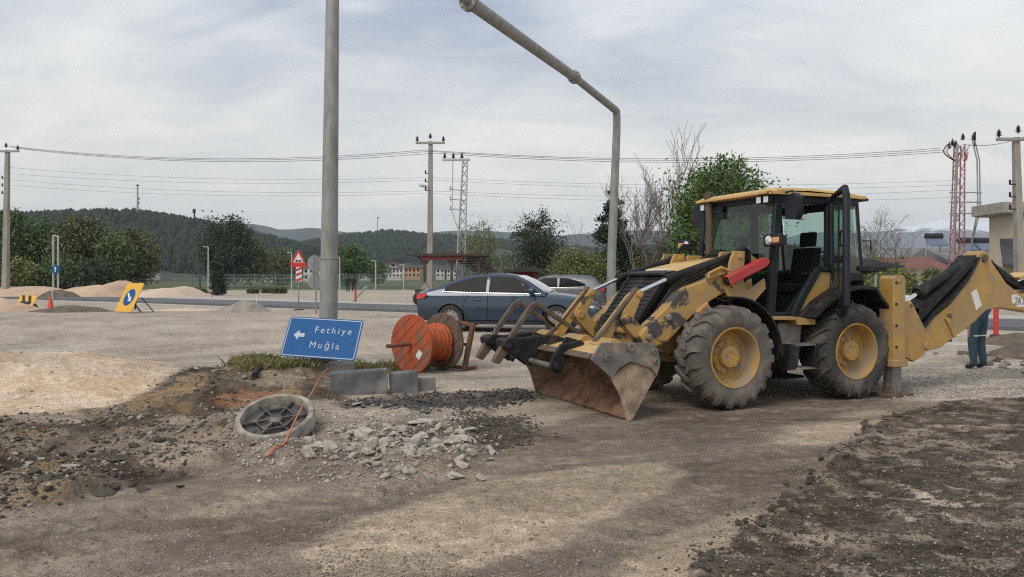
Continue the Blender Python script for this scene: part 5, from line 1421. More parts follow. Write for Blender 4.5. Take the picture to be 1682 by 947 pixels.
for _ in range(70):
    t = rng.random()
    pl = [(1130, 950), (1215, 880), (1262, 842), (1330, 780), (1385, 735), (1440, 700), (1500, 672)]
    i = min(int(t * 6), 5); f = t * 6 - i
    px = pl[i][0] * (1 - f) + pl[i + 1][0] * f + rng.gauss(6, 16); py = pl[i][1] * (1 - f) + pl[i + 1][1] * f + rng.gauss(0, 5)
    put_rock('earth_clod', px, py, rng.choice((.016, .022, .03, .04, .055)), 'dark earth clod along the ragged edge of the scraped patch', 'earth clod', 'clods along the scraped edge', 0.1)
for _ in range(36):
    put_rock('stone', rng.gauss(1650, 35), rng.uniform(568, 606), rng.uniform(.05, .13), 'brown stone in the spoil heap beside the standing worker', 'stone', 'stones of the spoil heap')
for _ in range(20):
    put_rock('stone', rng.uniform(300, 420), rng.uniform(605, 640), rng.uniform(.03, .08), 'weathered stone in the bank left of the grass', 'stone', 'stones in the grass bank')
# ------------------------------------------------------------------ loose gravel and chips (uncountable)
def gravel(name, n, sampler, smin, smax, m, label, seed, flat=0.6):
    rg = np.random.default_rng(seed)
    P = sampler(rg, n)
    x = np.array([p[0] for p in P]); y = np.array([p[1] for p in P])
    z = ground_z(x, y)
    k = len(x)
    s = smin * (smax / smin) ** (rg.random(k) ** 2.2)
    base = np.array([(1, 0, 0), (-1, 0, 0), (0, 1, 0), (0, -1, 0), (0, 0, 1), (0, 0, -1)], float)
    f = np.array([(0, 2, 4), (2, 1, 4), (1, 3, 4), (3, 0, 4), (2, 0, 5), (1, 2, 5), (3, 1, 5), (0, 3, 5)])
    V = base[None] * rg.uniform(.55, 1.25, (k, 6, 1)) + rg.normal(0, .22, (k, 6, 3))
    a = rg.uniform(0, 6.28, k)
    c, s_ = np.cos(a), np.sin(a)
    V = np.stack([V[..., 0] * c[:, None] - V[..., 1] * s_[:, None], V[..., 0] * s_[:, None] + V[..., 1] * c[:, None], V[..., 2] * flat], -1)
    V = V * s[:, None, None] + np.stack([x, y, z + s * 0.15], -1)[:, None]
    idx = (np.arange(k)[:, None, None] * 6 + f[None]).reshape(-1)
    tag(obj(name, npmesh(name, V, 3, idx, m)), label, kind='stuff')
def zone_sampler(zones, near=None):
    """points spread evenly over the picture inside the zones: (px0, px1, py0, py1, weight)"""
    def f(rg, n):
        w = np.array([z[4] for z in zones], float); w /= w.sum()
        o = []
        for i in rg.choice(len(zones), n, p=w):
            z = zones[i]
            py = rg.uniform(z[2], z[3]); px = rg.uniform(z[0], z[1])
            if len(z) > 5: px += (py - z[2]) * z[5]
            o.append(G(px, py))
        return o
    return f
gravel('gravel', 7500, zone_sampler([(0, 1682, 640, 947, 1.6), (520, 1050, 770, 947, 1.2), (400, 820, 690, 800, 1.6), (60, 560, 860, 947, .8), (520, 760, 900, 960, 1.0)]), 0.004, 0.017, M['grit'], 'fine pale gravel strewn over the yard', 1)
gravel('gravel', 6000, zone_sampler([(1460, 1720, 604, 655, 1.0)]), 0.008, 0.035, M['rock'], 'pale gravel bed beside the stabiliser', 2)
def in_zone(zn, n_, ymax=14, ymin=4.0):
    def f(rg, n):
        o = []
        P = np.array(Z[zn])
        while len(o) < n:
            px, py = rg.uniform(-60, 1720, 4000), rg.uniform(590, 947, 4000)
            d = 1.65 * F / (py - HY); x = (px - CX) / F * d
            k = (poly_sd(x, d, Z[zn]) > -0.05 + 0.12 * rg.normal(size=4000)) & (d < ymax)
            o += list(zip(x[k], d[k]))
        return o[:n]
    return f
gravel('dirt_crumbs', 6000, in_zone('dark', 1), 0.005, 0.022, M['clod'], 'dark crumbs on the scraped patch of ground', 3)
gravel('gravel', 2600, in_zone('dark', 1), 0.004, 0.016, M['grit'], 'pale chips on the scraped patch of ground', 4)
gravel('dirt_crumbs', 3600, in_zone('earth', 1), 0.008, 0.04, M['clod'], 'dark crumbs over the dug earth bank', 5)
gravel('gravel', 2600, in_zone('earth', 1), 0.006, 0.035, M['grit'], 'brown stones over the dug earth bank', 6)
gravel('gravel', 3600, in_zone('rubble', 1), 0.008, 0.034, M['rock'], 'small concrete crumbs of the rubble heap', 7)
gravel('dirt_crumbs', 3500, in_zone('tar', 1), 0.008, 0.045, M['tarmac_lump'], 'black tarmac crumbs before the kerb stones', 8)
gravel('dirt_crumbs', 2500, in_zone('tar2', 1), 0.008, 0.03, M['clod'], 'dark crumbs left of the front bucket', 9)
gravel('gravel', 900, in_zone('sand', 1, 16), 0.006, 0.03, M['rock'], 'small stones over the sand bank', 10)
# ------------------------------------------------------------------ rough grass round the footing
def grass(name, n, px0, px1, py0, py1, h0, h1, label, seed):
    rg = np.random.default_rng(seed)
    cl = [(rg.uniform(px0, px1), rg.uniform(py0, py1)) for _ in range(90)]
    x, y = [], []
    for i in range(n):
        c = cl[rg.integers(len(cl))]
        p = G(c[0] + rg.normal(0, 8), max(590, c[1] + rg.normal(0, 2.2)))
        x.append(p[0]); y.append(p[1])
    x, y = np.array(x), np.array(y); z = ground_z(x, y) - .01
    h = rg.uniform(h0, h1, n); a = rg.uniform(0, 6.28, n); w = rg.uniform(.003, .008, n)
    lean = rg.normal(0, .35, (n, 2)) * h[:, None]
    dx, dy = np.cos(a) * w, np.sin(a) * w
    V = np.zeros((n, 4, 3))
    V[:, 0] = np.stack([x - dx, y - dy, z], -1); V[:, 1] = np.stack([x + dx, y + dy, z], -1)
    V[:, 2] = np.stack([x + dx * .6 + lean[:, 0] * .5, y + dy * .6 + lean[:, 1] * .5, z + h * .65], -1)
    V[:, 3] = np.stack([x + lean[:, 0] * 1.3, y + lean[:, 1] * 1.3, z + h], -1)
    idx = (np.arange(n)[:, None, None] * 4 + np.array([(0, 1, 2), (0, 2, 3)])[None]).reshape(-1)
    tag(obj(name, npmesh(name, V, 3, idx, M['grass'])), label, kind='stuff')
grass('grass', 7000, 385, 540, 600, 628, .05, .20, 'rough green grass around the concrete footing', 1)
grass('grass', 2200, 560, 700, 599, 610, .04, .13, 'thin grass behind the kerb stones', 2)
# ================================================================== cars
M['carblue'] = mat('metallic_slate_blue', (0.024, 0.044, 0.078), (0.028, 0.050, 0.086), 3, 0.30, 0.3, coat=0.7, dirt=(0.085, 0.085, 0.08), dscale=1.1, dlo=0.62, dhi=0.9)
M['carsilver'] = mat('silver_paint', (0.115, 0.12, 0.125), (0.14, 0.145, 0.15), 3, 0.35, 0.5, coat=0.5)
M['cardark'] = mat('dark_trim', (0.016, 0.016, 0.017), rough=0.6)
M['darkglass'] = mat('tinted_glass', (0.008, 0.009, 0.011), rough=0.18, spec=0.07)
M['screen'] = mat('windscreen_glass', (0.10, 0.12, 0.125), rough=0.06, spec=1.0, coat=1.0)
M['tail'] = mat('tail_lamp_red', (0.55, 0.025, 0.03), rough=0.2, coat=0.6)
M['alloy'] = mat('alloy_wheel', (0.45, 0.45, 0.46), (0.3, 0.29, 0.28), 6, 0.4, 0.7)
M['carrubber'] = mat('car_tyre', (0.025, 0.024, 0.023), (0.05, 0.046, 0.042), 9, 0.85)
def make_car(label, loc, rz, paint, hatch=False):
    T = thing('parked_car' if hatch else 'sedan_car', label, 'car', loc, rz)
    st = [(-2.32, .58, .42, .84, .90), (-2.28, .74, .34, .92, 1.00), (-2.12, .83, .27, .96, 1.05), (-1.7, .88, .22, .97, 1.07), (-1.0, .90, .20, .95, 1.00), (0, .905, .19, .93, .97),
          (.9, .90, .20, .915, .97), (1.3, .89, .20, .89, .96), (1.7, .86, .22, .84, .905), (2.05, .80, .24, .75, .82), (2.24, .68, .28, .67, .72), (2.33, .50, .34, .58, .61)]
    if hatch: st = [(x, w, a, max(b, .97) if x < -1 else b, max(c, 1.0) if x < -1 else c) for x, w, a, b, c in st]
    mb = MB(); rings = []
    for x, w, zl, zs, zd in st:
        half = [(0, zl), (w * .86, zl), (w * .965, zl + .10), (w, zl + (zs - zl) * .45), (w * .992, zl + (zs - zl) * .72), (w * .965, zs - .03), (w * .90, zs + .012), (w * .62, zd), (0, zd + .018)]
        rings.append([(x, y, z) for y, z in half] + [(x, -y, z) for y, z in half[-2:0:-1]])
    k = len(rings[0])
    mb.add([p for r_ in rings for p in r_], [(i * k + j, i * k + (j + 1) % k, (i + 1) * k + (j + 1) % k, (i + 1) * k + j) for i in range(len(rings) - 1) for j in range(k)] + [tuple(range(k - 1, -1, -1)), tuple(range((len(rings) - 1) * k, len(rings) * k))])
    body = mb.build('body', paint, T, smooth=32, fix=True)
    cut = []
    for x in (1.38, -1.34):
        for s in (1, -1):
            c = MB(); c.cyl((x, .52 * s, .33), (x, 1.3 * s, .33), .375, n=36)
            co = c.build('cutter', M['cardark'], T, fix=True)
            md = body.modifiers.new('arch', 'BOOLEAN'); md.object, md.operation = co, 'DIFFERENCE'
            cut.append(co)
    bpy.context.view_layer.update()
    me = bpy.data.meshes.new_from_object(body.evaluated_get(bpy.context.evaluated_depsgraph_get()))
    body.modifiers.clear(); body.data = me
    me.polygons.foreach_set('use_smooth', [True] * len(me.polygons)); me.set_sharp_from_angle(angle=R(32))
    for c in cut: bpy.data.objects.remove(c)
    # cabin
    prof = [(-1.98, 1.045, .80), (-1.72, 1.13, .74), (-1.35, 1.27, .68), (-.95, 1.385, .645), (-.45, 1.445, .635), (0.0, 1.45, .635), (.32, 1.405, .64), (.62, 1.27, .67), (.86, 1.12, .72), (1.10, .965, .78)]
    if hatch: prof = [(-2.2, 1.0, .80), (-2.12, 1.15, .74), (-1.95, 1.36, .68), (-1.75, 1.46, .65), (-.9, 1.50, .64), (0.0, 1.49, .64), (.32, 1.43, .64), (.62, 1.28, .67), (.86, 1.12, .72), (1.10, .965, .78)]
    mb = MB(); rings = []
    for x, zr, wr in prof:
        zb = .90
        wb = .875
        f = (zr - zb)
        rings.append([(x, wb, zb), (x, wb - (wb - wr) * .45, zb + f * .5), (x, wr + .03, zr - .045), (x, wr - .03, zr), (x, 0, zr + .015), (x, -wr + .03, zr), (x, -wr - .03, zr - .045), (x, -(wb - (wb - wr) * .45), zb + f * .5), (x, -wb, zb)])
    k = 9
    mb.add([p for r_ in rings for p in r_], [(i * k + j, (i + 1) * k + j, (i + 1) * k + j + 1, i * k + j + 1) for i in range(len(rings) - 1) for j in range(k - 1)])
    mb.build('cabin', paint, T, smooth=40, fix=True)
    def side(x, z, s, off=.006):
        zr = np.interp(x, [p[0] for p in prof], [p[1] for p in prof]); wr = np.interp(x, [p[0] for p in prof], [p[2] for p in prof])
        f = max(0.0, min(1.0, (z - .90) / max(zr - .045 - .90, .05)))
        return (x, (.875 - (.875 - wr - .03) * (f * .9 if f < .5 else (.45 + (f - .5) * 1.1))) * s + off * s, z)
    wins = [('rear_side_window', [(-1.52, 1.005), (-.42, .985), (-.42, 1.385), (-.80, 1.36), (-1.20, 1.245), (-1.5, 1.12)]), ('front_side_window', [(-.34, .985), (.92, .972), (.58, 1.22), (.24, 1.375), (-.34, 1.392)])]
    for s in (1, -1):
        for nm, q in wins:
            dense = []
            for (x0, z0), (x1, z1) in zip(q, q[1:] + q[:1]):
                dense += [(x0 + (x1 - x0) * t / 4, z0 + (z1 - z0) * t / 4) for t in range(4)]
            cx, cz = sum(p[0] for p in dense) / len(dense), sum(p[1] for p in dense) / len(dense)
            v = [side(cx, cz, s, .012)] + [side(x, z, s) for x, z in dense]
            mb = MB(); n = len(dense); mb.add(v, [(0, i + 1, (i + 1) % n + 1) for i in range(n)]); mb.build(nm, M['darkglass'], T, smooth=60, out=(0, s, .3))
        mb = MB(); mb.tube([side(x, z, s, .012) for x, z in ((-1.56, 1.0), (-.4, .972), (.3, .965), (.98, .958))], .007, 6); mb.build('belt_trim', M['chrome'], T)
        for x in (-.62, .42):
            w = .905
            mb = MB(); mb.box((x, w * s, .80), (.20, .03, .03)); mb.build('door_handle', paint, T, .01)
        for x in (-1.16, -.36, .86):
            mb = MB(); mb.tube([(x + (.28 if x < -1 else 0), .893 * s, .92), (x + (.12 if x < -1 else 0), .905 * s, .6), (x + (.30 if x < -1 else 0), .895 * s, .30)], .005, 4); mb.build('door_gap', M['cardark'], T)
        mb = MB(); mb.prism([(-.95, .19), (.98, .19), (.98, .25), (-.95, .25)], .85 * s, .90 * s); mb.build('sill', M['cardark'], T, .01)
        mb = MB(); mb.lathe([(0, -.10), (.055, -.09), (.085, -.03), (.085, .03), (.06, .06), (0, .07)], (.78, .98 * s, 1.03), (1, 0, 0), 14); mb.tube([(.82, .86 * s, .98), (.80, .95 * s, 1.0)], .02, 6); mb.build('mirror', paint, T)
        mb = MB(); pts = [(-2.29, .775, .80), (-2.05, .868, .84), (-1.95, .888, .95), (-2.12, .845, .965), (-2.285, .72, .945)]
        pts = [(x - .0, (y + .006) * s, z) for x, y, z in pts]; mb.add(pts, [tuple(range(5))]); mb.add([(-2.31, .60 * s, .80), (-2.295, .775 * s, .80), (-2.29, .725 * s, .945), (-2.315, .60 * s, .92)], [(0, 1, 2, 3)]); mb.build('tail_lamp', M['tail'], T, smooth=0, out=(-1, s, 0))
        mb = MB(); mb.add([(2.13, .775 * s, .70), (2.27, .64 * s, .665), (2.255, .66 * s, .60), (2.10, .80 * s, .635), (1.95, .835 * s, .735)], [tuple(range(5))]); mb.build('headlamp', M['lamp'], T, smooth=0, out=(1, s, 0))
    mb = MB(); i0 = 6
    rows = prof[6:]
    vv = []
    for x, zr, wr in rows: vv += [(x + .012, -wr + .035, zr + .004), (x + .014, 0, zr + .021), (x + .012, wr - .035, zr + .004)]
    mb.add(vv, [(i * 3 + j, (i + 1) * 3 + j, (i + 1) * 3 + j + 1, i * 3 + j + 1) for i in range(len(rows) - 1) for j in range(2)]); mb.build('windscreen', M['screen'], T, smooth=60, out=(1, 0, 1))
    rows = prof[1:4]
    vv = []
    for x, zr, wr in rows: vv += [(x - .012, -wr + .06, zr + .004), (x - .012, 0, zr + .021), (x - .012, wr - .06, zr + .004)]
    mb = MB(); mb.add(vv, [(i * 3 + j, (i + 1) * 3 + j, (i + 1) * 3 + j + 1, i * 3 + j + 1) for i in range(len(rows) - 1) for j in range(2)]); mb.build('rear_window', M['darkglass'], T, smooth=60, out=(-1, 0, 1))
    mb = MB(); mb.prism([(2.22, .40), (2.345, .40), (2.34, .56), (2.25, .62)], -.42, .42); mb.build('grille', M['cardark'], T, .01)
    mb = MB(); mb.box((-2.33, 0, .66), (.012, .52, .11)); mb.build('number_plate', M['white'], T, .003)
    mb = MB(); mb.box((0, 0, .24), (3.9, 1.5, .10)); mb.build('underbody', M['cardark'], T)
    rim = MB(); rim.lathe([(.225, .09), (.22, .11), (.205, .10), (.20, .05), (.06, .075), (.0, .08)], (0, 0, 0), (0, 1, 0), 28)
    for k in range(10):
        a = k * .6283; rim.box((.13 * math.cos(a), .088, .13 * math.sin(a)), (.17, .018, .03), Matrix.Rotation(-a, 3, 'Y'))
    rimm = rim.mesh('rim', M['alloy']); ty = MB(); ty.lathe([(.225, -.1), (.30, -.105), (.325, -.085), (.33, 0), (.325, .085), (.30, .105), (.225, .1)][::-1], (0, 0, 0), (0, 1, 0), 36); tym = ty.mesh('tyre', M['carrubber'])
    for x in (1.38, -1.34):
        for s in (1, -1):
            w = obj('wheel', rimm, T, (x, .79 * s, .33), (0, x, 0 if s > 0 else math.pi)); obj('tyre', tym, w)
    return T
cp = gp(838, 19.9)
CARYAW = R(-14)
make_car('slate blue sedan car passing behind the cable reel', cp, CARYAW, M['carblue'])
hp = gp(905, 33.0)
make_car('silver hatchback parked under the trees', hp, R(172), M['carsilver'], True)
# ================================================================== people
def person(label, loc, rz, h, top, legs, skin, hair, pose='stand', shoe=(0.02, 0.02, 0.022)):
    T = thing('person', label, 'person', loc, rz)
    s = h / 1.78
    J = {'pel': (0, 0, .95), 'wst': (0, .0, 1.10), 'chs': (0.01, 0, 1.33), 'nck': (0, 0, 1.50), 'hd0': (.01, 0, 1.58), 'hd1': (.03, 0, 1.70),
         'hl': (0, .10, .90), 'kl': (.03, .12, .50), 'al': (-.02, .14, .09), 'tl': (.14, .16, .035), 'hr': (0, -.10, .90), 'kr': (.05, -.12, .50), 'ar': (.0, -.14, .09), 'tr': (.16, -.17, .035),
         'sl': (0, .19, 1.43), 'el': (-.03, .25, 1.14), 'wl': (.10, .235, .93), 'fl': (.15, .225, .85), 'sr': (0, -.19, 1.43), 'er': (-.03, -.25, 1.14), 'wr': (.08, -.235, .93), 'fr': (.12, -.225, .85)}
    rad = {'pel': .15, 'wst': .135, 'chs': .16, 'nck': .06, 'hd0': .075, 'hd1': .095, 'hl': .095, 'kl': .07, 'al': .055, 'tl': .04, 'hr': .095, 'kr': .07, 'ar': .055, 'tr': .04,
           'sl': .075, 'el': .055, 'wl': .042, 'fl': .035, 'sr': .075, 'er': .055, 'wr': .042, 'fr': .035}
    E_ = [('pel', 'wst'), ('wst', 'chs'), ('chs', 'nck'), ('nck', 'hd0'), ('hd0', 'hd1'), ('pel', 'hl'), ('hl', 'kl'), ('kl', 'al'), ('al', 'tl'), ('pel', 'hr'), ('hr', 'kr'), ('kr', 'ar'), ('ar', 'tr'),
          ('chs', 'sl'), ('sl', 'el'), ('el', 'wl'), ('wl', 'fl'), ('chs', 'sr'), ('sr', 'er'), ('er', 'wr'), ('wr', 'fr')]
    for sd in ('l', 'r'):                                   # five fingers on each hand
        f = Vector(J['f' + sd]); sg = 1 if sd == 'l' else -1
        for i, (ox, L) in enumerate(((.03, .075), (.01, .085), (-.01, .08), (-.028, .065))):
            a, b = f'f{sd}{i}a', f'f{sd}{i}b'
            J[a] = f + Vector((ox, 0, -.035)); J[b] = f + Vector((ox + .012, -sg * .012, -.035 - L * .8)); rad[a] = .011; rad[b] = .009
            E_ += [('f' + sd, a), (a, b)]
        J[f't{sd}1'] = f + Vector((.05, -sg * .01, .01)); J[f't{sd}2'] = f + Vector((.07, -sg * .018, -.035)); rad[f't{sd}1'] = .013; rad[f't{sd}2'] = .010
        E_ += [('f' + sd, f't{sd}1'), (f't{sd}1', f't{sd}2')]
    names = list(J)
    me = bpy.data.meshes.new('body')
    me.from_pydata([Vector(J[n]) * s for n in names], [(names.index(a), names.index(b)) for a, b in E_], [])
    o = obj('body', me, T)
    md = o.modifiers.new('skin', 'SKIN')
    md.use_smooth_shade = True
    for i, n in enumerate(names):
        r_ = rad[n] * s * (1.18 if n in ('pel', 'wst', 'chs', 'hl', 'hr', 'kl', 'kr', 'al', 'ar', 'sl', 'sr', 'el', 'er') else 1.0)
        sv = me.skin_vertices[0].data[i]
        sv.radius = (r_, r_ * (1.25 if n in ('chs', 'pel', 'wst') else 1.0))
        sv.use_root = (n == 'pel')
    o.modifiers.new('sub', 'SUBSURF').render_levels = 2
    o.modifiers['sub'].levels = 2
    bpy.context.view_layer.update()
    m2 = bpy.data.meshes.new_from_object(o.evaluated_get(bpy.context.evaluated_depsgraph_get()))
    o.modifiers.clear(); o.data = m2
    m2.materials.clear()
    for c in (top, legs, skin, shoe):
        m2.materials.append(mat('cloth' if c is not skin else 'skin', c, tuple(x * .8 for x in c), 14, .85))
    for p in m2.polygons:
        c = p.center / s
        k = 0 if c.z > .93 else 1
        if c.z > 1.50 or (abs(c.y) > .17 and c.z < .965 and c.z > .6 and c.x > .03): k = 2
        if c.z < .085: k = 3
        p.material_index = k
        p.use_smooth = True
    # head details
    hd = MB(); hd.lathe([(0.0, .135), (.06, .12), (.098, .06), (.104, 0), (.085, -.05), (.0, -.05)], Vector((.012, 0, 1.70)) * s, (-.25, 0, 1), 16)
    hd.build('hair', mat('hair', hair, rough=.8), T)
    fc = MB(); fc.prism([(.115, 1.67), (.14, 1.645), (.115, 1.635)], -.014, .014); fc.v = [tuple(Vector(p) * s) for p in fc.v]
    fc.build('nose', m2.materials[2], T)
    for sg in (-1, 1):
        e = MB(); e.lathe([(0, .012), (.022, .006), (.026, -.004), (0, -.01)], Vector((.02, .098 * sg, 1.655)) * s, (0, sg, 0), 10); e.build('ear', m2.materials[2], T)
        e = MB(); e.lathe([(0, .006), (.009, .002), (.010, -.006)], Vector((.112, .034 * sg, 1.675)) * s, (1, 0, 0), 8); e.build('eye', mat('eye', (.03, .025, .02), rough=.2), T)
    e = MB(); e.box(Vector((.106, 0, 1.605)) * s, (.012, .045, .01)); e.build('mouth', mat('lips', tuple(x * .6 for x in skin)), T)
    return T, s
NAVY = (0.018, 0.045, 0.13)
TEAL = (0.030, 0.062, 0.095)
wp = gp(1607, 13.95)
PT, s_ = person('worker in navy blue jacket and dark trousers standing behind the backhoe boom', wp, R(112), 1.76, NAVY, TEAL, (.36, .22, .15), (.03, .024, .02))
mb = MB()
for sg, kx in ((1, .015), (-1, .03)): mb.lathe([(.088, -.012), (.090, 0), (.088, .012)], Vector((kx, .103 * sg, .62)) * s_, (0, 0, 1), 16)
mb.build('reflective_band', mat('reflective_tape', (.5, .52, .52), rough=.3), PT)
person('far walker in dark clothes beside the mesh fence, left of a pair', gp(571, 80), R(70), 1.72, (.015, .015, .018), (.02, .02, .024), (.33, .21, .15), (.02, .017, .015))
person('far walker in dark clothes beside the mesh fence, right of a pair', gp(581, 80), R(110), 1.76, (.022, .02, .02), (.016, .016, .02), (.33, .21, .15), (.02, .017, .015))
# ================================================================== signs and barriers
# yellow stand sign with blue keep-left oval
tl, tr, bl = at(208, 465, 30.4), at(235, 465, 29.9), at(190, 511, 29.85)
T = thing('stand_sign', 'leaning yellow board with a blue arrow oval on a folding stand', 'road sign')
T.matrix_world = rect_frame((tr + bl) / 2, tr - tl, tl - bl)
w_, h_ = (tr - tl).length, (tl - bl).length
mb = MB(); mb.prism(rrect(w_, h_, .03), -.02, 0, ax='z'); mb.build('board', M['signyellow'], T, fix=True)
mb = MB(); mb.prism([(.30 * math.cos(a), .36 * math.sin(a)) for a in [i * math.pi / 14 for i in range(28)]], 0, .004, ax='z'); mb.build('blue_disc', M['signblue'], T, smooth=0, fix=True)
mb = MB(); rot = Matrix.Rotation(R(-132), 2)
ar = [rot @ Vector(p) for p in ((-.045, -.26), (.045, -.26), (.045, .08), (.13, .08), (0, .27), (-.13, .08), (-.045, .08))]
mb.prism([(p.x * .9, p.y) for p in ar], .004, .008, ax='z'); mb.build('arrow', M['white'], T, smooth=0, fix=True)
inv = T.matrix_world.inverted()
for a, b, r_ in (((222, 500, 30.0), (232, 513, 30.9), .03), ((232, 488, 30.2), (254, 514, 30.6), .02), ((224, 485, 30.2), (222, 507, 30.6), .035)):
    mb = MB(); mb.tube([inv @ at(*a), inv @ at(*b)], r_, 6); mb.build('strut', M['cardark'], T)
# chevron board
T = thing('chevron_board', 'low yellow board with black chevron stripes lying against the sand', 'barrier')
tl, tr, bl = at(27, 486, 33.6), at(54, 488, 33.3), at(29, 505, 33.2)
T.matrix_world = rect_frame((tr + bl) / 2, tr - tl, tl - bl)
w_, h_ = (tr - tl).length, (tl - bl).length
mb = MB(); mb.prism(rrect(w_, h_, .03), -.03, 0, ax='z'); mb.build('board', M['signyellow'], T, fix=True)
for x in (-.26, .10):
    mb = MB(); mb.prism([(x - .14, h_ * .49), (x + .03, h_ * .49), (x + .24, 0), (x + .03, -h_ * .49), (x - .14, -h_ * .49), (x + .07, 0)], 0, .005, ax='z'); mb.build('stripe', M['cardark'], T, smooth=0, fix=True)
mb = MB(); mb.lathe([(.0, -.12), (.30, -.12), (.36, -.05), (.36, .05), (.30, .12), (.16, .12), (.14, .05), (0, .05)], gp(47, 33.4) + Vector((0, 0, .18)), (0.2, 0.3, 1), 20)
tag(mb.build('old_tyre', M['cardark']), 'black tyre lying below the chevron board', 'tyre')
# cone and stick
def cone(px, d, h, label):
    T = thing('traffic_cone', label, 'cone', gp(px, d))
    mb = MB(); mb.lathe([(.15 * h / .6, .02), (.13 * h / .6, .06), (.035, h), (0, h)], (0, 0, 0), (0, 0, 1), 16); mb.build('body', M['cone'], T)
    mb = MB(); mb.box((0, 0, .015), (.34, .34, .03)); mb.build('base', M['cone'], T, .008)
cone(83, 31.2, .62, 'plain red traffic cone between the chevron board and the yellow sign')
T = thing('marker_stick', 'thin white stick standing beside the red cone', 'stick', gp(86, 31.6)); mb = MB(); mb.tube([(0, 0, 0), (.0, 0, .85)], .02, 6); mb.build('stick', M['white'], T)
# triangle bump sign
b = gp(490.5, 39.5)
T = thing('warning_sign', 'red and white triangular bump sign over a striped plate on a post', 'road sign', b)
mb = MB(); mb.tube([(0, 0, 0), (0, 0, 2.55)], .03, 8); mb.build('post', M['galv'], T)
zt = 2.15
tri = [(-.36, 0), (.36, 0), (0, .66)]
mb = MB(); mb.prism([(-.40, -.05), (-.36, -.08), (.36, -.08), (.40, -.05), (.03, .68), (-.03, .68)], -.05, -.035); mb.build('red_border', M['signred'], T, loc=(0, 0, zt))
mb = MB(); mb.prism([(-.26, .035), (.26, .035), (0, .52)], -.056, -.051); mb.build('white_face', M['white'], T, loc=(0, 0, zt))
mb = MB(); mb.prism([(-.17, .07), (.17, .07), (.16, .11), (.11, .17), (.06, .17), (.0, .11), (-.06, .17), (-.11, .17), (-.16, .11)], -.060, -.057); mb.build('bump_symbol', M['cardark'], T, loc=(0, 0, zt))
mb = MB(); mb.prism([(-.42, -.09), (.42, -.09), (.42, -.20), (-.42, -.20)], -.05, -.035); mb.build('red_plate', M['signred'], T, loc=(0, 0, zt))
mb = MB(); mb.prism([(-.13, -.95), (.17, -.95), (.17, -.21), (-.13, -.21)], -.05, -.035); mb.build('striped_plate', M['white'], T, loc=(0, 0, zt))
for k in range(3):
    z0 = -.93 + .25 * k
    mb = MB(); mb.prism([(-.13, z0), (.17, z0 + .12), (.17, z0 + .24), (-.13, z0 + .12)] if k else [(-.13, z0), (.05, z0), (.17, z0 + .10), (.17, z0 + .2), (-.13, z0 + .08)], -.056, -.052); mb.build('red_stripe', M['signred'], T, loc=(0, 0, zt))
# two round signs seen from behind
T = thing('round_sign', 'pair of round signs seen from behind on one grey post', 'road sign', gp(519, 29.2), R(48))
mb = MB(); mb.tube([(0, 0, 0), (0, 0, 2.2)], .035, 8); mb.build('post', M['galv'], T)
for z in (1.9, 1.24):
    mb = MB(); mb.lathe([(0, .0), (.315, 0), (.32, .015), (.315, .03), (0, .03)], (0, .05, z), (0, 1, 0), 32); mb.build('disc', M['signback'], T, fix=True)
mb = MB(); mb.box((0, .04, 1.57), (.3, .02, .05)); mb.build('clamp', M['galv'], T)
# blue round sign between two lamp posts on the far left
T = thing('blue_round_sign', 'small blue round sign with a white arrow on twin grey posts', 'road sign', gp(91, 58))
for dx in (-.16, .20):
    mb = MB(); mb.tube([(dx, 0, 0), (dx, 0, 4.6)], .07, 8)
    if dx < 0: mb.tube([(dx, 0, 4.6), (dx + .36, 0, 4.55)], .05, 6)
    mb.build('post', M['galv_light'], T, .0)
mb = MB(); mb.lathe([(0, 0), (.32, 0), (.32, .03), (0, .03)], (.08, -.12, 2.05), (0, 1, 0), 24); mb.build('disc', M['signblue'], T, fix=True)
mb = MB(); mb.prism([(-.04, -.2), (.04, -.2), (.04, .06), (.12, .06), (0, .22), (-.12, .06), (-.04, .06)], -.01, -.004); mb.build('arrow', M['white'], T, loc=(.06, -.125, 2.05))
# red delineators
def delineator(px, d, h, label, tilt=0.0):
    T = thing('delineator_post', label, 'delineator', gp(px, d))
    mb = MB(); mb.tube([(0, 0, .03), (tilt, 0, h)], .055, 10); mb.build('post', M['signred'], T)
    mb = MB(); mb.lathe([(0, .05), (.10, .05), (.16, 0)], (0, 0, 0), (0, 0, 1), 14); mb.build('base', M['cardark'], T)
    for z in (.55, .8):
        mb = MB(); mb.lathe([(.058, -.04 * h), (.058, .04 * h)], (tilt * z, 0, h * z), (0, 0, 1), 10); mb.build('band', M['cone'], T)
delineator(584, 42, .72, 'red delineator post standing in the far sand beside a fallen pole')
delineator(1636, 18.2, .70, 'red delineator post behind the standing worker')
mb = MB(); a, b = gp(578, 43), at(602, 470, 42.5); mb.tube([a, b], .06, 8); tag(mb.build('fallen_pole', M['signback']), 'grey tube leaning beside the red delineator in the far sand', 'pole')
mb = MB(); a = gp(422, 36); mb.tube([a, a + Vector((0, 0, .55))], .02, 6); tag(mb.build('survey_stake', M['white']), 'thin pale stake behind the grey gravel heap', 'stake')
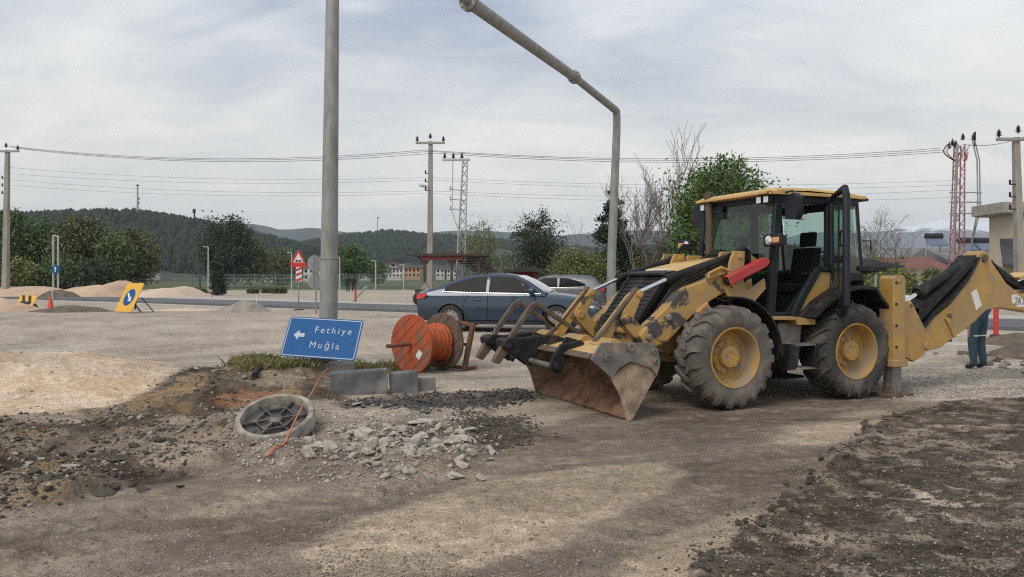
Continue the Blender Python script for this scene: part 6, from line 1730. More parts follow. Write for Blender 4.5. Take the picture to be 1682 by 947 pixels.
# ================================================================== poles, pylons and wires
def insulator(mb, p, h=.28, r=.09):
    mb.lathe([(.03, 0), (.03, .06), (r, .08), (.04, .13), (r, .16), (.04, .2), (r * .7, .24), (0, h)], p, (0, 0, 1), 10)
def util_pole(px, d, top_py, label, lean=0.0, lamp=False, arm=True, w=(.20, .13), cx=0.0):
    b = gp(px, d)
    H = (CH - (top_py - HY) / F * d) - b.z
    T = thing('utility_pole', label, 'utility pole', b)
    mb = MB(); mb.hexa([(-w[0], -w[0], 0), (w[0], -w[0], 0), (w[0], w[0], 0), (-w[0], w[0], 0), (lean - w[1], -w[1], H), (lean + w[1], -w[1], H), (lean + w[1], w[1], H), (lean - w[1], w[1], H)]); mb.build('shaft', M['polecon'], T, .02)
    mb = MB(); mb.box((lean + cx, -.16, H - .12), (1.9, .12, .14)); mb.build('cross_arm', M['galv'], T, .01)
    for dx in (-.85, 0, .85):
        mb = MB(); insulator(mb, (lean + cx + dx, -.16, H - .05 + (.18 if dx == 0 else 0)), .40, .13); mb.build('insulator', M['cardark'], T)
    for k in range(3):
        mb = MB(); mb.box((lean - .22, -.1, H - 2.1 - k * .55), (.25, .06, .05)); mb.cyl((lean - .32, -.1, H - 2.1 - k * .55), (lean - .32, -.1, H - 1.9 - k * .55), .05, n=8); mb.build('bracket', M['cardark'], T)
    if lamp:
        mb = MB(); mb.tube([(lean, -.15, H - 3.2), (lean - .35, -.3, H - 3.0), (lean - .5, -.3, H - 2.95)], .03, 6); mb.lathe([(0, -.3), (.09, -.22), (.12, 0), (.07, .25), (0, .28)], (lean - .45, -.3, H - 2.92), (-1, 0, .15), 10); mb.build('street_lamp', M['galv_light'], T)
    return b + Vector((lean, -.16, H))
pA = util_pole(9, 56, 246, 'concrete power pole at the left edge of the yard', .15)
pB = util_pole(706, 50, 232, 'concrete power pole with a street lamp behind the sedan', .05, True)
pD = util_pole(1676, 34, 225, 'concrete power pole at the right edge in front of the cream house', -.2, False, True, (.18, .12))
def lattice(px0, px1, d, top_py, label, m, wb=.55, wt=.28, H0=None, name='lattice_pylon'):
    b = gp(px0, d); H = (CH - (top_py - HY) / F * d) - b.z
    lean = (px1 - px0) / F * d
    T = thing(name, label, 'pylon', b)
    def c(i, z):
        f = z / H; w = (wb * (1 - f) + wt * f) / 2
        return Vector((lean * f + (-w if i in (0, 3) else w), -w if i in (0, 1) else w, z))
    for i in range(4):
        mb = MB(); mb.tube([c(i, 0), c(i, H)], .045, 4); mb.build('leg', m, T)
    n = int(H / .55)
    for i in range(4):
        mb = MB()
        for k in range(n):
            z0, z1 = H * k / n, H * (k + 1) / n
            a, b2 = (i, (i + 1) % 4) if k % 2 else ((i + 1) % 4, i)
            mb.tube([c(a, z0), c(b2, z1)], .026, 4, caps=False)
        mb.build('lacing', m, T)
    return T, b, lean, H
T, b, lean, H = lattice(755, 764, 47, 262, 'pale galvanised lattice pylon with a one sided top arm', M['galv_light'])
mb = MB(); mb.box((lean - .55, 0, H), (1.7, .16, .14)); mb.build('cross_arm', M['galv_light'], T, .01)
for k, dx in enumerate((-1.25, -.72, -.2)):
    mb = MB(); insulator(mb, (lean + dx, 0, H + .05), .42, .13); mb.build('insulator', M['cardark'], T)
for z in (1.9, 2.5, 3.1):
    mb = MB(); mb.tube([(lean - .9, 0, H - z + .1), (lean, 0, H - z)], .035, 5); mb.cyl((lean - .9, 0, H - z), (lean - .9, 0, H - z + .28), .05, n=8); mb.build('side_arm', M['galv_light'], T)
mb = MB(); mb.tube([(lean - .75, 0, H), (lean - .80, 0, H - 3.2), (lean - .1, 0, H - 5.2)], .03, 5); mb.build('brace', M['galv_light'], T)
M['pylonred'] = mat('red_painted_lattice', (.30, .06, .075), (.42, .30, .30), 5, .6, lo=.42, hi=.62)
T, b, lean, H = lattice(1570, 1576, 48, 238, 'red and grey lattice pylon behind the backhoe boom', M['pylonred'], .66, .42)
mb = MB(); mb.box((lean - .5, -.28, H - 2), (.12, .1, .1)); mb.tube([(-.45, -.35, 0), (lean - .34, -.32, H)], .07, 6); mb.build('conduit', M['galv'], T)
for z in (3.0, 3.6, 4.3):
    mb = MB(); mb.box((lean + .2, -.3, H - z), (2.0, .07, .07)); mb.build('cross_arm', M['galv'], T)
for k, (dx, dz) in enumerate(((-.75, -.2), (-.55, 0), (-.35, -.1), (.1, .35), (.75, .35))):
    mb = MB(); insulator(mb, (lean + dx, -.2, H + dz - .1), .5, .16); mb.build('insulator', M['cardark'], T)
for k, (a, c_) in enumerate(((-.9, -.4), (.5, .9), (-.7, .2))):
    mb = MB(); mb.tube(smooth_path([Vector((lean + a, -.25, H)), Vector((lean + a - .25, -.3, H - .5)), Vector((lean + a * .5, -.3, H - 1.0)), Vector((lean + c_ * .4, -.3, H - .5))]), .035, 6); mb.build('jumper_cable', M['pylonred'] if k else M['cardark'], T)
for dx in (.95, 1.1):
    mb = MB(); mb.tube([(lean + dx - .3, -.25, H + .3), (lean + dx, -.25, H - 1), (lean + dx + .05, -.25, H - 4), (lean + .4, -.3, H - 7)], .04, 6); mb.build('riser_cable', M['galv'], T)
mb = MB(); mb.box((lean + .85, -.2, H + .35), (.08, .08, .9)); mb.build('cutout_switch', M['cardark'], T)
pC = b + Vector((lean, -.2, H))
def wire(a, b, sag, label, r=.014):
    pts = []
    for i in range(25):
        t = i / 24
        p = a.lerp(b, t); p.z -= sag * 4 * t * (1 - t); pts.append(p)
    mb = MB(); mb.tube(pts, r, 5, caps=False)
    tag(mb.build('overhead_wire', M['cardark'], smooth=60), label, 'wire', 'overhead wires')
def wpt(px, py, d): return at(px, py, d)
nm = ('first', 'second', 'third')
for k, (ya, yb, yc) in enumerate(((239, 248, 243), (241, 250, 246), (243, 253, 249))):
    a, b, c = wpt(10 + k * 8, ya, 56 - k * .4), wpt(698 + k * 8, yb - 2, 50 - k * .4), wpt(1545 + k * 4, yc, 48 - k * .4)
    wire(a, b, .75, f'{nm[k]} top power wire from the left pole to the lamp pole')
    wire(b, c, .62, f'{nm[k]} top power wire from the lamp pole to the red pylon')
for k, (ya, yb, yc) in enumerate(((274, 299, 296), (284, 303, 304), (294, 321, 312), (303, 325, 324))):
    a, b, c = wpt(8, ya, 56.3 + k * .1), wpt(704, yb - 8, 50.3 + k * .1), wpt(1562, yc, 48.3 + k * .1)
    n4 = ('highest', 'second', 'third', 'lowest')[k]
    wire(a, b, .45, f'{n4} thin lower wire left of the lamp pole', .007)
    wire(b, c, .40, f'{n4} thin lower wire right of the lamp pole', .007)
wire(wpt(1580, 236, 48), wpt(1690, 222, 34), .25, 'short power wire from the red pylon to the right pole')
def mast(px, d, base_py, top_py, label, kind):
    b = at(px, base_py, d); h = (base_py - top_py) / F * d
    T = thing(kind, label, 'mast', b + Vector((0, 0, -3)))
    return T, h + 3, d
T, h, d = mast(226, 560, 342, 303, 'thin telecom mast on top of the pine hill', 'telecom_mast')
mb = MB(); mb.tube([(0, 0, 0), (0, 0, h)], [.75, .5], 6); mb.build('shaft', M['galv'], T)
mb = MB(); mb.cyl((0, 0, h - .8), (0, 0, h), 1.4, 1.4, n=8); mb.build('antenna_head', M['galv'], T)
for z in (.35, .2):
    mb = MB(); mb.box((.9, 0, h * z + 3), (1.1, .6, 1.8)); mb.build('antenna_panel', M['galv'], T)
T, h, d = mast(620, 950, 374, 356, 'flag pole with a small dark flag on the hill behind the town', 'flag_pole')
mb = MB(); mb.tube([(0, 0, 0), (0, 0, h)], [.45, .35], 6); mb.build('shaft', M['galv'], T)
mb = MB(); mb.prism([(0, h), (2.6, h - .3), (2.6, h - 1.9), (0, h - 1.8)], -.1, .1); mb.build('flag', M['signred'], T)
for px, d, top, lb in ((342, 75, 405, 'short pale lamp post beside the round dark bush'), (479, 84, 414, 'thin pale lamp post behind the triangular sign'), (558, 84, 422, 'thin pale lamp post right of the steel column'), (617, 84, 428, 'thin pale post at the mesh fence right of the two walkers'), (663, 90, 434, 'thin grey post at the mesh fence near the tyres')):
    b = gp(px, d); h = CH - (top - HY) / F * d - b.z
    T = thing('lamp_post', lb, 'lamp post', b)
    mb = MB(); mb.tube([(0, 0, 0), (0, 0, h)], [.09, .06], 6); mb.build('shaft', M['galv_light'], T)
    mb = MB(); mb.box((-.25, 0, h), (.5, .14, .08)); mb.build('lamp_head', M['galv_light'], T)
T = thing('wooden_pole', 'dark leaning wooden pole against the pine hill', 'pole', gp(329, 105)); h = CH - (350 - HY) / F * 105
mb = MB(); mb.tube([(0, 0, 0), (-.85, 0, h)], [.17, .11], 7); mb.build('shaft', M['pole_wood'], T); mb = MB(); mb.box((-.85, 0, h), (.4, .3, .6)); mb.build('pole_top', M['pole_wood'], T, .1)
# ================================================================== mesh fence
T = thing('mesh_fence', 'long green mesh fence along the far field', 'fence', (0, 0, 0))
M['fencegreen'] = mat('green_fence_paint', (.10, .17, .14), (.14, .20, .17), 2, .6)
fx0, fx1, fy = -40.0, 14.0, 90.0
nP = 22
pm = MB(); pm.box((0, 0, .95), (.07, .07, 1.95)); pmm = pm.mesh('post', M['fencegreen'])
pn = MB(); Lp = (fx1 - fx0) / nP
for k in range(22): pn.box((Lp * (k + .5) / 22, 0, .95), (.022, .012, 1.75))
for z in (.1, .5, .95, 1.4, 1.82): pn.box((Lp / 2, 0, z), (Lp, .03, .05))
pnm = pn.mesh('mesh_panel', M['fencegreen'], 0)
for k in range(nP + 1):
    obj('post', pmm, T, (fx0 + Lp * k, fy, .33))
    if k < nP: obj('mesh_panel', pnm, T, (fx0 + Lp * k, fy, .33))
# ================================================================== sand and spoil heaps
def heap(name, px0, px1, d, prof, depth, m, label, seed, bump=.09):
    """real mound: crest heights prof = (px, py) at distance d, sloping down before and behind"""
    nx, ny = 60, 22
    xs = np.linspace(px0, px1, nx)
    crest = CH - (np.interp(xs, [p[0] for p in prof], [p[1] for p in prof]) - HY) / F * d - float(rise(d))
    crest = np.maximum(crest, 0)
    v = np.linspace(-1, 1, ny)
    X = np.repeat(((xs - CX) / F * d)[None], ny, 0); Y = d + v[:, None] * depth * (0.35 + 0.65 * (crest / crest.max())[None])
    prf = np.maximum(0, 1 - np.abs(v) ** 1.4)[:, None]
    Zh = crest[None] * prf + fbm(X, Y, depth * .5, 4, seed) * bump * 4 * prf * crest.max() + fbm(X, Y, .4, 3, seed) * bump * prf
    Zh = np.maximum(Zh, 0) * (prf > 0) - .06 * (prf <= 0.001)
    Zw = Zh + ground_z(X.ravel(), Y.ravel()).reshape(X.shape)
    c = np.array([X.mean(), d, 0])
    i = np.arange(ny - 1)[:, None] * nx + np.arange(nx - 1)[None]
    idx = np.stack([i, i + 1, i + nx + 1, i + nx], -1).reshape(-1)
    me = npmesh(name, np.stack([X, Y, Zw], -1) - c, 4, idx, m, smooth=True)
    o = obj(name, me, None, tuple(c)); tag(o, label, 'heap')
M['sandpile'] = mat('reddish_sand', (.60, .43, .295), (.47, .335, .23), .7, .95, bump=.05, bscale=3.0)
M['sandpale'] = mat('pale_sand', (.62, .50, .37), (.50, .40, .29), .7, .95, bump=.05, bscale=3.0)
M['spoil'] = mat('grey_gravel_spoil', (.36, .32, .265), (.26, .225, .185), 2.5, .95, bump=.08, bscale=6)
M['spoilbrown'] = mat('brown_earth_spoil', (.17, .135, .095), (.10, .08, .06), 2.2, .95, bump=.10, bscale=6)
heap('sand_heap', -160, 112, 57, [(-160, 486), (-60, 474), (20, 471), (50, 467), (90, 473), (112, 489)], 4.5, M['sandpile'], 'broad tan sand heap at the far left behind the asphalt', 1)
heap('sand_heap', 86, 245, 56, [(86, 489), (110, 472), (150, 466), (178, 464), (190, 459), (198, 457), (208, 462), (225, 476), (245, 489)], 4.2, M['sandpile'], 'tallest pointed reddish sand heap behind the yellow sign', 2)
heap('sand_heap', 226, 345, 56, [(226, 489), (250, 474), (270, 471), (300, 470), (312, 472), (345, 489)], 4.2, M['sandpale'], 'low flat pale sand heap right of the yellow sign', 3)
heap('gravel_heap', 345, 445, 31.5, [(345, 516), (380, 501), (402, 492), (420, 497), (445, 514)], 1.7, M['spoil'], 'small grey gravel heap in front of the asphalt strip', 4)
heap('spoil_heap', -60, 60, 32.5, [(-60, 492), (0, 489), (40, 497), (60, 510)], 1.6, M['sandpile'], 'low sand spoil under the chevron board', 5)
heap('spoil_heap', 55, 190, 31.2, [(55, 510), (100, 502), (130, 501), (160, 504), (190, 512)], 1.0, M['spoilbrown'], 'low brown spoil ridge behind the red cone', 6)
heap('spoil_heap', 225, 470, 32.2, [(225, 511), (280, 507), (350, 508), (420, 507), (470, 514)], 1.0, M['sandpale'], 'low pale spoil ridge along the asphalt edge', 7)
heap('spoil_heap', 590, 690, 26.5, [(590, 522), (620, 514), (650, 517), (690, 521)], .8, M['spoil'], 'low grey spoil lump behind the cable reel', 8)
heap('spoil_heap', 1570, 1790, 16.0, [(1570, 592), (1612, 572), (1640, 556), (1690, 546), (1740, 556), (1790, 588)], 1.5, M['spoilbrown'], 'brown earth spoil heap beside the standing worker', 9, .1)
heap('spoil_heap', 60, 135, 52, [(60, 489), (80, 478), (100, 475), (120, 480), (135, 489)], 1.4, M['spoilbrown'], 'dark brown lump of spoil in front of the sand heaps', 10)
# ================================================================== trees
def branches(mb, base, tip_h, r0, rng, n_lvl=3, spread=.5, n_child=5, up=.6, first=.35, jit=.12, min_r=.008):
    tips = []
    def grow(p, d, L, r, lvl):
        k = 5
        pts, rs = [p], [r]
        q, dd = p.copy(), d.copy()
        for i in range(k):
            dd = (dd + Vector((rng.gauss(0, jit), rng.gauss(0, jit), rng.gauss(0, jit * .6) + up * .06))).normalized()
            q = q + dd * (L / k)
            pts.append(q.copy()); rs.append(max(min_r, r * (1 - .75 * (i + 1) / k)))
        mb.tube(pts, rs, 6 if lvl == 0 else 4, caps=False)
        if lvl >= n_lvl:
            tips.append(pts[-1]); return
        for c in range(n_child if lvl else n_child + 2):
            t = first + (1 - first) * (c + rng.random()) / (n_child + (0 if lvl else 2))
            i = min(int(t * k), k - 1)
            pp = pts[i].lerp(pts[i + 1], t * k - i)
            a = rng.uniform(0, 6.283)
            side = Vector((math.cos(a), math.sin(a), 0))
            nd = (dd * (1 - spread) + side * spread + Vector((0, 0, up * .4))).normalized()
            grow(pp, nd, L * rng.uniform(.38, .62), rs[i] * .55, lvl + 1)
        tips.append(pts[-1])
    grow(Vector(base), Vector((0, 0, 1)), tip_h, r0, 0)
    return tips
def leaf_crown(name, centres, radii, n, size, m, parent, seed, flat=1.0, clump=.35, hollow=.35, nc=None):
    """n leaves gathered in clumps through lobes (centres, radii)"""
    rg = np.random.default_rng(seed)
    C, Rd = np.array(centres, float), np.array(radii, float)
    nc = nc or max(14, n // 38)
    wv = Rd ** 2; li = rg.choice(len(C), nc, p=wv / wv.sum())
    d = rg.normal(size=(nc, 3)); d /= np.linalg.norm(d, axis=1)[:, None]
    rad = Rd[li] * (hollow + (1 - hollow) * rg.random(nc) ** .5) * rg.uniform(.75, 1.12, nc)
    cc = C[li] + d * rad[:, None] * np.array([1, 1, flat])
    cs = Rd[li] * clump * 1.7 * rg.uniform(.4, 1.2, nc)
    j = rg.integers(0, nc, n)
    P = cc[j] + rg.normal(size=(n, 3)) * (cs[j] * .5)[:, None] * np.array([1, 1, .75])
    a = rg.normal(size=(n, 3)); a /= np.linalg.norm(a, axis=1)[:, None]
    b = rg.normal(size=(n, 3)); b -= a * (a * b).sum(1)[:, None]; b /= np.linalg.norm(b, axis=1)[:, None]
    s = size * rg.uniform(.6, 1.4, n)
    V = np.stack([P - a * s[:, None], P + b * (s * .45)[:, None], P + a * s[:, None], P - b * (s * .45)[:, None]], 1)
    idx = np.arange(n * 4)
    return obj(name, npmesh(name, V, 4, idx, m), parent)
def tree(px, d, top_py, w, label, leaf, n=6000, lobes=7, size=.10, seed=1, trunk=.16, bark='bark', base_frac=.25, name='leafy_tree', clump=.35, base_py=None, tall=1.0, bare=False, hollow=.35, lvl=2):
    rng = random.Random(seed)
    b = gp(px, d); H = CH - (top_py - HY) / F * d - b.z
    T = thing(name, label, 'tree' if 'bush' not in name and 'shrub' not in name else 'bush', b, 0)
    mb = MB(); branches(mb, (0, 0, 0), H * .66, trunk, rng, lvl, .55, 4, .5, .3)
    mb.build('trunk', M[bark], T, smooth=60)
    C, Rd = [], []
    for k in range(lobes):
        f = (k + .5) / lobes
        z = H * (base_frac + (1 - base_frac) * (.12 + .76 * f))
        ww = w * .56 * (math.sin(math.pi * min(1, (.2 + .66 * f))) ** .6)
        a = rng.uniform(0, 6.28)
        rr = rng.uniform(.45, .62) * ww + .12 * w * (1 - f)
        off = max(0, ww - rr) * rng.uniform(.5, 1)
        rz = min(rr, (H - z) * .98)
        C.append((math.cos(a) * off, math.sin(a) * off, z)); Rd.append(max(rz, .12 * w))
    leaf_crown('crown', C, [r_ * 1.12 for r_ in Rd], int(n * 1.5), size * 1.12, M[leaf], T, seed, 1.0 * tall, clump, hollow)
    return T
tree(4, 74, 346, 5.6, 'dark green tree behind the left power pole', 'leaf_mid', 9000, 9, .15, 1)
tree(62, 78, 362, 5.0, 'dull green tree right of the left power pole', 'leaf_mid', 8000, 8, .15, 2)
tree(130, 72, 352, 4.8, 'olive green tree behind the twin posts', 'leaf_olive', 9000, 9, .15, 3)
tree(182, 70, 384, 3.6, 'lower green tree behind the pointed sand heap', 'leaf_mid', 7000, 7, .14, 4)
tree(222, 74, 378, 4.0, 'olive tree at the right end of the left tree row', 'leaf_olive', 8000, 8, .14, 5)
tree(30, 63, 428, 3.2, 'low green bush at the foot of the left power pole', 'leaf_pale', 4500, 5, .12, 6, trunk=.05, base_frac=.0, name='green_bush')
tree(92, 66, 420, 4.2, 'dark bush between the left trees', 'leaf_mid', 5000, 6, .13, 7, trunk=.05, base_frac=.0, name='green_bush')
tree(150, 66, 428, 3.8, 'dark green bush behind the sand heaps', 'leaf_dark', 5000, 6, .13, 8, trunk=.05, base_frac=.0, name='green_bush')
tree(92, 84, 374, 5.5, 'dark tree standing between the two left trees', 'leaf_mid', 9000, 9, .16, 61)
tree(160, 80, 388, 5.0, 'shadowed tree behind the lower green tree', 'leaf_mid', 9000, 8, .16, 62)
tree(375, 118, 360, 8.0, 'tall dark tree below the end of the pine hill', 'leaf_dark', 9000, 9, .20, 9)
tree(412, 130, 392, 7.5, 'dull brown green tree right of the tall dark one', 'leaf_olive', 5000, 6, .2, 10)
tree(357, 62, 440, 1.3, 'round black green bush by the mesh fence', 'needle', 5000, 4, .07, 11, trunk=.05, base_frac=.0, name='round_bush', clump=.3)
tree(568, 145, 404, 7.6, 'round green tree right of the steel column', 'leaf_green', 7000, 8, .22, 12)
tree(617, 210, 430, 6.5, 'dark round tree among the far houses', 'leaf_mid', 3500, 6, .3, 13)
tree(456, 160, 412, 11.0, 'brownish bare looking tree behind the triangular sign', 'leaf_olive', 4000, 7, .22, 14, hollow=.2)
tree(800, 46, 362, 3.4, 'thin young tree with pale new leaves behind the sedan', 'leaf_pale', 2600, 9, .055, 15, trunk=.05, bark='bark_pale', base_frac=.2, clump=.5, name='young_tree', lvl=2)
tree(882, 52, 346, 4.0, 'dark airy tree with grey green leaves behind the silver car', 'leaf_dark', 9000, 12, .075, 16, trunk=.14, base_frac=.12, clump=.28)
tree(938, 38, 408, 2.3, 'small yellow green tree right of the dark airy tree', 'leaf_pale', 5500, 6, .055, 17, trunk=.04, bark='bark_pale', base_frac=.25, name='small_tree')
tree(976, 39, 414, 2.0, 'small yellow green tree in front of the conifer', 'leaf_pale', 4500, 6, .055, 18, trunk=.04, bark='bark_pale', base_frac=.25, name='small_tree')
tree(1184, 36, 256, 4.7, 'large fresh green tree behind the cab', 'leaf_green', 30000, 20, .075, 19, trunk=.17, base_frac=.10, clump=.3)
tree(1138, 37, 330, 2.4, 'lower green growth left of the large green tree', 'leaf_green', 6000, 6, .075, 20, trunk=.08, base_frac=.05)
tree(1478, 34, 440, 2.6, 'bright green bush behind the stabiliser leg', 'leaf_pale', 6500, 6, .06, 21, trunk=.04, base_frac=.0, name='green_bush')
tree(1440, 36, 430, 2.8, 'dull green bush under the bare spreading tree', 'leaf_olive', 5000, 6, .07, 22, trunk=.04, base_frac=.0, name='green_bush')
tree(1540, 40, 438, 1.8, 'olive bush at the foot of the red pylon', 'leaf_olive', 3500, 5, .07, 23, trunk=.04, base_frac=.0, name='green_bush')
for k, (px, w, top, d) in enumerate(((905, 2.8, 440, 44), (962, 3.0, 430, 46), (1030, 3.8, 404, 43), (1062, 3.2, 420, 40), (1100, 3.6, 396, 42), (1150, 3.8, 410, 40), (850, 2.4, 442, 52))):
    tree(px, d, top, w, ('low dark scrub behind the silver car', 'dark scrub between the small yellow green trees', 'dark scrub right of the gantry pole', 'low scrub at the foot of the bare tree', 'dark scrub behind the loader bonnet', 'dark scrub below the large green tree', 'low scrub beside the red shed')[k], ('leaf_dark', 'leaf_olive')[k % 2], 4200, 5, .08, 30 + k, trunk=.03, base_frac=.0, name='scrub_bush')
for k, (px, d, top, w) in enumerate(((415, 70, 478, 2.6), (455, 70, 476, 2.8), (440, 72, 474, 1.6), (330, 72, 478, 2.2))):
    tree(px, d, top, w, ('low weedy bush before the mesh fence, leftmost of three', 'low weedy bush before the mesh fence, nearest the triangular sign', 'low weedy bush before the mesh fence, middle of three', 'weedy bush at the end of the pale sand heap')[k], 'leaf_olive', 1800, 4, .09, 40 + k, trunk=.02, base_frac=.0, name='weed_bush')
def conifer(px, d, top_py, w, label, seed, n=9000, size=.09):
    rng = random.Random(seed); rg = np.random.default_rng(seed)
    b = gp(px, d); H = CH - (top_py - HY) / F * d - b.z
    T = thing('conifer_tree', label, 'tree', b)
    mb = MB(); mb.tube([(0, 0, 0), (0, 0, H)], [.13, .02], 7)
    C, Rd = [], []
    for k in range(70):
        f = rng.random() ** .8
        z = H * (.10 + .88 * f); L = w / 2 * (1 - f) ** .8 * rng.uniform(.6, 1.1) + .08
        a = rng.uniform(0, 6.28)
        p1 = Vector((math.cos(a) * L, math.sin(a) * L, z - L * .25)); mb.tube([(0, 0, z), p1], [.025, .008], 4, caps=False)
        for t in (.35, .65, .95):
            C.append(tuple(Vector((0, 0, z)).lerp(p1, t))); Rd.append(.12 + .16 * w / 2.5 * (1 - f))
    mb.build('trunk', M['bark'], T)
    leaf_crown('crown', C, Rd, n, size, M['needle'], T, seed, .6, .9, .0, 700)
conifer(1006, 42, 308, 3.6, 'dark conifer behind the gantry pole', 1, 24000, .085)
def bare_tree(px, d, top_py, label, seed, spread, n_child, r0, lvl=3, lean=None, name='bare_tree', buds=False, multi=1, w=1.0):
    rng = random.Random(seed)
    b = gp(px, d); H = CH - (top_py - HY) / F * d - b.z
    T = thing(name, label, 'tree', b)
    mb = MB()
    tips = []
    for k in range(multi):
        a = k * 6.28 / max(multi, 1) + .4
        base = (math.cos(a) * .35 * w * (multi > 1), math.sin(a) * .2 * (multi > 1), 0)
        tips += branches(mb, base, H * .66 * (1 if k == 0 else rng.uniform(.72, .95)), r0 * (1 if k == 0 else .7), rng, lvl, spread, n_child, .75, .3, .08, .009)
    if lean is not None: mb.tube(smooth_path([Vector(p) for p in lean]), [.06 - .055 * i / 24 for i in range(6 * (len(lean) - 1) + 1)], 6)
    mb.build('trunk', M['bark_pale'], T, smooth=60)
    if buds: leaf_crown('crown', [tuple(t) for t in tips], [.35] * len(tips), 1200, .04, M['leaf_olive'], T, seed, 1, .8, 0)
s38 = 38 / F
bare_tree(1078, 38, 238, 'tall leafless tree with a long leaning branch behind the bonnet', 7, .42, 5, .06, 3, [(-.2, 0, 2.2), (.3, 0, 3.1), (1.3, .1, 4.6), (2.2, .1, 6.2), (2.75, .1, 7.0)], multi=5, w=2.6)
bare_tree(1452, 46, 352, 'spreading leafless tree behind the rear of the cab', 9, .60, 5, .10, 3, None, buds=True, multi=3, w=2.5)
bare_tree(968, 50, 345, 'thin bare sapling left of the conifer', 12, .25, 3, .04, 2)
# ================================================================== buildings
def house(px0, px1, base_py, top_py, d, label, wall, roofm, roof='flat', depth=8.0, wins=(2, 2), name='house', wm=None, overh=.4, ridge=.0):
    b = gp((px0 + px1) / 2, d); b.z = CH - (base_py - HY) / F * d
    Wd = (px1 - px0) / F * d; H = (base_py - top_py) / F * d
    T = thing(name, label, 'building', b)
    mb = MB(); mb.box((0, depth / 2, H / 2 - .5), (Wd, depth, H + 1)); mb.build('wall', wall, T)
    mb = MB()
    if roof == 'flat': mb.box((0, depth / 2, H + .12), (Wd + overh * 2, depth + overh * 2, .24))
    else:
        rh = ridge or Wd * .2
        mb.prism([(-Wd / 2 - overh, H), (Wd / 2 + overh, H), (Wd / 2 + overh, H + .15), (0, H + rh), (-Wd / 2 - overh, H + .15)] if roof == 'gable' else [(-overh, H), (depth + overh, H), (depth / 2, H + rh)], -overh if roof == 'gable' else -Wd / 2 - overh, depth + overh if roof == 'gable' else Wd / 2 + overh, ax='y' if roof == 'gable' else 'x')
    mb.build('roof', roofm, T, fix=True)
    nx, nz = wins
    for i in range(nx):
        for j in range(nz):
            x = -Wd / 2 + Wd * (i + .5) / nx; z = H * (j + .55) / nz
            ww, wh = min(1.2, Wd / nx * .5), min(1.4, H / nz * .5)
            mb = MB(); mb.box((x, -.02, z), (ww, .12, wh)); wd = mb.build('window', M['darkglass'], T)
            mb = MB(); mb.box((x, -.06, z - wh / 2 - .06), (ww + .2, .16, .1)); mb.build('sill', wall, wd)
    return T, Wd, H
M['wallwhite'] = mat('white_render', (.62, .61, .58), (.54, .53, .50), .4, .9)
M['wallcream'] = mat('cream_render', (.52, .46, .36), (.46, .41, .32), .5, .9)
M['wallsalmon'] = mat('salmon_render', (.52, .30, .19), (.46, .27, .17), .5, .9)
M['wallgrey'] = mat('grey_render', (.34, .33, .32), (.28, .27, .26), .5, .9)
M['rooftile'] = mat('red_roof_tiles', (.22, .085, .065), (.165, .07, .055), 1.5, .85, bump=.03, bscale=12)
M['roofgrey'] = mat('grey_roof_sheet', (.20, .20, .20), (.15, .15, .15), 1, .7)
M['redwall'] = mat('dull_red_shed', (.21, .055, .045), (.16, .045, .04), 1.2, .85)
M['darkroof'] = mat('dark_roof_sheet', (.028, .03, .034), (.045, .046, .048), 1.0, .55)
M['brownwood'] = mat('dark_brown_timber', (.055, .038, .030), (.075, .052, .040), 3, .85)
far_h = [(212, 246, 455, 447, 'low white shed with a dark roof beyond the sand heaps', 'wallwhite', 'roofgrey', 'flat', (3, 1)), (386, 420, 464, 455, 'long low white house right of the dark tall tree', 'wallwhite', 'roofgrey', 'flat', (4, 1)), (430, 447, 464, 450, 'white house with a small roof behind the triangular sign', 'wallwhite', 'rooftile', 'gable', (2, 1)),
         (466, 487, 462, 445, 'pale house just left of the triangular sign', 'wallgrey', 'rooftile', 'gable', (2, 2)), (498, 516, 460, 440, 'white house between the two road signs', 'wallwhite', 'roofgrey', 'flat', (2, 2)), (522, 533, 459, 437, 'white block left of the steel column', 'wallwhite', 'rooftile', 'flat', (2, 2)),
         (564, 582, 457, 448, 'low white house right of the round green tree', 'wallwhite', 'roofgrey', 'flat', (3, 1)), (584, 608, 456, 440, 'white two storey block with dark windows near the walkers', 'wallwhite', 'roofgrey', 'flat', (4, 2)), (632, 662, 456, 441, 'white terrace block left of the salmon house', 'wallwhite', 'rooftile', 'flat', (5, 2)),
         (664, 690, 455, 440, 'salmon pink block among the far houses', 'wallsalmon', 'rooftile', 'flat', (4, 2)), (716, 730, 455, 442, 'white block seen under the canopy roof', 'wallwhite', 'roofgrey', 'flat', (2, 2)), (734, 750, 455, 443, 'white block behind the lattice pylon', 'wallwhite', 'roofgrey', 'flat', (3, 2)), (640, 652, 438, 433, 'small grey house on the hill foot', 'wallgrey', 'rooftile', 'gable', (1, 1))]
for px0, px1, bpy_, tpy, lb, wl, rf, kind, wn_ in far_h:
    house(px0, px1, bpy_, tpy, 300, lb, M[wl], M[rf], kind, 9, wn_, 'far_house')
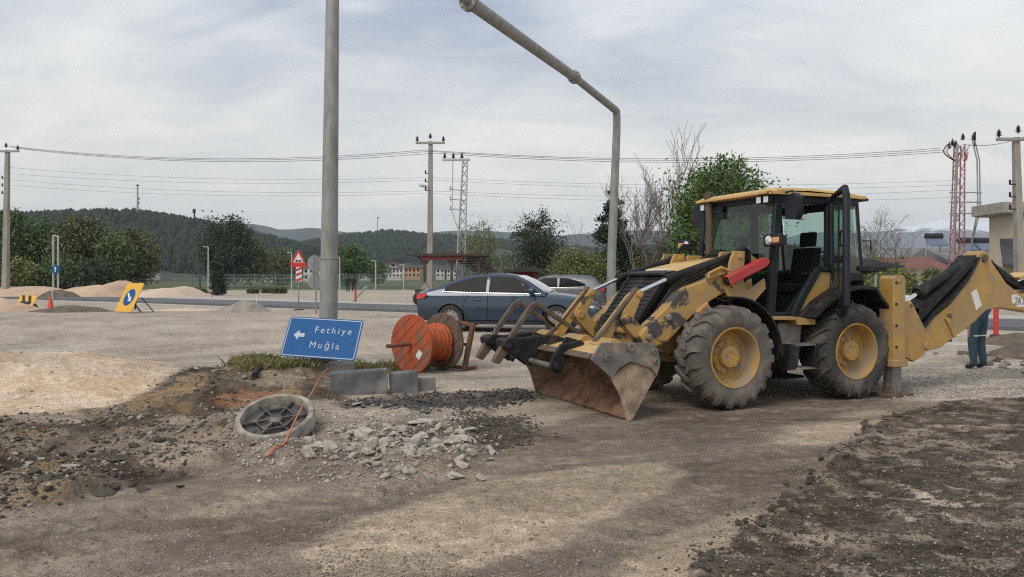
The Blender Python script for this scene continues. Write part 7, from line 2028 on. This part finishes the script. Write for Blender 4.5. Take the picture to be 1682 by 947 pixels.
# red roofed houses at the right with water heaters on the roof
T, Wd, H = house(1488, 1552, 480, 442, 62, 'red roofed house with a wide eave behind the red pylon', M['wallwhite'], M['rooftile'], 'hip', 7, (3, 1), ridge=1.1, overh=.6)
house(1418, 1545, 470, 424, 84, 'long house with a brown tiled roof behind the bare spreading tree', M['wallgrey'], M['roofgrey'], 'hip', 8, (4, 1), ridge=1.3, overh=.6)
house(1570, 1650, 480, 432, 66, 'low tiled house between the pylon and the cream house', M['wallcream'], M['roofgrey'], 'hip', 8, (2, 1), ridge=1.5, overh=.6)
house(1240, 1330, 476, 420, 70, 'low grey house seen through the cab', M['wallgrey'], M['rooftile'], 'hip', 8, (3, 1), ridge=1.2)
M['panel'] = mat('solar_panel', (.10, .13, .20), (.14, .17, .23), 2, .2)
def heater(px, py, d, label, rot=0.0):
    p = at(px, py, d)
    T = thing('solar_water_heater', label, 'water heater', p, rot)
    mb = MB(); mb.cyl((-.7, 0, .55), (.7, 0, .55), .26, n=14); mb.build('tank', M['cardark'], T)
    mb = MB(); mb.hexa([(-.8, -.9, -.35), (.8, -.9, -.35), (.8, -.15, .28), (-.8, -.15, .28), (-.8, -.95, -.30), (.8, -.95, -.30), (.8, -.2, .34), (-.8, -.2, .34)]); mb.build('collector', M['panel'], T)
    for x in (-.6, .6):
        mb = MB(); mb.tube([(x, .1, .4), (x, .2, -1.2)], .04, 5); mb.tube([(x, -.2, .2), (x, .25, -1.2)], .03, 4); mb.build('leg', M['galv_light'], T)
heater(1534, 398, 66, 'roof water heater left of the red pylon')
heater(1586, 405, 67, 'roof water heater just right of the red pylon', .15)
heater(1612, 405, 67, 'roof water heater nearest the cream house', .15)
# cream two storey house at the right edge
b = gp(1700, 44)
T = thing('cream_house', 'cream house with a jutting flat concrete roof at the right edge', 'building', b)
def zpy(py, d=44): return CH - (py - HY) / F * d - b.z
def xpx(px, d=44): return (px - CX) / F * d - b.x
mb = MB(); mb.prism([(xpx(1664), 0), (xpx(1664), zpy(352)), (xpx(1860), zpy(352)), (xpx(1860), 0)], 0, 2.2); mb.build('wall', M['wallcream'], T)
mb = MB(); mb.box(((xpx(1640) + xpx(1870)) / 2, 1.1, zpy(341)), (xpx(1870) - xpx(1640), 3.0, .62)); mb.build('roof', M['concrete'], T, .02)
mb = MB(); mb.box(((xpx(1641) + xpx(1870)) / 2, 1.1, zpy(350)), (xpx(1868) - xpx(1644), 2.7, .12)); mb.build('roof_edge', M['concrete'], T, .02)
mb = MB(); mb.prism([(xpx(1570), 0), (xpx(1570), zpy(440)), (xpx(1860), zpy(440)), (xpx(1860), 0)], -3.4, -.2); mb.build('annexe_wall', M['wallcream'], T)
mb = MB(); mb.hexa([(xpx(1552), -5.2, zpy(441)), (xpx(1860), -5.2, zpy(441)), (xpx(1860), -.1, zpy(388)), (xpx(1640), -.1, zpy(396)), (xpx(1552), -5.2, zpy(437)), (xpx(1860), -5.2, zpy(437)), (xpx(1860), -.1, zpy(384)), (xpx(1640), -.1, zpy(392))]); mb.build('porch_roof', M['darkroof'], T)
for px in (1638, 1650, 1688):
    mb = MB(); mb.box((xpx(px), -4.3, zpy(400) / 2 - .5), (.16, .16, zpy(432) + .4)); mb.build('porch_post', M['rust'] if px == 1638 else M['concrete'], T)
for z in (zpy(440), zpy(460)):
    mb = MB(); mb.box((xpx(1664), -4.3, z), (xpx(1690) - xpx(1640), .06, .06)); mb.build('railing', M['galv_light'], T)
for px in (1660, 1667, 1674, 1681):
    mb = MB(); mb.box((xpx(px), -4.3, (zpy(440) + zpy(460)) / 2), (.04, .04, abs(zpy(440) - zpy(460)))); mb.build('baluster', M['galv_light'], T)
mb = MB(); mb.box((xpx(1672), -3.45, zpy(450)), (1.5, .1, .9)); mb.build('window', M['darkglass'], T)
mb = MB(); mb.lathe([(0, .02), (.3, .05), (.42, .12)], (xpx(1650), -1.5, zpy(378)), (-.3, -1, .4), 18); mb.tube([(xpx(1650), -1.45, zpy(380)), (xpx(1650), -1.3, zpy(396))], .03, 5); mb.build('satellite_dish', M['galv_light'], T)
# kiosk with dark sloping roof and white lettering, seen through the cab
b = gp(1390, 24)
T = thing('kiosk', 'dark kiosk with a low sloping roof and white letters behind the cab', 'building', b)
zk = lambda py: CH - (py - HY) / F * 24 - b.z
xk = lambda px: (px - CX) / F * 24 - b.x
mb = MB(); mb.hexa([(xk(1290), 0, zk(445)), (xk(1486), 0, zk(439)), (xk(1486), 2.6, zk(439)), (xk(1290), 2.6, zk(445)), (xk(1290), .0, zk(400)), (xk(1486), 0, zk(436)), (xk(1486), 2.6, zk(430)), (xk(1290), 2.6, zk(400))]); mb.build('roof', M['darkroof'], T, .01)
mb = MB(); mb.box((xk(1350), 1.2, zk(460) / 2), (1.9, 2.0, zk(446))); mb.build('wall', M['darkroof'], T)
obj('lettering', text_mesh('lettering', 'ULUL', .26, M['white'], 1.05), T, (xk(1318), -.02, zk(418)), (R(90), 0, 0))
obj('lettering', text_mesh('lettering', 'LA', .24, M['white'], 1.05), T, (xk(1327), -.02, zk(431)), (R(90), 0, 0))
mb = MB(); mb.box((xk(1440), .1, zk(462) / 2), (.08, .08, zk(440))); mb.build('post', M['galv'], T)
T = thing('white_cabinet', 'white metal cabinet behind the stabiliser leg', 'cabinet', gp(1487, 22))
mb = MB(); mb.box((0, .2, .42), (.46, .4, .84)); mb.build('body', M['white'], T, .01)
mb = MB(); mb.box((.02, -.006, .44), (.38, .02, .74)); mb.build('door', M['white'], T, .006)
mb = MB(); a, b2 = gp(1538, 17.2), gp(1562, 17.0); mb.tube([a + Vector((0, 0, .07)), b2 + Vector((0, 0, .07))], .07, 10); tag(mb.build('dark_pipe', M['hose']), 'short dark pipe lying on the concrete behind the boom', 'pipe')
# open canopy, trailer with tyres, red shed behind the sedan
b = gp(732, 43)
T = thing('open_canopy', 'open timber canopy with a flat dark roof behind the sedan', 'canopy', b)
zc_ = lambda py: CH - (py - HY) / F * 43 - b.z
xc_ = lambda px: (px - CX) / F * 43 - b.x
mb = MB(); mb.box(((xc_(674) + xc_(800)) / 2, 1.5, zc_(418)), (xc_(800) - xc_(674), 3.6, .14)); mb.build('roof', M['brownwood'], T, .01)
mb = MB(); mb.box(((xc_(692) + xc_(760)) / 2, -.1, zc_(424)), (xc_(760) - xc_(692), .08, .22)); mb.build('fascia', M['redwall'], T, .01)
for px in (698, 742, 786):
    mb = MB(); mb.box((xc_(px), 0, zc_(420) / 2), (.14, .14, zc_(420))); mb.tube([(xc_(px), 0, zc_(436)), (xc_(px) - .4, 0, zc_(420))], .05, 5); mb.tube([(xc_(px), 0, zc_(436)), (xc_(px) + .4, 0, zc_(420))], .05, 5); mb.build('post', M['brownwood'], T)
for k in range(6):
    mb = MB(); mb.box((xc_(765 + k * 6), .6 + .2 * k, zc_(424 + k * 4)), (1.4, .08, .08), Matrix.Rotation(.1 * (k - 2), 3, 'Z')); mb.build('stacked_beam', M['brownwood'], T)
b = gp(724, 37)
T = thing('trailer_chassis', 'dark trailer chassis standing behind the rear of the sedan', 'trailer', b)
mb = MB(); mb.box((0, 0, .75), (2.4, .9, .14)); mb.box((.9, 0, .95), (.8, .8, .4)); mb.build('frame', M['cardark'], T, .02)
for x in (-.9, -.55):
    mb = MB(); mb.lathe([(.0, -.13), (.28, -.13), (.37, -.09), (.38, 0), (.37, .09), (.28, .13), (.22, .1), (0, .1)], (x, -.5, .38), (0, 1, 0), 22); mb.build('wheel', M['cardark'], T)
mb = MB(); mb.prism([(-.95, .82), (-.5, .82), (-.72, 1.15)], -.4, .4); mb.build('cover_sheet', M['concrete'], T)
house(838, 886, 474, 446, 46, 'low red shed with a dark roof right of the canopy', M['redwall'], M['darkroof'], 'gable', 5, (1, 1), 'red_shed', ridge=.35)
